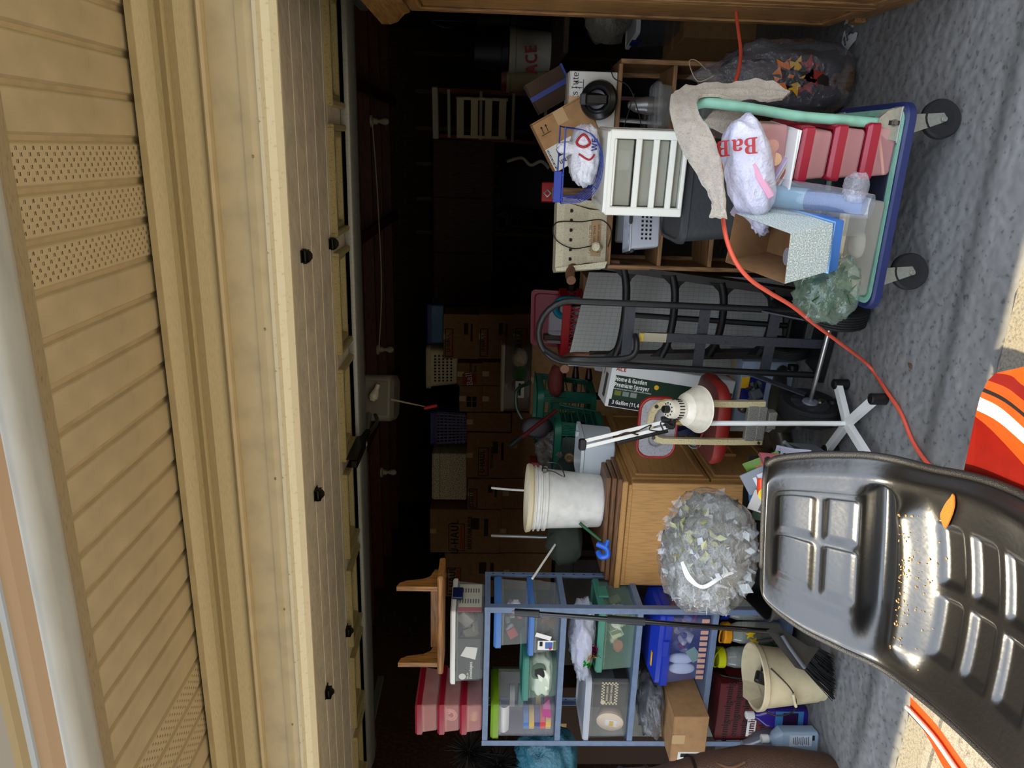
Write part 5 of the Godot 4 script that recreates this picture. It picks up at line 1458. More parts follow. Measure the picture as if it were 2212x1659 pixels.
func chest():
	var c = Color(0.70, 0.52, 0.30)
	var my = wood("honey oak", c, 1, 0.4)
	var mz = wood("honey oak", c, 2, 0.4)
	var x0 = -2.02
	var x1 = -1.455
	var z1 = -2.985
	var z0 = -3.92
	var cz = (z0 + z1) / 2
	var h = 0.86
	var t = T("oak_chest", "honey oak cupboard with framed front and recessed pull, carrying the white bucket", "cabinet", Vector3((x0 + x1) / 2, 0, cz))
	var w = x1 - x0
	var dd = z1 - z0
	pa(t, "body", B().box(Vector3(-0.006, h / 2 - 0.01, 0), Vector3(w - 0.02, h - 0.04, dd - 0.02), 0.003), my)
	pa(t, "top", B().box(Vector3(0.0, h - 0.014, 0), Vector3(w + 0.01, 0.028, dd + 0.01), 0.005), mz)
	pa(t, "side_panel", B().box(Vector3(-0.01, h / 2 - 0.02, dd / 2 - 0.008), Vector3(w - 0.05, h - 0.06, 0.014), 0.002), my)
	pa(t, "corner_stile", B().box(Vector3(w / 2 - 0.018, h / 2 - 0.02, dd / 2 - 0.012), Vector3(0.036, h - 0.05, 0.03), 0.003), my)
	for k in 2:
		var y0 = [0.44, 0.06][k]
		var hh = 0.37
		var zc = 0.0
		var dr = pa(t, "drawer", B().box(Vector3(w / 2 - 0.006, y0 + hh / 2, zc), Vector3(0.02, hh, dd - 0.09), 0.003), mz)
		for s in [-1.0, 1.0]:
			pa(dr, "moulding", B().box(Vector3(w / 2 + 0.006, y0 + hh / 2 + s * (hh / 2 - 0.03), zc), Vector3(0.012, 0.022, dd - 0.14), 0.005), mz)
			pa(dr, "moulding", B().box(Vector3(w / 2 + 0.006, y0 + hh / 2, zc + s * (dd / 2 - 0.08)), Vector3(0.012, hh - 0.06, 0.022), 0.005), my)
		var hz = 0.10
		pa(dr, "pull", B().box(Vector3(w / 2 + 0.006, y0 + hh * 0.55 + 0.032, hz), Vector3(0.016, 0.012, 0.10), 0.003).box(Vector3(w / 2 + 0.006, y0 + hh * 0.55 - 0.032, hz), Vector3(0.016, 0.012, 0.10), 0.003).box(Vector3(w / 2 + 0.008, y0 + hh * 0.55, hz + 0.05), Vector3(0.022, 0.075, 0.012), 0.003).box(Vector3(w / 2 + 0.008, y0 + hh * 0.55, hz - 0.05), Vector3(0.016, 0.075, 0.012), 0.003), my)
	# boards stacked on the top
	var bx = Vector3(-1.73, 0, -3.22)
	for k in 3:
		O("board", B().box(Vector3(0, 0.011, 0), Vector3(0.60 - 0.05 * k, 0.021, 0.46 - 0.03 * k), 0.003), wood("brown board", Color(0.46, 0.31, 0.19), 0), ["lowest of three flat boards under the white bucket", "middle flat board of the three under the white bucket", "topmost flat board, directly under the white bucket"][k], "board", Vector3(bx.x + 0.01 * k, h + 0.0225 * k, bx.z), 2 * k - 2, "boards under the bucket")
	var yb = h + 0.0685
	# white five-gallon bucket with a cream lid rim
	var wb = mt("bucket white", Color(0.86, 0.86, 0.84), 0.28, 0, 1, "mottle", Vector3.ONE * 3)
	var bp = G(1296, 1082, yb)
	var bu = T("bucket", "tall white plastic bucket with ribbed collar and cream rim, on the oak cupboard", "bucket", bp)
	bu.rotation_degrees.z = -2.0
	var k0 = 0.128
	pa(bu, "body", B().lathe([[k0 - 0.004, 0.0], [k0, 0.008], [0.147, 0.27], [0.158, 0.272], [0.158, 0.285], [0.149, 0.288], [0.150, 0.297], [0.161, 0.300], [0.161, 0.307], [0.151, 0.310], [0.152, 0.322], [0.162, 0.325], [0.162, 0.330], [0.152, 0.333], [0.153, 0.352], [0.147, 0.352], [0.125, 0.02]], 40, true, true), wb)
	pa(bu, "rim", B().lathe([[0.152, 0.335], [0.165, 0.345], [0.170, 0.362], [0.164, 0.368], [0.152, 0.36], [0.146, 0.345]], 40, false, false), mt("cream rim", Color(0.84, 0.79, 0.66), 0.35))
	pa(bu, "bail", B().tube(Mb.smooth([Vector3(0.16, 0.29, 0.02), Vector3(0.17, 0.25, 0.05), Vector3(0.165, 0.20, 0.09), Vector3(0.175, 0.22, -0.03), Vector3(0.165, 0.27, -0.06)], 6), 0.0028, 6).box(Vector3(0.163, 0.29, 0.02), Vector3(0.02, 0.03, 0.03), 0.006), mt("bolt steel"))
	# grey white dishpan on its side, green disc on it
	var tp = G(1295, 965, yb - 0.045)
	var tb = T("dish_tub", "pale grey plastic tub standing on end behind the white bucket", "tub", Vector3(-1.46, h + 0.002, -3.33), -6)
	var tg = mt("pale grey plastic", Color(0.70, 0.73, 0.75), 0.4)
	pa(tb, "body", B().rlo([[0.0, 0.105, 0.10, 0.03], [0.006, 0.11, 0.105, 0.03], [0.15, 0.12, 0.115, 0.035], [0.155, 0.13, 0.125, 0.035], [0.17, 0.13, 0.125, 0.035], [0.17, 0.122, 0.117, 0.035], [0.02, 0.105, 0.10, 0.03]], true, true), tg)
	pa(tb, "grip", B().box(Vector3(0.11, 0.178, 0.0), Vector3(0.03, 0.022, 0.03), 0.006), tg)
	var gd = O("green_disc", B().at(Vector3.ZERO, Vector3(75, 0, 0)).lathe([[0.02, 0.006], [0.115, 0.0], [0.115, -0.004], [0.02, -0.004]], 32), mt("dark green enamel", Color(0.08, 0.14, 0.11), 0.45), "dark green flat disc with a brass ring, propped behind the pale tub", "disc", Vector3(-1.56, h + 0.19, -3.50), 0)
	pm(gd, "hub_ring", B().at(Vector3(0, 0.0, 0.008), Vector3(75, 0, 0)).lathe([[0.012, 0.004], [0.016, 0.008], [0.026, 0.006], [0.028, 0.0]], 20).done(), mt("old brass", Color(0.5, 0.42, 0.28), 0.4, 0.5))
	# green laundry baskets
	var gb = mt("green basket", Color(0.07, 0.33, 0.26), 0.45)
	for k in 2:
		var lb = T("laundry_basket", ["dark green slatted laundry basket on the oak cupboard, front one of two", "dark green slatted laundry basket nested behind the front green one"][k], "basket", Vector3(-1.53 + 0.06 * k, h + 0.002 + 0.0 * k, -3.66 - 0.36 * k), -8)
		var sx = 0.17
		var sz = 0.15
		var hh = 0.28 + 0.07 * k
		var fr = B()
		fr.rlo([[0, sx * 0.8, sz * 0.8, 0.04], [0.03, sx * 0.82, sz * 0.82, 0.04], [0.034, sx * 0.80, sz * 0.80, 0.04]], true, true)
		fr.rlo([[hh - 0.045, sx, sz, 0.05], [hh - 0.04, sx + 0.004, sz + 0.004, 0.05], [hh - 0.006, sx + 0.004, sz + 0.004, 0.05], [hh, sx + 0.016, sz + 0.016, 0.055], [hh, sx - 0.004, sz - 0.004, 0.05], [hh - 0.045, sx - 0.006, sz - 0.006, 0.05]], false, false)
		var lo = Mb.rr(0.03, sx * 0.82, sz * 0.82, 0.04, 9)
		var hi = Mb.rr(hh - 0.04, sx, sz, 0.05, 9)
		for i in range(0, lo.size()):
			fr.tube([lo[i], hi[i]], 0.0042, 4)
		for q in 5:
			var y = lerpf(0.06, hh - 0.07, q / 4.0)
			var u = y / hh
			fr.tube(Mb.rr(y, sx * lerpf(0.82, 1.0, u), sz * lerpf(0.82, 1.0, u), 0.045, 4), 0.0035, 4, true)
		pa(lb, "slats", fr, gb)
	O("grey_bag", B().bag(Vector3(0, 0.12, 0), Vector3(0.10, 0.10, 0.10), 0.35, 0.1, 31, 0.85, 34), mt("grey film", Color(0.30, 0.30, 0.29), 0.25, 0, 1, "", Vector3.ONE, "crink", 4.0, 0.9), "crumpled grey plastic bag stuffed in the front green basket", "bag", Vector3(-1.57, h + 0.12, -3.62))
	O("dark_cap", B().bag(Vector3(0, 0, 0), Vector3(0.055, 0.085, 0.025), 0.1, 0.05, 2, 0.9, 24), mt("dark maroon", Color(0.09, 0.05, 0.08), 0.6), "dark maroon cap shape sticking out of the green basket", "paddle", Vector3(-1.44, h + 0.36, -3.62), 20)  # a dark cap, shaped as a flattened oval
	var rk = P(1100, 965, 3.6)
	var re = P(1165, 915, 3.7)
	var rt = T("racket", "red and black racket handle poking out of the green basket", "racket")
	pa(rt, "shaft", B().tube([rk.lerp(re, 0.35), re, re + (re - rk) * 0.6], 0.011, 8), mt("racket red", Color(0.28, 0.03, 0.06), 0.4))
	pa(rt, "grip", B().tube([rk, rk.lerp(re, 0.38)], 0.015, 10), blk())
	O("hose_end", B().tube(Mb.smooth([P(1138, 830, 3.95), P(1124, 836, 3.92), P(1115, 850, 3.9), P(1116, 880, 3.9), P(1128, 905, 3.9)], 6), 0.01, 8).tube([P(1146, 824, 3.96), P(1138, 830, 3.95)], 0.011, 8), mt("green hose", Color(0.03, 0.13, 0.08), 0.4), "dark green hose end curling over the green laundry basket", "hose")
	# garments and poles left of the bucket
	O("grey_cloth", B().bag(Vector3(0, 0.06, 0), Vector3(0.12, 0.085, 0.07), 0.3, 0.06, 41, 0.8, 30), mt("grey green cloth", Color(0.20, 0.23, 0.20), 0.9, 0, 1, "", Vector3.ONE, "fuzz", 6.0, 0.8), "grey green bristly cloth bundle left of the white bucket", "cloth", P(1222, 1162, 3.65) + Vector3(0, -0.06, 0), 20)
	O("blue_clip", B().tube(Mb.smooth([P(1290, 1175, 3.38), P(1310, 1185, 3.36), P(1312, 1200, 3.35), P(1298, 1202, 3.36), P(1292, 1192, 3.38)], 6), 0.014, 8).tube([P(1314, 1168, 3.37), P(1308, 1182, 3.36)], 0.012, 8), mt("sky blue plastic", Color(0.13, 0.38, 0.80), 0.35), "bright blue plastic hook hanging on the oak cupboard corner", "hook")
	O("green_stick", B().tube([P(1252, 1130, 3.42), P(1298, 1168, 3.38)], 0.008, 8), mt("green stick", Color(0.06, 0.3, 0.14), 0.5), "thin green stick behind the bright blue hook", "stick")
	O("white_rod", B().tube([P(1062, 1054, 3.8), P(1105, 1058, 3.75), P(1140, 1060, 3.72)], 0.006, 8), wp_(), "short white rod standing behind the white bucket", "rod")
	O("steel_rod", B().tube([P(1062, 1157, 3.8), P(1182, 1161, 3.72)], 0.009, 8), mt("brushed silver"), "slim steel tube standing left of the white bucket", "tube")
	O("steel_rod", B().tube([P(1205, 1168, 3.62), P(1150, 1250, 3.38)], 0.006, 8), wp_(), "slanting pale rod between the bucket and the shelving", "rod")
	O("red_case", B().rlo([[0, 0.12, 0.08, 0.01], [0.13, 0.12, 0.08, 0.01]], true, true).box(Vector3(0, 0.135, 0), Vector3(0.1, 0.01, 0.05), 0.003), mt("red case", Color(0.42, 0.03, 0.03), 0.5), "red case standing behind and left of the white bucket", "case", Vector3(-1.80, h + 0.252, -3.72), 10)
	carton("dark_chest_carton", "dark carton on the oak cupboard behind the white bucket", Vector3(-1.80, h + 0.002, -3.72), 4, 0.3, 0.246, 0.2, mt("dark carton", Color(0.10, 0.07, 0.06), 0.8))

func wp_() -> StandardMaterial3D:
	return mt("white enamel", Color(0.88, 0.88, 0.86), 0.3)

func floor_clutter():
	# sprayer carton standing on end, on a pale carton
	var lo = carton("pale_carton", "pale carton with blue and yellow panels, under the tall sprayer carton", Vector3(-1.10, 0, -3.42), -6, 0.34, 0.26, 0.24, mt("pale blue card", Color(0.55, 0.6, 0.66), 0.7))
	pa(lo, "blue_panel", B().box(Vector3(0.03, 0.19, 0.1215), Vector3(0.12, 0.12, 0.001)), mt("blue print", Color(0.08, 0.1, 0.4), 0.5))
	pa(lo, "yellow_panel", B().box(Vector3(0.06, 0.235, 0.122), Vector3(0.06, 0.04, 0.001)), mt("yellow print", Color(0.85, 0.65, 0.08), 0.5))
	var wc = mt("white card", Color(0.80, 0.80, 0.78), 0.75)
	var sp = T("sprayer_carton", "white and green sprayer carton standing on end behind the task lamp", "box", P(1309, 895, 3.55) + Vector3(0.07, -0.62, 0.0))
	sp.rotation_degrees = Vector3(0, 6, -8)
	var W = 0.225
	var H = 0.62
	pa(sp, "body", B().box(Vector3(0, H / 2, -0.12), Vector3(W, H, 0.24), 0.003), wc)
	pa(sp, "green_field", B().box(Vector3(-0.012, H / 2 - 0.01, 0.0006), Vector3(W * 0.56, H - 0.03, 0.001)), mt("label green", Color(0.02, 0.16, 0.08), 0.5))
	pa(sp, "black_band", B().box(Vector3(-W * 0.40, H / 2, 0.0006), Vector3(W * 0.16, H - 0.03, 0.001)), ink())
	pa(sp, "end_print", B().box(Vector3(-0.02, H + 0.001, -0.09), Vector3(0.12, 0.001, 0.06)).box(Vector3(0.05, H + 0.001, -0.17), Vector3(0.06, 0.001, 0.012)), mt("grey print", Color(0.25, 0.25, 0.24), 0.7))
	var whit = mt("print white", Color(0.88, 0.88, 0.86), 0.6)
	var down = Vector3(0, 0, -90)
	word(sp, "ACE", 0.02, Vector3(0.082, H - 0.02, 0.0015), down, mt("red letters", Color(0.62, 0.05, 0.06), 0.5), true, false, true)
	word(sp, "Home & Garden", 0.021, Vector3(0.033, H - 0.024, 0.0018), down, whit, true, false, true, 0.72)
	word(sp, "Premium Sprayer", 0.021, Vector3(0.004, H - 0.024, 0.0018), down, whit, true, false, true, 0.72)
	word(sp, "Use with any weed control, pest control or fertilizer", 0.006, Vector3(-0.016, H - 0.024, 0.0018), down, whit, false, false, true)
	word(sp, "3 Gallon (11,4 Litres)", 0.019, Vector3(-0.085, H - 0.03, 0.0018), down, whit, true, false, true, 0.8)
	for k in 3:
		pa(sp, "picture", B().box(Vector3(-0.037, H - 0.05 - k * 0.04, 0.0016), Vector3(0.024, 0.032, 0.001)), mt("picture %d" % k, [Color(0.4, 0.42, 0.12), Color(0.45, 0.5, 0.48), Color(0.5, 0.52, 0.5)][k], 0.5))
	pa(sp, "yellow_oval", B().at(Vector3(0.02, H - 0.235, 0.0016), Vector3(90, 0, 0)).lathe([[0.012, -0.0005], [0.012, 0.0005]], 20), mt("yellow print"))
	# turned spindles of an old chair, dark, with orange cloth
	var old = mt("dark red wood", Color(0.16, 0.05, 0.03), 0.4)
	var st = T("old_chair", "dark turned wooden chair lying behind the sprayer carton", "chair", Vector3(-1.28, 0.98, -4.25), 0)
	for k in 3:
		pa(st, "spindle", B().at(Vector3(0, 0.05 - 0.08 * k, 0.02 * k), Vector3(0, 10, 90)).lathe([[0.012, -0.2], [0.018, -0.12], [0.012, -0.1], [0.024, -0.06], [0.014, 0.0], [0.024, 0.06], [0.012, 0.1], [0.016, 0.2]], 14), old)
	pa(st, "rail", B().box(Vector3(0.19, 0.0, 0), Vector3(0.04, 0.36, 0.04), 0.006), old)
	pa(st, "rail", B().box(Vector3(-0.19, -0.05, 0), Vector3(0.04, 0.5, 0.04), 0.006), old)
	O("orange_cloth", B().bag(Vector3(0, 0.03, 0), Vector3(0.09, 0.04, 0.06), 0.2, 0.06, 51, 0.85, 28), mt("orange cloth", Color(0.30, 0.06, 0.015), 0.8), "orange cloth folded behind the top of the gridded board", "cloth", P(1212, 825, 4.1), 10)
	# black tote with the big clear bag in it
	var bt = mt("black tote", Color(0.04, 0.042, 0.046), 0.45)
	var tc = P(1606, 1195, 2.72)
	bin("black_tote", "black plastic tote with rolled rim, beside the mower seat", "tote", Vector3(tc.x, 0, tc.z - 0.05), 14, 0.50, 0.44, 0.36, bt, {"taper": 0.85, "r": 0.06})
	var film = mt("rubbish film", Color(0.88, 0.88, 0.88), 0.05, 0, 0.08, "", Vector3.ONE, "crink", 3.5, 1.0)
	var bg = T("bulging_bag", "large clear bag bulging with scrunched white wrappings, sitting in the black tote", "bag", P(1530, 1192, 2.75))
	pa(bg, "film", B().bag(Vector3(0, 0, 0), Vector3(0.225, 0.175, 0.17), 0.14, 0.08, 61, 0.8, 48), film)
	var inn = B()
	inn.bag(Vector3(0.0, 0.0, 0), Vector3(0.185, 0.14, 0.135), 0.4, 0.15, 62, 0.85, 44)
	var ip = pa(bg, "scrunched_film", inn, mt("scrunched film", Color(0.46, 0.46, 0.44), 0.12, 0, 0.9, "", Vector3.ONE, "crink", 7.0, 1.0))
	ip.set_meta("kind", "stuff")
	pa(bg, "scraps", leaves(B(), Vector3(-0.01, 0, 0.0), Vector3(0.212, 0.165, 0.16), 300, 0.05, 63, 0.5, 0.8), mt("white scraps", Color(0.78, 0.79, 0.80), 0.2)).set_meta("kind", "stuff")
	pa(bg, "film_shards", leaves(B(), Vector3.ZERO, Vector3(0.22, 0.172, 0.165), 500, 0.055, 65, 0.7, 0.85), mt("film shards", Color(0.85, 0.87, 0.88), 0.06, 0, 0.3)).set_meta("kind", "stuff")
	pa(bg, "yellow_film", leaves(B(), Vector3(0.07, 0.07, 0.05), Vector3(0.125, 0.09, 0.11), 260, 0.045, 64, 0.45, 0.75), mt("yellowish film", Color(0.60, 0.60, 0.42), 0.15)).set_meta("kind", "stuff")
	pa(bg, "drawstring", ribbon([[P(1470, 1215, 2.62) - bg.position, P(1476, 1212, 2.62) - bg.position], [P(1484, 1252, 2.6) - bg.position, P(1494, 1246, 2.6) - bg.position], [P(1520, 1272, 2.6) - bg.position, P(1518, 1264, 2.6) - bg.position], [P(1560, 1250, 2.6) - bg.position, P(1556, 1243, 2.6) - bg.position], [P(1592, 1236, 2.62) - bg.position, P(1590, 1232, 2.62) - bg.position]], 0.002, 3), mt("print white"))
	# open dark carton with a pink folder and packets
	var dc = mt("dark carton", Color(0.10, 0.07, 0.06), 0.8)
	var o = T("open_carton", "dark open carton full of packets between the chair and the mower seat", "box", Vector3(-1.36, 0, -2.62), 8)
	pa(o, "body", B().rlo([[0, 0.17, 0.12, 0.004], [0.38, 0.17, 0.12, 0.004], [0.38, 0.165, 0.115, 0.004], [0.02, 0.165, 0.115, 0.004]], true, true), dc)
	var pf = mt("dusty pink card", Color(0.52, 0.24, 0.26), 0.65)
	var fo = T("pink_folder", "dusty pink folder sticking up out of the open carton", "folder")
	var f0 = [P(1640, 977, 2.62), P(1698, 983, 2.56), P(1722, 1016, 2.5), P(1668, 1040, 2.54)]
	for k in 2:
		var off = F * 0.012 * k - R * 0.006 * k
		pa(fo, "cover", B().flat([f0.map(func(p): return p + off), f0.map(func(p): return p + off + F * 0.003)]), pf)
	var kinds = [["grey blister packet standing in the open carton", Color(0.45, 0.47, 0.5), 1630, 1040, 30], ["blue printed packet standing in the open carton", Color(0.25, 0.42, 0.58), 1640, 1060, 10], ["white paper packet in front of the others in the open carton", Color(0.72, 0.70, 0.68), 1645, 1085, -12], ["green card at the left end of the open carton", Color(0.06, 0.2, 0.1), 1650, 1105, 0], ["green and orange card behind the pink folder", Color(0.30, 0.42, 0.12), 1636, 1012, 38]]
	var gi = 0
	for w in kinds:
		var pt = T("packet", w[0], "packet", P(w[2], w[3], 2.66 + 0.03 * (gi % 2)))
		pt.rotation_degrees = Vector3(-14, 10 - 6 * gi, w[4])
		pa(pt, "card", B().box(Vector3(0, -0.03, 0), Vector3(0.085, 0.14, 0.006), 0.002), mt("packet %d" % gi, w[1], 0.45))
		pa(pt, "printing", B().box(Vector3(-0.01, -0.005, 0.0035), Vector3(0.05, 0.012, 0.001)).box(Vector3(0.005, -0.03, 0.0035), Vector3(0.03, 0.025, 0.001)), mt("packet print %d" % gi, [Color(0.75, 0.75, 0.78), Color(0.7, 0.15, 0.15), Color(0.3, 0.3, 0.32), Color(0.45, 0.6, 0.6), Color(0.6, 0.3, 0.15)][gi], 0.5))
		gi += 1
	O("orange_marker", B().at(Vector3.ZERO, Vector3(10, 0, 90)).lathe([[0.014, -0.03], [0.016, -0.025], [0.016, 0.02], [0.014, 0.03]], 14), mt("orange glaze", Color(0.85, 0.25, 0.08), 0.3), "small orange bottle lying among the packets", "bottle", P(1645, 1051, 2.58), 20)
	O("yellow_topper", B().at(Vector3.ZERO, Vector3(70, 20, 0)).lathe([[0.02, -0.014], [0.024, -0.01], [0.024, 0.002], [0.018, 0.004], [0.018, 0.014], [0.01, 0.014]], 20), mt("yellow plastic", Color(0.80, 0.68, 0.05), 0.35), "yellow screw cap beside the mower seat rim", "cap", P(1653, 1069, 2.5))
	O("blue_pen", B().tube([P(1652, 1008, 2.6), P(1657, 1042, 2.58)], 0.007, 8), mt("sky blue plastic", Color(0.13, 0.38, 0.80), 0.35), "blue pen standing between the packets and the pink folder", "pen")
	# white leaflets and a leaning grey shelf board
	for k in 2:
		var l = T("leaflet", ["white printed leaflet standing behind the pink folder", "second white leaflet overlapping the first behind the pink folder"][k], "leaflet", P(1700 - 12 * k, 985 - 4 * k, 2.78 + 0.03 * k))
		l.rotation_degrees = Vector3(-20, -6, 6 - 8 * k)
		pa(l, "sheet", B().box(Vector3(0, -0.03, 0), Vector3(0.07, 0.11, 0.002), 0.0008), mt("lilac paper", Color(0.68, 0.68, 0.76), 0.7))
		pa(l, "heading", B().box(Vector3(-0.008, 0.01, 0.0015), Vector3(0.04, 0.009, 0.001)), ink())
	var gb2 = T("grey_board", "grey plastic shelf board leaning on the floor behind the lamp base", "board")
	var q = [G(1725, 958, 0.20), G(1722, 972, 0.22), G(1860, 1030, 0.0), G(1830, 1045, 0.0)]
	pa(gb2, "face", B().flat([[P(1694, 955, 2.95), P(1760, 960, 3.0), G(1830, 1006, 0.01), G(1790, 1030, 0.01)], [P(1694, 955, 2.97), P(1760, 960, 3.02), G(1826, 1004, 0.01), G(1786, 1028, 0.01)]]), mt("grey board", Color(0.33, 0.34, 0.35), 0.5))
	pa(gb2, "edge", B().tube([P(1694, 955, 2.95), G(1790, 1030, 0.012)], 0.009, 8), mt("grey edge", Color(0.45, 0.46, 0.47), 0.45))
	O("dead_leaf", B().surf(6, 4, func(u, v): return Vector3((u - 0.5) * 0.03, 0.002 + 0.006 * sin(v * PI), (v - 0.5) * 0.018 * sin(u * PI))), mt("dry leaf", Color(0.30, 0.21, 0.13), 0.8), "small dry leaf on the bare concrete floor", "leaf", G(1968, 791, 0.0), 60)
	jumble("dark_clutter", "small dark hardware heaped under the swivel chair seat", "hardware", Vector3(-1.12, 0.22, -3.22), 0, Vector3(0.12, 0.05, 0.04), [Color(0.12, 0.11, 0.11), Color(0.3, 0.32, 0.34)], 7, 0.06, 91)

# ---- blue-grey shelving and its goods
var SH = Transform3D(Basis(Vector3.UP, deg_to_rad(2.15)), Vector3(-2.377, 0, -2.906))
const LV := [0.075, 0.43, 0.784, 1.138, 1.49]

func sp(x, y, z) -> Vector3:
	return SH * Vector3(x, y, z)

func sx(y) -> float:
	return 0.385 - (y - 1313.0) * 0.77 / 298.0

func shelf_unit():
	var bl = mt("blue-grey shelf steel", Color(0.40, 0.47, 0.58), 0.4, 0.1, 1, "mottle", Vector3.ONE * 3)
	var t = T("shelving", "blue-grey metal shelving with five shelves and pierced angle posts, full of storage boxes", "shelving", SH.origin, 2.15)
	for s in [-1.0, 1.0]:
		for e in [-1.0, 1.0]:
			var b = B()
			b.box(Vector3(s * 0.383, 0.745, e * 0.138), Vector3(0.003, 1.49, 0.03)).box(Vector3(s * 0.370, 0.745, e * 0.1515), Vector3(0.028, 1.49, 0.003))
			var po = pa(t, "post", b, bl)
			if e > 0:
				continue
			var h = B()
			for k in 28:
				h.box(Vector3(s * 0.368, 0.1 + k * 0.05, -0.1495), Vector3(0.006, 0.008, 0.001))
				h.box(Vector3(s * 0.385, 0.1 + k * 0.05, e * 0.138), Vector3(0.001, 0.012, 0.005))
			pa(po, "post_slots", h, ink()).set_meta("kind", "stuff")
	for y in LV:
		var b = B()
		b.box(Vector3(0, y - 0.003, 0), Vector3(0.762, 0.003, 0.30))
		for e in [-1.0, 1.0]:
			b.box(Vector3(0, y - 0.014, e * 0.149), Vector3(0.762, 0.026, 0.003), 0.001).box(Vector3(0, y - 0.026, e * 0.14), Vector3(0.762, 0.003, 0.02))
			b.box(Vector3(e * 0.38, y - 0.014, 0), Vector3(0.003, 0.026, 0.296))
		pa(t, "shelf", b, bl)
	top_shelf()
	second_shelf()
	third_shelf()
	fourth_shelf()
	bottom_shelf()

func top_shelf():
	var y = 1.4915
	var fro = mt("frosted clear plastic", Color(0.78, 0.80, 0.80), 0.35, 0, 0.42)
	var wl = mt("milky lid", Color(0.84, 0.85, 0.84), 0.35)
	bin("lidded_tote", "clear tote with milky lid on the top shelf, envelope pack and address labels inside", "tote", sp(0.155, y, 0.0), 2.15, 0.40, 0.155, 0.29, fro, {"lid": wl, "lh": 0.016, "taper": 0.93, "latch": mt("navy latch", Color(0.07, 0.12, 0.32), 0.4), "r": 0.012})
	var en = T("envelope_pack", "grey pack of envelopes with a white envelope picture, inside the top shelf tote", "pack", sp(0.08, y + 0.012, 0.115), 2.15)
	pa(en, "pack", B().box(Vector3(0, 0.055, 0), Vector3(0.23, 0.11, 0.02), 0.002), mt("grey pack", Color(0.13, 0.135, 0.15), 0.5))
	pa(en, "envelope_picture", B().at(Vector3(0.035, 0.06, 0.0115)).prism([Vector2(-0.03, -0.035), Vector2(0.035, -0.045), Vector2(0.04, 0.01), Vector2(-0.01, 0.035)], -0.0005, 0.0005), mt("label white"))
	pa(en, "oval_mark", B().at(Vector3(-0.09, 0.085, 0.0112), Vector3(90, 0, 0)).lathe([[0.017, -0.0005], [0.017, 0.0005]], 20), mt("label white"))
	word(en, "Envelopes", 0.014, Vector3(-0.055, 0.045, 0.0115), Vector3.ZERO, mt("label white"), true)
	word(en, "No.10", 0.009, Vector3(-0.085, 0.06, 0.0115), Vector3.ZERO, mt("label white"), true)
	var ls = T("label_sheets", "sheets of printed address labels against the right end of the top shelf tote", "labels", sp(0.335, y + 0.012, 0.0), 92.15)
	for k in 2:
		pa(ls, "sheet", B().box(Vector3(0.02 - 0.03 * k, 0.055, -0.006 * k), Vector3(0.19, 0.11, 0.002)), mt("sheet %d" % k, [Color(0.80, 0.78, 0.70), Color(0.75, 0.35, 0.4)][k], 0.6))
	var lines = B()
	for i in 2:
		for k in 8:
			lines.box(Vector3(-0.03 + 0.09 * i, 0.015 + 0.0125 * k, 0.0015), Vector3(0.035, 0.006, 0.001))
	pa(ls, "address_lines", lines, mt("grey print", Color(0.25, 0.25, 0.24), 0.7)).set_meta("kind", "stuff")
	jumble("stationery", "dark and lilac stationery in the middle of the top shelf tote", "stationery", sp(0.19, y + 0.07, 0.03), 0, Vector3(0.10, 0.05, 0.07), [Color(0.06, 0.06, 0.07), Color(0.55, 0.4, 0.55), Color(0.5, 0.48, 0.44)], 7, 0.07, 101)
	# oak wall shelf upside down on the tote
	var oak = Color(0.62, 0.42, 0.20)
	var ws = T("wall_shelf", "upturned oak wall shelf with two scrolled brackets, resting on the milky-lidded tote", "shelf", P(958, 1352, 3.17), 2.15)
	pa(ws, "plank", B().box(Vector3(0, 0.014, -0.075), Vector3(0.50, 0.026, 0.17), 0.006), wood("golden oak", oak, 0))
	pa(ws, "back_board", B().box(Vector3(-0.01, 0.046, -0.12), Vector3(0.37, 0.04, 0.018), 0.003), wood("golden oak", oak, 0))
	for x in [-0.205, 0.185]:
		var o = [Vector2(0.0, 0.027), Vector2(0.0, 0.205), Vector2(0.03, 0.195), Vector2(0.05, 0.165), Vector2(0.056, 0.13), Vector2(0.064, 0.095), Vector2(0.085, 0.065), Vector2(0.12, 0.055), Vector2(0.145, 0.048), Vector2(0.145, 0.027)]
		pa(ws, "bracket", B().xf(Transform3D(Basis(Vector3.UP, PI / 2), Vector3(x, 0, 0.0))).prism(o, -0.011, 0.011), wood("golden oak", oak, 1))
	# three rosy boxes at the left
	var pk = mt("rosy clear plastic")
	var cr = mt("crimson lid")
	for k in 3:
		bin("shoe_box", ["lowest rosy box with crimson lid at the left end of the top shelf", "middle rosy box of three on the top shelf, with a pale coil inside", "topmost rosy box at the left end of the top shelf"][k], "box", sp(-0.243, y + 0.107 * k, 0.0), 2.15, 0.175, 0.106, 0.30, pk, {"lid": cr, "lh": 0.024, "taper": 0.92, "r": 0.01}, "rosy boxes on the top shelf")
	O("ribbon_coil", B().tube(Mb.smooth(range(14).map(func(i): return Vector3(0.012 + 0.002 * i, 0, 0).rotated(Vector3(0, 0.2, 1).normalized(), i * 1.1)), 4), 0.004, 6), mt("pale coil", Color(0.88, 0.70, 0.68), 0.5), "pale coiled ribbon inside the middle rosy box on the top shelf", "ribbon", sp(-0.235, y + 0.107 + 0.045, 0.12))
	jumble("sewing_goods", "pale papers and clips inside the lowest rosy box on the top shelf", "sewing goods", sp(-0.25, y + 0.045, 0.04), 2, Vector3(0.065, 0.035, 0.09), [Color(0.75, 0.65, 0.45), Color(0.6, 0.5, 0.45), Color(0.25, 0.2, 0.22)], 5, 0.07, 111)

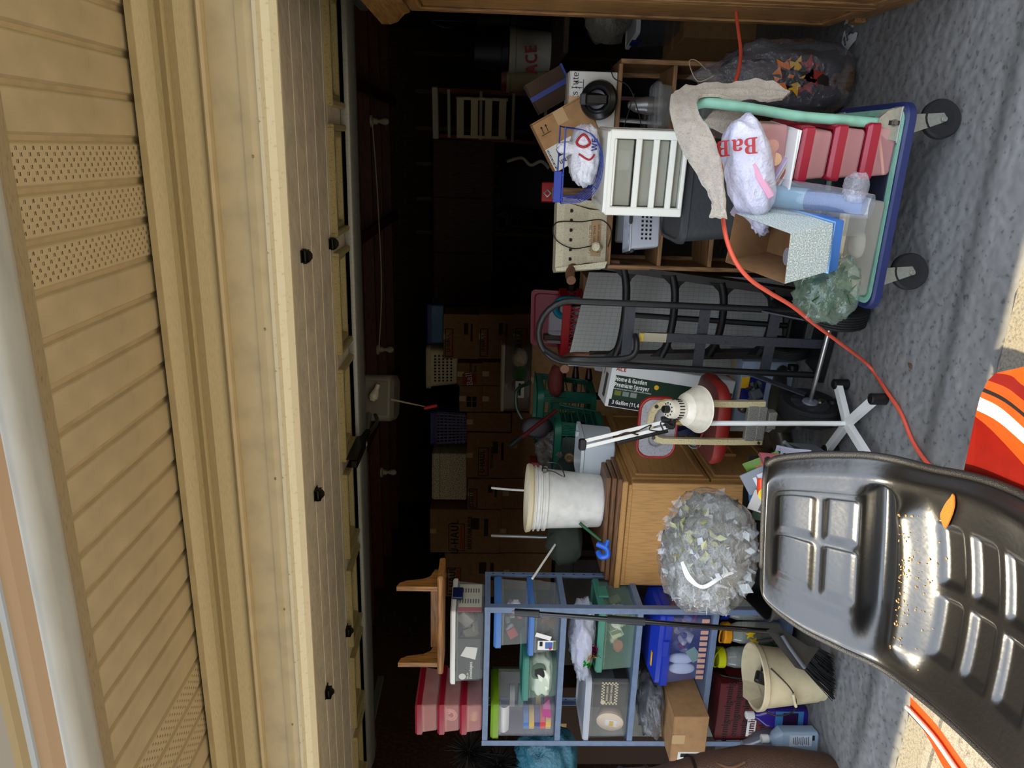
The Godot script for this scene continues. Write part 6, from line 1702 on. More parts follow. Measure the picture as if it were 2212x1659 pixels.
func second_shelf():
	var y = LV[3] + 0.001
	var fro = mt("frosted clear plastic")
	var bl = mt("cornflower lid", Color(0.26, 0.43, 0.68), 0.4)
	bin("blue_lid_box", "lower clear box with cornflower blue lid, second shelf down, with a sticker", "box", sp(0.242, y, 0.0), 2.15, 0.27, 0.145, 0.28, fro, {"lid": bl, "lh": 0.018, "taper": 0.9, "step": 0.5})
	bin("blue_lid_box", "upper clear box with cornflower blue lid, stacked second shelf down", "box", sp(0.262, y + 0.1455, 0.0), 0, 0.24, 0.16, 0.26, fro, {"lid": bl, "lh": 0.026, "taper": 0.92})
	var st = T("sticker", "white product sticker with barcode and a small picture on the lower blue-lidded box", "sticker", sp(0.175, y + 0.012, 0.1385), 2.15)
	pa(st, "paper", B().box(Vector3(0, 0.045, 0), Vector3(0.05, 0.085, 0.001), 0.0), mt("label white"))
	pa(st, "barcode", B().box(Vector3(0.008, 0.072, 0.001), Vector3(0.024, 0.014, 0.001)), ink())
	pa(st, "picture", B().box(Vector3(0.0, 0.035, 0.001), Vector3(0.035, 0.035, 0.001)), mt("photo blue", Color(0.2, 0.35, 0.6), 0.5))
	pa(st, "picture", B().box(Vector3(0.0, 0.009, 0.001), Vector3(0.045, 0.012, 0.001)), mt("photo green", Color(0.3, 0.36, 0.15), 0.5))
	pa(st, "mark", B().box(Vector3(-0.015, 0.028, 0.0015), Vector3(0.014, 0.012, 0.001)), mt("red letters"))
	O("white_tag", B().box(Vector3(0, 0, 0), Vector3(0.022, 0.075, 0.002), 0.0), mt("label white"), "slanted white strip tag on the lower blue-lidded box", "tag", sp(0.225, y + 0.075, 0.142), 2.15).rotation_degrees.z = -18
	jumble("wooden_blocks", "brown blocks and dark goods inside the lower blue-lidded box", "craft supplies", sp(0.25, y + 0.06, 0.0), 0, Vector3(0.10, 0.05, 0.10), [Color(0.42, 0.27, 0.2), Color(0.2, 0.25, 0.4), Color(0.3, 0.3, 0.3)], 4, 0.09, 121)
	jumble("white_trinkets", "white and red trinkets inside the upper blue-lidded box", "trinkets", sp(0.26, y + 0.21, 0.0), 0, Vector3(0.095, 0.055, 0.10), [Color(0.82, 0.82, 0.84), Color(0.6, 0.2, 0.25), Color(0.55, 0.55, 0.58)], 5, 0.06, 122)
	# teal lidded box
	bin("teal_lid_box", "box with teal lid and cotton wadding inside, middle of the second shelf", "box", sp(-0.03, y, 0.0), 4, 0.245, 0.165, 0.28, mt("greenish clear plastic", Color(0.55, 0.68, 0.60), 0.3, 0, 0.24), {"lid": mt("teal lid", Color(0.22, 0.47, 0.42), 0.4), "lh": 0.022, "taper": 0.92, "r": 0.03})
	O("wadding", B().bag(Vector3(0, 0.055, 0), Vector3(0.095, 0.05, 0.10), 0.35, 0.12, 131, 0.7, 32), mt("cotton", Color(0.86, 0.88, 0.82), 0.9), "white cotton wadding inside the teal-lidded box", "wadding", sp(-0.04, y + 0.01, 0.02))
	O("dark_pouch", B().bag(Vector3(0, 0, 0), Vector3(0.04, 0.035, 0.02), 0.15, 0.06, 132, 0.8, 18), mt("dark grey cloth", Color(0.10, 0.11, 0.11), 0.8), "dark pouch against the front of the teal-lidded box", "pouch", sp(0.01, y + 0.085, 0.11))
	# lime lidded chest with ribbons
	bin("lime_lid_chest", "tall clear chest with lime green lid holding reels of ribbon, left of the second shelf", "box", sp(-0.262, y, 0.0), 2.15, 0.205, 0.31, 0.29, mt("lilac clear plastic", Color(0.78, 0.78, 0.84), 0.25, 0, 0.16), {"lid": mt("lime lid", Color(0.42, 0.56, 0.06), 0.4), "lh": 0.03, "taper": 0.97, "r": 0.025})
	var cols = [Color(0.75, 0.62, 0.3), Color(0.75, 0.15, 0.2), Color(0.2, 0.2, 0.45), Color(0.72, 0.6, 0.25), Color(0.2, 0.4, 0.65), Color(0.6, 0.15, 0.4), Color(0.8, 0.72, 0.5), Color(0.15, 0.12, 0.3), Color(0.35, 0.5, 0.45), Color(0.7, 0.68, 0.68)]
	var names = ["gold", "red", "navy", "amber", "blue", "magenta", "cream", "indigo", "sage", "silver"]
	for k in 10:
		var o = O("ribbon_reel", B().at(Vector3.ZERO, Vector3(0, 0, 0)).lathe([[0.012, -0.0125], [0.055, -0.0125], [0.055, 0.0125], [0.012, 0.0125]], 20, false, false), mt("ribbon %s" % names[k], cols[k], 0.4), "%s ribbon reel inside the lime-lidded chest, %s" % [names[k], ["front stack", "back stack"][k / 5]], "ribbon", sp(-0.275 + 0.035 * (k / 5), y + 0.03 + 0.027 * (k % 5) * (1.0 if k < 5 else 1.6), 0.082 - 0.11 * (k / 5)), 0, "ribbon reels in the lime-lidded chest")
	O("gift_papers", B().flat([[Vector3(-0.07, 0.0, 0), Vector3(0.07, 0.01, 0), Vector3(0.03, 0.06, 0), Vector3(-0.06, 0.07, 0)], [Vector3(-0.07, 0.0, 0.01), Vector3(0.07, 0.01, 0.01), Vector3(0.03, 0.06, 0.01), Vector3(-0.06, 0.07, 0.01)]]), mt("pink gift paper", Color(0.75, 0.3, 0.55), 0.5), "folded pink gift paper in the lime-lidded chest", "paper", sp(-0.19, y + 0.02, 0.128), 60).scale = Vector3.ONE * 0.6
	O("white_sheet", B().surf(4, 8, func(u, v): return Vector3((u - 0.5) * 0.15, v * 0.05, 0.02 * sin(v * 3.0))), mt("paper"), "white sheet curled under the lime lid", "paper", sp(-0.265, y + 0.22, 0.10), 0)
	O("knitting_needle", B().tube([sp(0.36, y + 0.3, 0.05), sp(0.37, y + 0.29, -0.13)], 0.004, 6), mt("white enamel"), "thin white rod lying on the upper blue-lidded box", "rod")

func third_shelf():
	var y = LV[2] + 0.001
	var gl = mt("sea green lid", Color(0.24, 0.47, 0.40), 0.4)
	var gb = mt("greenish clear plastic")
	bin("green_lid_box", "box with sea green lid and small tools, third shelf down on the right", "box", sp(0.195, y, 0.0), 2.15, 0.35, 0.175, 0.285, gb, {"lid": gl, "lh": 0.022, "taper": 0.93, "latch": gl})
	jumble("small_hardware", "pale and orange small fittings inside the green-lidded box", "fittings", sp(0.19, y + 0.075, 0.02), 0, Vector3(0.14, 0.06, 0.10), [Color(0.70, 0.68, 0.55), Color(0.6, 0.25, 0.15), Color(0.35, 0.36, 0.3), Color(0.8, 0.8, 0.72)], 6, 0.075, 141)
	# wrapped things in film on top of it
	var film = mt("bubble film", Color(0.85, 0.86, 0.92), 0.08, 0, 0.4, "", Vector3.ONE, "crink", 6.0, 1.0)
	var f = T("film_bundle", "bundle of clear film with shiny green and gold bows, lying on the green-lidded box", "bundle", sp(0.15, y + 0.22, 0.06), 2)
	pa(f, "film", B().bag(Vector3(0.03, 0.01, 0), Vector3(0.15, 0.055, 0.09), 0.4, 0.12, 151, 0.85, 40), film)
	pa(f, "film_tail", B().bag(Vector3(-0.12, 0.0, -0.02), Vector3(0.09, 0.035, 0.07), 0.45, 0.12, 152, 0.85, 30), film)
	pa(f, "white_inner", B().bag(Vector3(0.0, 0.01, 0), Vector3(0.11, 0.035, 0.06), 0.4, 0.12, 153, 0.85, 26), mt("pale violet paper", Color(0.66, 0.66, 0.76), 0.5))
	for k in 3:
		pa(f, "foil_bow", leaves(B(), Vector3(-0.06 + 0.03 * k, -0.01 - 0.008 * k, 0.085), Vector3(0.025, 0.022, 0.02), 36, 0.03, 154 + k, 0.5), mt("foil %d" % k, [Color(0.02, 0.55, 0.15), Color(0.75, 0.62, 0.2), Color(0.45, 0.1, 0.3)][k], 0.2, 0.7))
	# clear bin with frosted ribbed lid: dark box and bulb
	var fro = mt("frosted clear plastic")
	bin("ribbed_lid_bin", "large clear bin with ribbed frosted lid, third shelf down on the left", "bin", sp(-0.19, y, 0.0), 2.15, 0.36, 0.215, 0.30, mt("smoky clear plastic", Color(0.5, 0.53, 0.56), 0.25, 0, 0.13), {"lid": mt("frosted lid", Color(0.72, 0.74, 0.78), 0.4, 0, 0.75), "lh": 0.02, "taper": 0.95, "r": 0.025})
	var gb2 = T("black_box", "charcoal box with cream checkered label inside the ribbed-lid bin", "box", sp(-0.105, y + 0.008, 0.04), 2.15)
	pa(gb2, "body", B().box(Vector3(0, 0.085, 0), Vector3(0.165, 0.17, 0.16), 0.003), mt("charcoal card", Color(0.07, 0.072, 0.075), 0.6))
	var ck = B()
	for i in 16:
		for j in 10:
			if (i + j) % 2 == 0 and (i < 2 or i > 13 or j < 2 or j > 7):
				ck.box(Vector3(-0.06 + 0.008 * i, 0.05 + 0.008 * j, 0.081), Vector3(0.008, 0.008, 0.001))
	pa(gb2, "checker_border", ck, mt("cream print", Color(0.80, 0.74, 0.58), 0.6)).set_meta("kind", "stuff")
	word(gb2, "POUND CHOICE", 0.010, Vector3(0, 0.078, 0.082), Vector3(0, 0, 180), mt("cream print"), true)
	word(gb2, "GHOST HOUSE", 0.009, Vector3(0, 0.098, 0.082), Vector3(0, 0, 180), mt("cream print"), true)
	pa(gb2, "disc_mark", B().at(Vector3(-0.05, 0.115, 0.0815), Vector3(90, 0, 0)).lathe([[0.012, -0.0005], [0.012, 0.0005]], 18), mt("cream print"))
	var lb = T("puck_light", "pale domed lamp with square yellow chip inside the ribbed-lid bin", "lamp", sp(-0.285, y + 0.075, 0.09), -12)
	pa(lb, "dome", B().at(Vector3.ZERO, Vector3(80, 0, 0)).lathe([[0.03, -0.09], [0.05, -0.06], [0.066, 0.0], [0.066, 0.012], [0.05, 0.016], [0.0, 0.017]], 30), mt("warm white", Color(0.85, 0.76, 0.66), 0.5))
	pa(lb, "plate", B().at(Vector3(0, -0.003, 0.018), Vector3(-10, 0, 0)).box(Vector3.ZERO, Vector3(0.05, 0.06, 0.003), 0.002), mt("label white"))
	pa(lb, "chip", B().at(Vector3(0, -0.003, 0.021), Vector3(-10, 0, 0)).box(Vector3.ZERO, Vector3(0.034, 0.02, 0.002), 0.0), mt("yellow print"))

func fourth_shelf():
	var y = LV[1] + 0.001
	var bl = mt("royal blue lid", Color(0.08, 0.18, 0.60), 0.4)
	var cb = mt("bluish clear plastic", Color(0.36, 0.42, 0.72), 0.22, 0, 0.22)
	var w = 0.40
	var t = T("blue_lid_tote", "large clear tote with sloping royal blue lid, fourth shelf down", "tote", sp(0.155, y, 0.005), 2.15)
	pa(t, "body", B().rlo([[0, 0.165, 0.12, 0.02], [0.01, 0.17, 0.125, 0.02], [0.20, 0.19, 0.14, 0.02]], true, false), cb)
	pa(t, "lid", B().rlo([[0.185, 0.197, 0.147, 0.02], [0.215, 0.200, 0.150, 0.02], [0.222, 0.19, 0.14, 0.02], [0.242, 0.188, 0.138, 0.02], [0.248, 0.178, 0.128, 0.02], [0.272, 0.13, 0.09, 0.02]], false, true), bl)
	pa(t, "handle", B().box(Vector3(0.02, 0.208, 0.152), Vector3(0.085, 0.03, 0.012), 0.004), bl)
	pa(t, "yellow_mark", B().box(Vector3(-0.06, 0.262, 0.112), Vector3(0.075, 0.004, 0.02), 0.001), mt("yellow print"))
	var st = B()
	for k in 11:
		st.box(Vector3(-0.155 + 0.031 * k, 0.026, 0.128), Vector3(0.02, 0.036, 0.002))
	pa(t, "striped_band", st, mt("salmon stripe", Color(0.72, 0.55, 0.48), 0.5)).set_meta("kind", "stuff")
	for k in 2:
		O("white_sock", B().bag(Vector3(0, 0.06, 0), Vector3(0.028, 0.062, 0.016), 0.08, 0.05, 160 + k, 0.9, 20), mt("white wool", Color(0.78, 0.82, 0.88), 0.9), ["white soft mitten shape behind the left front of the blue-lidded tote", "second white soft mitten shape in the blue-lidded tote, nearer the middle"][k], "mitten", sp(0.03 + 0.055 * k, y + 0.045 + 0.01 * k, 0.105), 6 - 10 * k)
	jumble("ornaments", "red and brown ornaments inside the blue-lidded tote", "ornaments", sp(0.2, y + 0.10, 0.02), 0, Vector3(0.13, 0.075, 0.09), [Color(0.45, 0.10, 0.08), Color(0.62, 0.45, 0.38), Color(0.25, 0.28, 0.45), Color(0.7, 0.7, 0.72)], 6, 0.08, 171)
	var cd = T("gift_card", "pale green card with white edge inside the blue-lidded tote", "card", sp(0.115, y + 0.06, 0.118), 2)
	pa(cd, "card", B().at(Vector3.ZERO, Vector3(0, 0, 35)).box(Vector3.ZERO, Vector3(0.075, 0.05, 0.003), 0.001), mt("pale green card", Color(0.5, 0.62, 0.5), 0.6))
	var ct = carton("shelf_carton", "brown taped carton jutting over the front of the fourth shelf, barcode at its left", sp(-0.245, y, 0.07), 2.15, 0.255, 0.165, 0.38)
	pa(ct, "barcode_label", B().box(Vector3(-0.095, 0.07, 0.1905), Vector3(0.045, 0.12, 0.001)), mt("label white"))
	pa(ct, "barcode", B().box(Vector3(-0.09, 0.075, 0.1915), Vector3(0.02, 0.085, 0.001)), ink())
	pa(ct, "tear", B().box(Vector3(0.02, 0.14, 0.1905), Vector3(0.006, 0.05, 0.001)), mt("torn card", Color(0.8, 0.7, 0.55), 0.9))
	var bg = T("clear_bag", "smoky clear bag of dark film lying on the brown carton on the fourth shelf", "bag", sp(-0.22, y + 0.225, 0.05))
	pa(bg, "film", B().bag(Vector3.ZERO, Vector3(0.13, 0.055, 0.12), 0.35, 0.1, 181, 0.85, 36), mt("smoky film", Color(0.5, 0.5, 0.52), 0.08, 0, 0.45, "", Vector3.ONE, "crink", 5.0, 1.0))
	pa(bg, "dark_film", B().bag(Vector3(0, -0.005, 0), Vector3(0.10, 0.04, 0.09), 0.45, 0.12, 182, 0.85, 26), mt("dark film", Color(0.12, 0.12, 0.13), 0.2))

func bottom_shelf():
	var y = LV[0] + 0.001
	# red patterned carton
	var er = mt("dark red card", Color(0.33, 0.02, 0.04), 0.6)
	var t = T("red_carton", "dark red carton printed with repeated word marks, on the bottom shelf", "box", sp(-0.20, y, 0.015), 2.15)
	pa(t, "body", B().box(Vector3(0, 0.135, 0), Vector3(0.33, 0.27, 0.24), 0.004), er)
	var pr = mt("faded red print", Color(0.14, 0.01, 0.02), 0.6)
	for r in 5:
		for c in 3:
			word(t, "eumig", 0.030, Vector3(-0.11 + 0.11 * c + (0.03 if r % 2 else 0.0), 0.04 + 0.046 * r, 0.1212), Vector3(0, 0, 0), pr, true)
	pa(t, "white_plate", B().box(Vector3(-0.085, 0.095, 0.1215), Vector3(0.105, 0.044, 0.001)), mt("label white"))
	word(t, "eumig", 0.03, Vector3(-0.085, 0.095, 0.123), Vector3.ZERO, mt("dark red card"), true)
	# jars with coloured lids and bail handles
	for k in 3:
		var jar = T("jar", ["glass jar with yellow lid, nearest the cream bucket", "glass jar with yellow lid behind the broom handle", "glass jug with blue lid and loop handle, beside the mower seat"][k], "jar", sp([0.06, 0.22, 0.30][k], y, [0.06, 0.09, 0.02][k]))
		pa(jar, "glass", B().lathe([[0.045, 0], [0.05, 0.01], [0.05, 0.2], [0.04, 0.235], [0.038, 0.25]], 24), mt("jar glass", Color(0.75, 0.78, 0.74), 0.06, 0, 0.3))
		var col = [Color(0.72, 0.72, 0.02), Color(0.78, 0.5, 0.02), Color(0.04, 0.14, 0.55)][k]
		pa(jar, "lid", B().lathe([[0.046, 0.245], [0.05, 0.25], [0.05, 0.275], [0.044, 0.282], [0.0, 0.282]], 24), mt("jar lid %d" % k, col, 0.35))
		pa(jar, "bail", B().tube(Mb.smooth([Vector3(-0.05, 0.262, 0), Vector3(-0.03, 0.30, 0.03), Vector3(0.03, 0.30, 0.03), Vector3(0.05, 0.262, 0)], 6), 0.004, 6), mt("jar lid %d" % k))
		pa(jar, "contents", B().lathe([[0.04, 0.008], [0.044, 0.02], [0.044, 0.11], [0.0, 0.12]], 16), mt("jar contents %d" % k, [Color(0.12, 0.1, 0.09), Color(0.2, 0.16, 0.1), Color(0.35, 0.2, 0.15)][k], 0.6))
	# wire rack and yellow flowers behind the bucket
	var rk = T("wire_rack", "black wire rack of curved rods on the bottom shelf by the red carton", "rack", sp(0.02, y, -0.02))
	for k in 4:
		pa(rk, "rod", B().tube(Mb.smooth([Vector3(-0.03, 0.30 - 0.022 * k, -0.1), Vector3(-0.02 - 0.01 * k, 0.29 - 0.022 * k, 0.10), Vector3(-0.015, 0.2 - 0.022 * k, 0.15), Vector3(-0.01, 0.02, 0.13)], 6), 0.0035, 6), mt("black wire", Color(0.08, 0.07, 0.05), 0.35, 0.5))
	var fl = T("yellow_flowers", "artificial yellow flowers with green leaves on the bottom shelf behind the bucket", "flowers", sp(0.17, y + 0.10, 0.13))
	var g = B()
	for k in 6:
		g.tube([Vector3(-0.02 + 0.02 * k, -0.095, 0), Vector3(-0.1 + 0.04 * k, 0.03 + 0.02 * (k % 3), 0.03)], 0.002, 5)
	leaves(g, Vector3(0, -0.02, 0.0), Vector3(0.10, 0.05, 0.05), 60, 0.045, 191, 0.4)
	pa(fl, "leafage", g, mt("green leafage"))
	for k in 6:
		var b = B()
		maple(b, Vector3(-0.1 + 0.04 * k, 0.04 + 0.02 * (k % 3), 0.04), 0.026, 30.0 * k)
		pa(fl, "bloom", b, mt("yellow bloom", Color(0.85, 0.70, 0.03), 0.5))

# ---- floor in front of the shelving: bucket, broom, bottles, bags
func low_left():
	var cp = mt("cream plastic", Color(0.78, 0.72, 0.58), 0.42, 0, 1, "mottle", Vector3.ONE * 3)
	var at = G(1772, 1462, 0.0)
	var t = T("cream_bucket", "cream household bucket with spout and wire handle, holding black gear", "bucket", Vector3(at.x, 0, at.z), -20)
	pa(t, "body", B().lathe([[0.094, 0.0], [0.098, 0.004], [0.098, 0.03], [0.104, 0.032], [0.132, 0.275], [0.142, 0.28], [0.144, 0.30], [0.138, 0.304], [0.130, 0.30], [0.10, 0.03]], 44), cp)
	pa(t, "spout", B().flat([[Vector3(-0.12, 0.304, -0.05), Vector3(-0.175, 0.305, 0.0), Vector3(-0.12, 0.304, 0.05)], [Vector3(-0.118, 0.24, -0.03), Vector3(-0.13, 0.24, 0.0), Vector3(-0.118, 0.24, 0.03)]]), cp)
	pa(t, "bail", B().tube(Mb.smooth([Vector3(-0.10, 0.265, 0.10), Vector3(-0.09, 0.21, 0.13), Vector3(-0.03, 0.165, 0.145), Vector3(0.05, 0.17, 0.14), Vector3(0.1, 0.2, 0.105), Vector3(0.135, 0.27, 0.04)], 7), 0.0032, 6), mt("brown wire", Color(0.2, 0.15, 0.13), 0.4, 0.5))
	pa(t, "bail_grip", B().tube([Vector3(0.02, 0.164, 0.146), Vector3(0.085, 0.187, 0.125)], 0.007, 8), cp)
	var bx = T("black_case", "black latched battery case with round white emblem, sitting in the cream bucket", "case", Vector3(at.x, 0.10, at.z), -30)
	pa(bx, "case", B().at(Vector3(0, 0.085, 0), Vector3(-24, 0, 6)).box(Vector3.ZERO, Vector3(0.165, 0.15, 0.06), 0.008).box(Vector3(-0.075, 0.07, 0.0), Vector3(0.03, 0.04, 0.05), 0.005).box(Vector3(0.06, 0.07, 0.02), Vector3(0.03, 0.03, 0.05), 0.005), blk())
	var em = B().xf(Transform3D(Basis.from_euler(Vector3(-24, 0, 6) * PI / 180), Vector3(0, 0.085, 0)) * Transform3D(Basis(Vector3.RIGHT, PI / 2), Vector3(0, 0.025, 0.031)))
	em.lathe([[0.022, -0.0005], [0.022, 0.001], [0.0175, 0.001], [0.0175, -0.0005]], 24, false, false).lathe([[0.013, -0.0005], [0.013, 0.001]], 3)
	pa(bx, "emblem", em, mt("label white"))
	# broom
	var a = P(1112, 1322, 3.02)
	var b = P(1668, 1364, 2.86)
	var br = T("broom", "black push broom handle leaning on the shelving, stiff black bristles by the bucket", "broom")
	pa(br, "handle", B().tube([a, a.lerp(b, 0.5), b], 0.0105, 12), mt("black lacquer", Color(0.03, 0.028, 0.026), 0.25))
	pa(br, "sleeve", B().tube([a.lerp(b, 0.372), a.lerp(b, 0.52)], 0.0165, 14), mt("dark sleeve", Color(0.06, 0.06, 0.062), 0.5))
	pa(br, "grip", B().tube([a, a.lerp(b, 0.10)], [0.015, 0.017], 12), blk())
	pa(br, "tip", B().tube([a - (b - a) * 0.012, a], [0.004, 0.010], 10), mt("grey tip", Color(0.5, 0.5, 0.5), 0.4))
	var h0 = P(1660, 1350, 2.84)
	var h1 = P(1740, 1440, 2.84)
	pa(br, "head", B().flat([[P(1655, 1362, 2.82), P(1678, 1352, 2.82), P(1678, 1352, 2.90), P(1655, 1362, 2.90)], [P(1718, 1442, 2.80), P(1745, 1395, 2.80), P(1745, 1395, 2.92), P(1718, 1442, 2.92)], [P(1736, 1448, 2.80), P(1770, 1400, 2.80), P(1770, 1400, 2.92), P(1736, 1448, 2.92)]]), blk())
	pa(br, "hoop", B().tube(Mb.smooth([P(1690, 1372, 2.80), P(1706, 1398, 2.785), P(1738, 1442, 2.785)], 6), 0.009, 8), mt("grey grip"))
	var bs = B()
	var g = RandomNumberGenerator.new()
	g.seed = 7
	for k in 220:
		var u = g.randf()
		var w = g.randf_range(-0.05, 0.05)
		var p0 = P(lerpf(1736, 1768, u), lerpf(1446, 1398, u), 2.86 + w)
		var e = G(lerpf(1806, 1798, u) + g.randf_range(-5, 4), lerpf(1512, 1418, u) + g.randf_range(-5, 5), 0.004)
		e += F * 0.0 + Vector3(0, g.randf_range(0, 0.012), 0)
		bs.bar(p0, p0.lerp(e, 0.97), 0.0022, 0.0022, R)
	pa(br, "bristles", bs, mt("bristle", Color(0.045, 0.045, 0.06), 0.5)).set_meta("kind", "stuff")
	# bottles
	var q = G(1762, 1596, 0.0)
	var al = T("clear_bottle", "square clear plastic bottle with white cap and printed label, in front of the jugs", "bottle", Vector3(q.x, 0, q.z), 14)
	pa(al, "bottle", B().rlo([[0, 0.040, 0.03, 0.012], [0.008, 0.048, 0.036, 0.014], [0.165, 0.048, 0.036, 0.014], [0.195, 0.03, 0.026, 0.02], [0.205, 0.016, 0.016, 0.016], [0.22, 0.016, 0.016, 0.016]], true, true), mt("milky bottle", Color(0.66, 0.74, 0.82), 0.3, 0, 0.62))
	pa(al, "cap", B().lathe([[0.018, 0.216], [0.019, 0.218], [0.019, 0.244], [0.016, 0.247]], 24), mt("label white"))
	pa(al, "label", B().box(Vector3(0.012, 0.085, 0.0366), Vector3(0.05, 0.10, 0.001)), mt("bottle label", Color(0.72, 0.76, 0.80), 0.5))
	var pl = B()
	for k in 9:
		pl.box(Vector3(0.012, 0.05 + 0.0085 * k, 0.0374), Vector3(0.04 - 0.006 * (k % 3), 0.003, 0.001))
	pa(al, "label_lines", pl, mt("grey print", Color(0.25, 0.25, 0.24), 0.7)).set_meta("kind", "stuff")
	pa(al, "barcode", B().box(Vector3(0.025, 0.028, 0.0374), Vector3(0.022, 0.01, 0.001)), ink())
	q = G(1745, 1556, 0.0)
	var pu = T("purple_bottle", "purple cleaner bottle with white cap and blue label, beside the cream bucket", "bottle", Vector3(q.x, 0, q.z - 0.03), 10)
	pa(pu, "bottle", B().rlo([[0, 0.04, 0.03, 0.02], [0.01, 0.05, 0.036, 0.022], [0.16, 0.05, 0.036, 0.022], [0.19, 0.046, 0.034, 0.022], [0.225, 0.022, 0.02, 0.02], [0.235, 0.014, 0.014, 0.014], [0.25, 0.014, 0.014, 0.014]], true, true, false), mt("violet plastic", Color(0.20, 0.12, 0.50), 0.25))
	pa(pu, "cap", B().lathe([[0.017, 0.24], [0.018, 0.242], [0.018, 0.275], [0.014, 0.278]], 20), mt("label white"))
	pa(pu, "label", B().box(Vector3(0.0, 0.09, 0.0372), Vector3(0.085, 0.13, 0.0015)), mt("sky label", Color(0.22, 0.45, 0.65), 0.4))
	pa(pu, "label_panel", B().box(Vector3(0.005, 0.085, 0.0384), Vector3(0.06, 0.07, 0.001)), mt("plum print", Color(0.15, 0.05, 0.2), 0.4))
	q = G(1740, 1618, 0.0)
	var sv = T("silver_jug", "silver-grey handled jug leaning behind the clear bottle", "jug", Vector3(q.x, 0.0, q.z - 0.02), 20)
	pa(sv, "body", B().rlo([[0, 0.06, 0.045, 0.02], [0.01, 0.07, 0.055, 0.025], [0.14, 0.07, 0.055, 0.025], [0.22, 0.055, 0.045, 0.03], [0.265, 0.028, 0.03, 0.028], [0.29, 0.02, 0.022, 0.02]], true, true, false), mt("silver plastic", Color(0.52, 0.53, 0.57), 0.3, 0.3))
	pa(sv, "grip", B().tube(Mb.smooth([Vector3(-0.03, 0.27, 0.035), Vector3(-0.075, 0.24, 0.045), Vector3(-0.085, 0.18, 0.05), Vector3(-0.06, 0.14, 0.055)], 6), 0.012, 10), mt("silver plastic"))
	pa(sv, "badge", B().at(Vector3(-0.03, 0.19, 0.054), Vector3(80, 0, 0)).lathe([[0.013, -0.003], [0.013, 0.003]], 16), ink())
	q = G(1748, 1648, 0.0)
	var dj = T("dark_tub", "black and white tub with brown lettering at the left edge, behind the leather bag", "tub", Vector3(q.x - 0.02, 0, q.z - 0.03), 12)
	pa(dj, "body", B().rlo([[0.03, 0.075, 0.065, 0.03], [0.15, 0.078, 0.068, 0.03], [0.17, 0.07, 0.06, 0.03]], true, true), mt("charcoal card"))
	pa(dj, "base", B().rlo([[0, 0.074, 0.064, 0.03], [0.034, 0.077, 0.067, 0.03]], true, true), mt("pale grey plastic"))
	word(dj, "Out", 0.03, Vector3(0.03, 0.145, 0.069), Vector3.ZERO, mt("brown print", Color(0.4, 0.25, 0.15), 0.8), true)
	# brown tooled leather bag at the edge
	var le = mt("tooled leather", Color(0.30, 0.21, 0.155), 0.5, 0, 1, "dirt", Vector3.ONE * 5, "pebble", 0, 0.8)
	var lg = T("leather_bag", "tall brown tooled leather bag with stitched bands, slumped at the left edge", "bag", Vector3(-2.56, 0, -2.28), 50)
	var rows = []
	for w in [[0.0, 0.16, 0.13], [0.03, 0.165, 0.135], [0.18, 0.17, 0.14], [0.36, 0.165, 0.135], [0.55, 0.14, 0.115], [0.62, 0.125, 0.10], [0.76, 0.105, 0.085], [0.80, 0.112, 0.09], [0.92, 0.118, 0.095], [0.95, 0.11, 0.088]]:
		rows.append([w[0], w[1], w[2], w[2] * 0.9, 0.03 * sin(w[0] * 4.0), 0.0])
	pa(lg, "body", B().rlo(rows, true, true, false, 8), le)
	for w in [[0.60, 0.135, 0.108], [0.79, 0.114, 0.092], [0.90, 0.122, 0.10], [0.94, 0.115, 0.092]]:
		pa(lg, "stitched_band", B().rlo([[w[0] - 0.006, w[1], w[2], w[2] * 0.9, 0.03 * sin(w[0] * 4.0), 0.0], [w[0] + 0.006, w[1] + 0.004, w[2] + 0.004, w[2] * 0.9, 0.03 * sin(w[0] * 4.0), 0.0]], true, true, true, 8), mt("dark leather", Color(0.13, 0.07, 0.05), 0.45))
	var sw = B()
	for r in 4:
		for k in 4:
			var pts = []
			for i in 9:
				var a2 = PI * i / 8.0
				pts.append(Vector3(0.02 + 0.035 * k + 0.018 * cos(a2), 0.2 + 0.085 * r + 0.035 * sin(a2), 0.146 - 0.006 * r + 0.001 * k - 0.0045 * k * k))
			sw.tube(pts, 0.003, 5)
	pa(lg, "tooled_scrolls", sw, mt("pale stitching", Color(0.34, 0.22, 0.15), 0.6)).set_meta("kind", "stuff")
	pa(lg, "torn_edge", B().tube(Mb.smooth([Vector3(0.13, 0.58, 0.03), Vector3(0.12, 0.52, 0.09), Vector3(0.10, 0.46, 0.125), Vector3(0.12, 0.40, 0.13)], 6), 0.007, 6), mt("tan hide", Color(0.36, 0.24, 0.14), 0.8))
	# beyond the shelving at the left edge
	var tb = T("teal_bag", "pale teal carrier bag with dark red letters, left of the shelving", "bag", P(1185, 1640, 3.75))
	pa(tb, "film", B().bag(Vector3.ZERO, Vector3(0.16, 0.15, 0.12), 0.3, 0.1, 201, 0.8, 36), mt("teal film", Color(0.20, 0.42, 0.50), 0.3, 0, 1, "", Vector3.ONE, "crink", 4.0, 0.8))
	word(tb, "SKY\nUS", 0.06, Vector3(-0.0, -0.02, 0.115), Vector3(0, 0, 20), mt("dark red card"), true)
	O("pale_panel_box", B().box(Vector3(0, 0.45, 0), Vector3(0.42, 0.9, 0.06), 0.008), mt("off-white board", Color(0.42, 0.42, 0.40), 0.6, 0, 1, "mottle", Vector3.ONE * 3), "pale upright board behind the left end of the shelving", "board", Vector3(-2.86, 0, -3.16), 6)
	carton("left_carton", "tall plain carton behind the left end of the shelving, under the dusters", Vector3(-3.42, 0, -3.75), 0, 0.6, 1.02, 0.4, mt("dim carton", Color(0.22, 0.15, 0.10), 0.9))
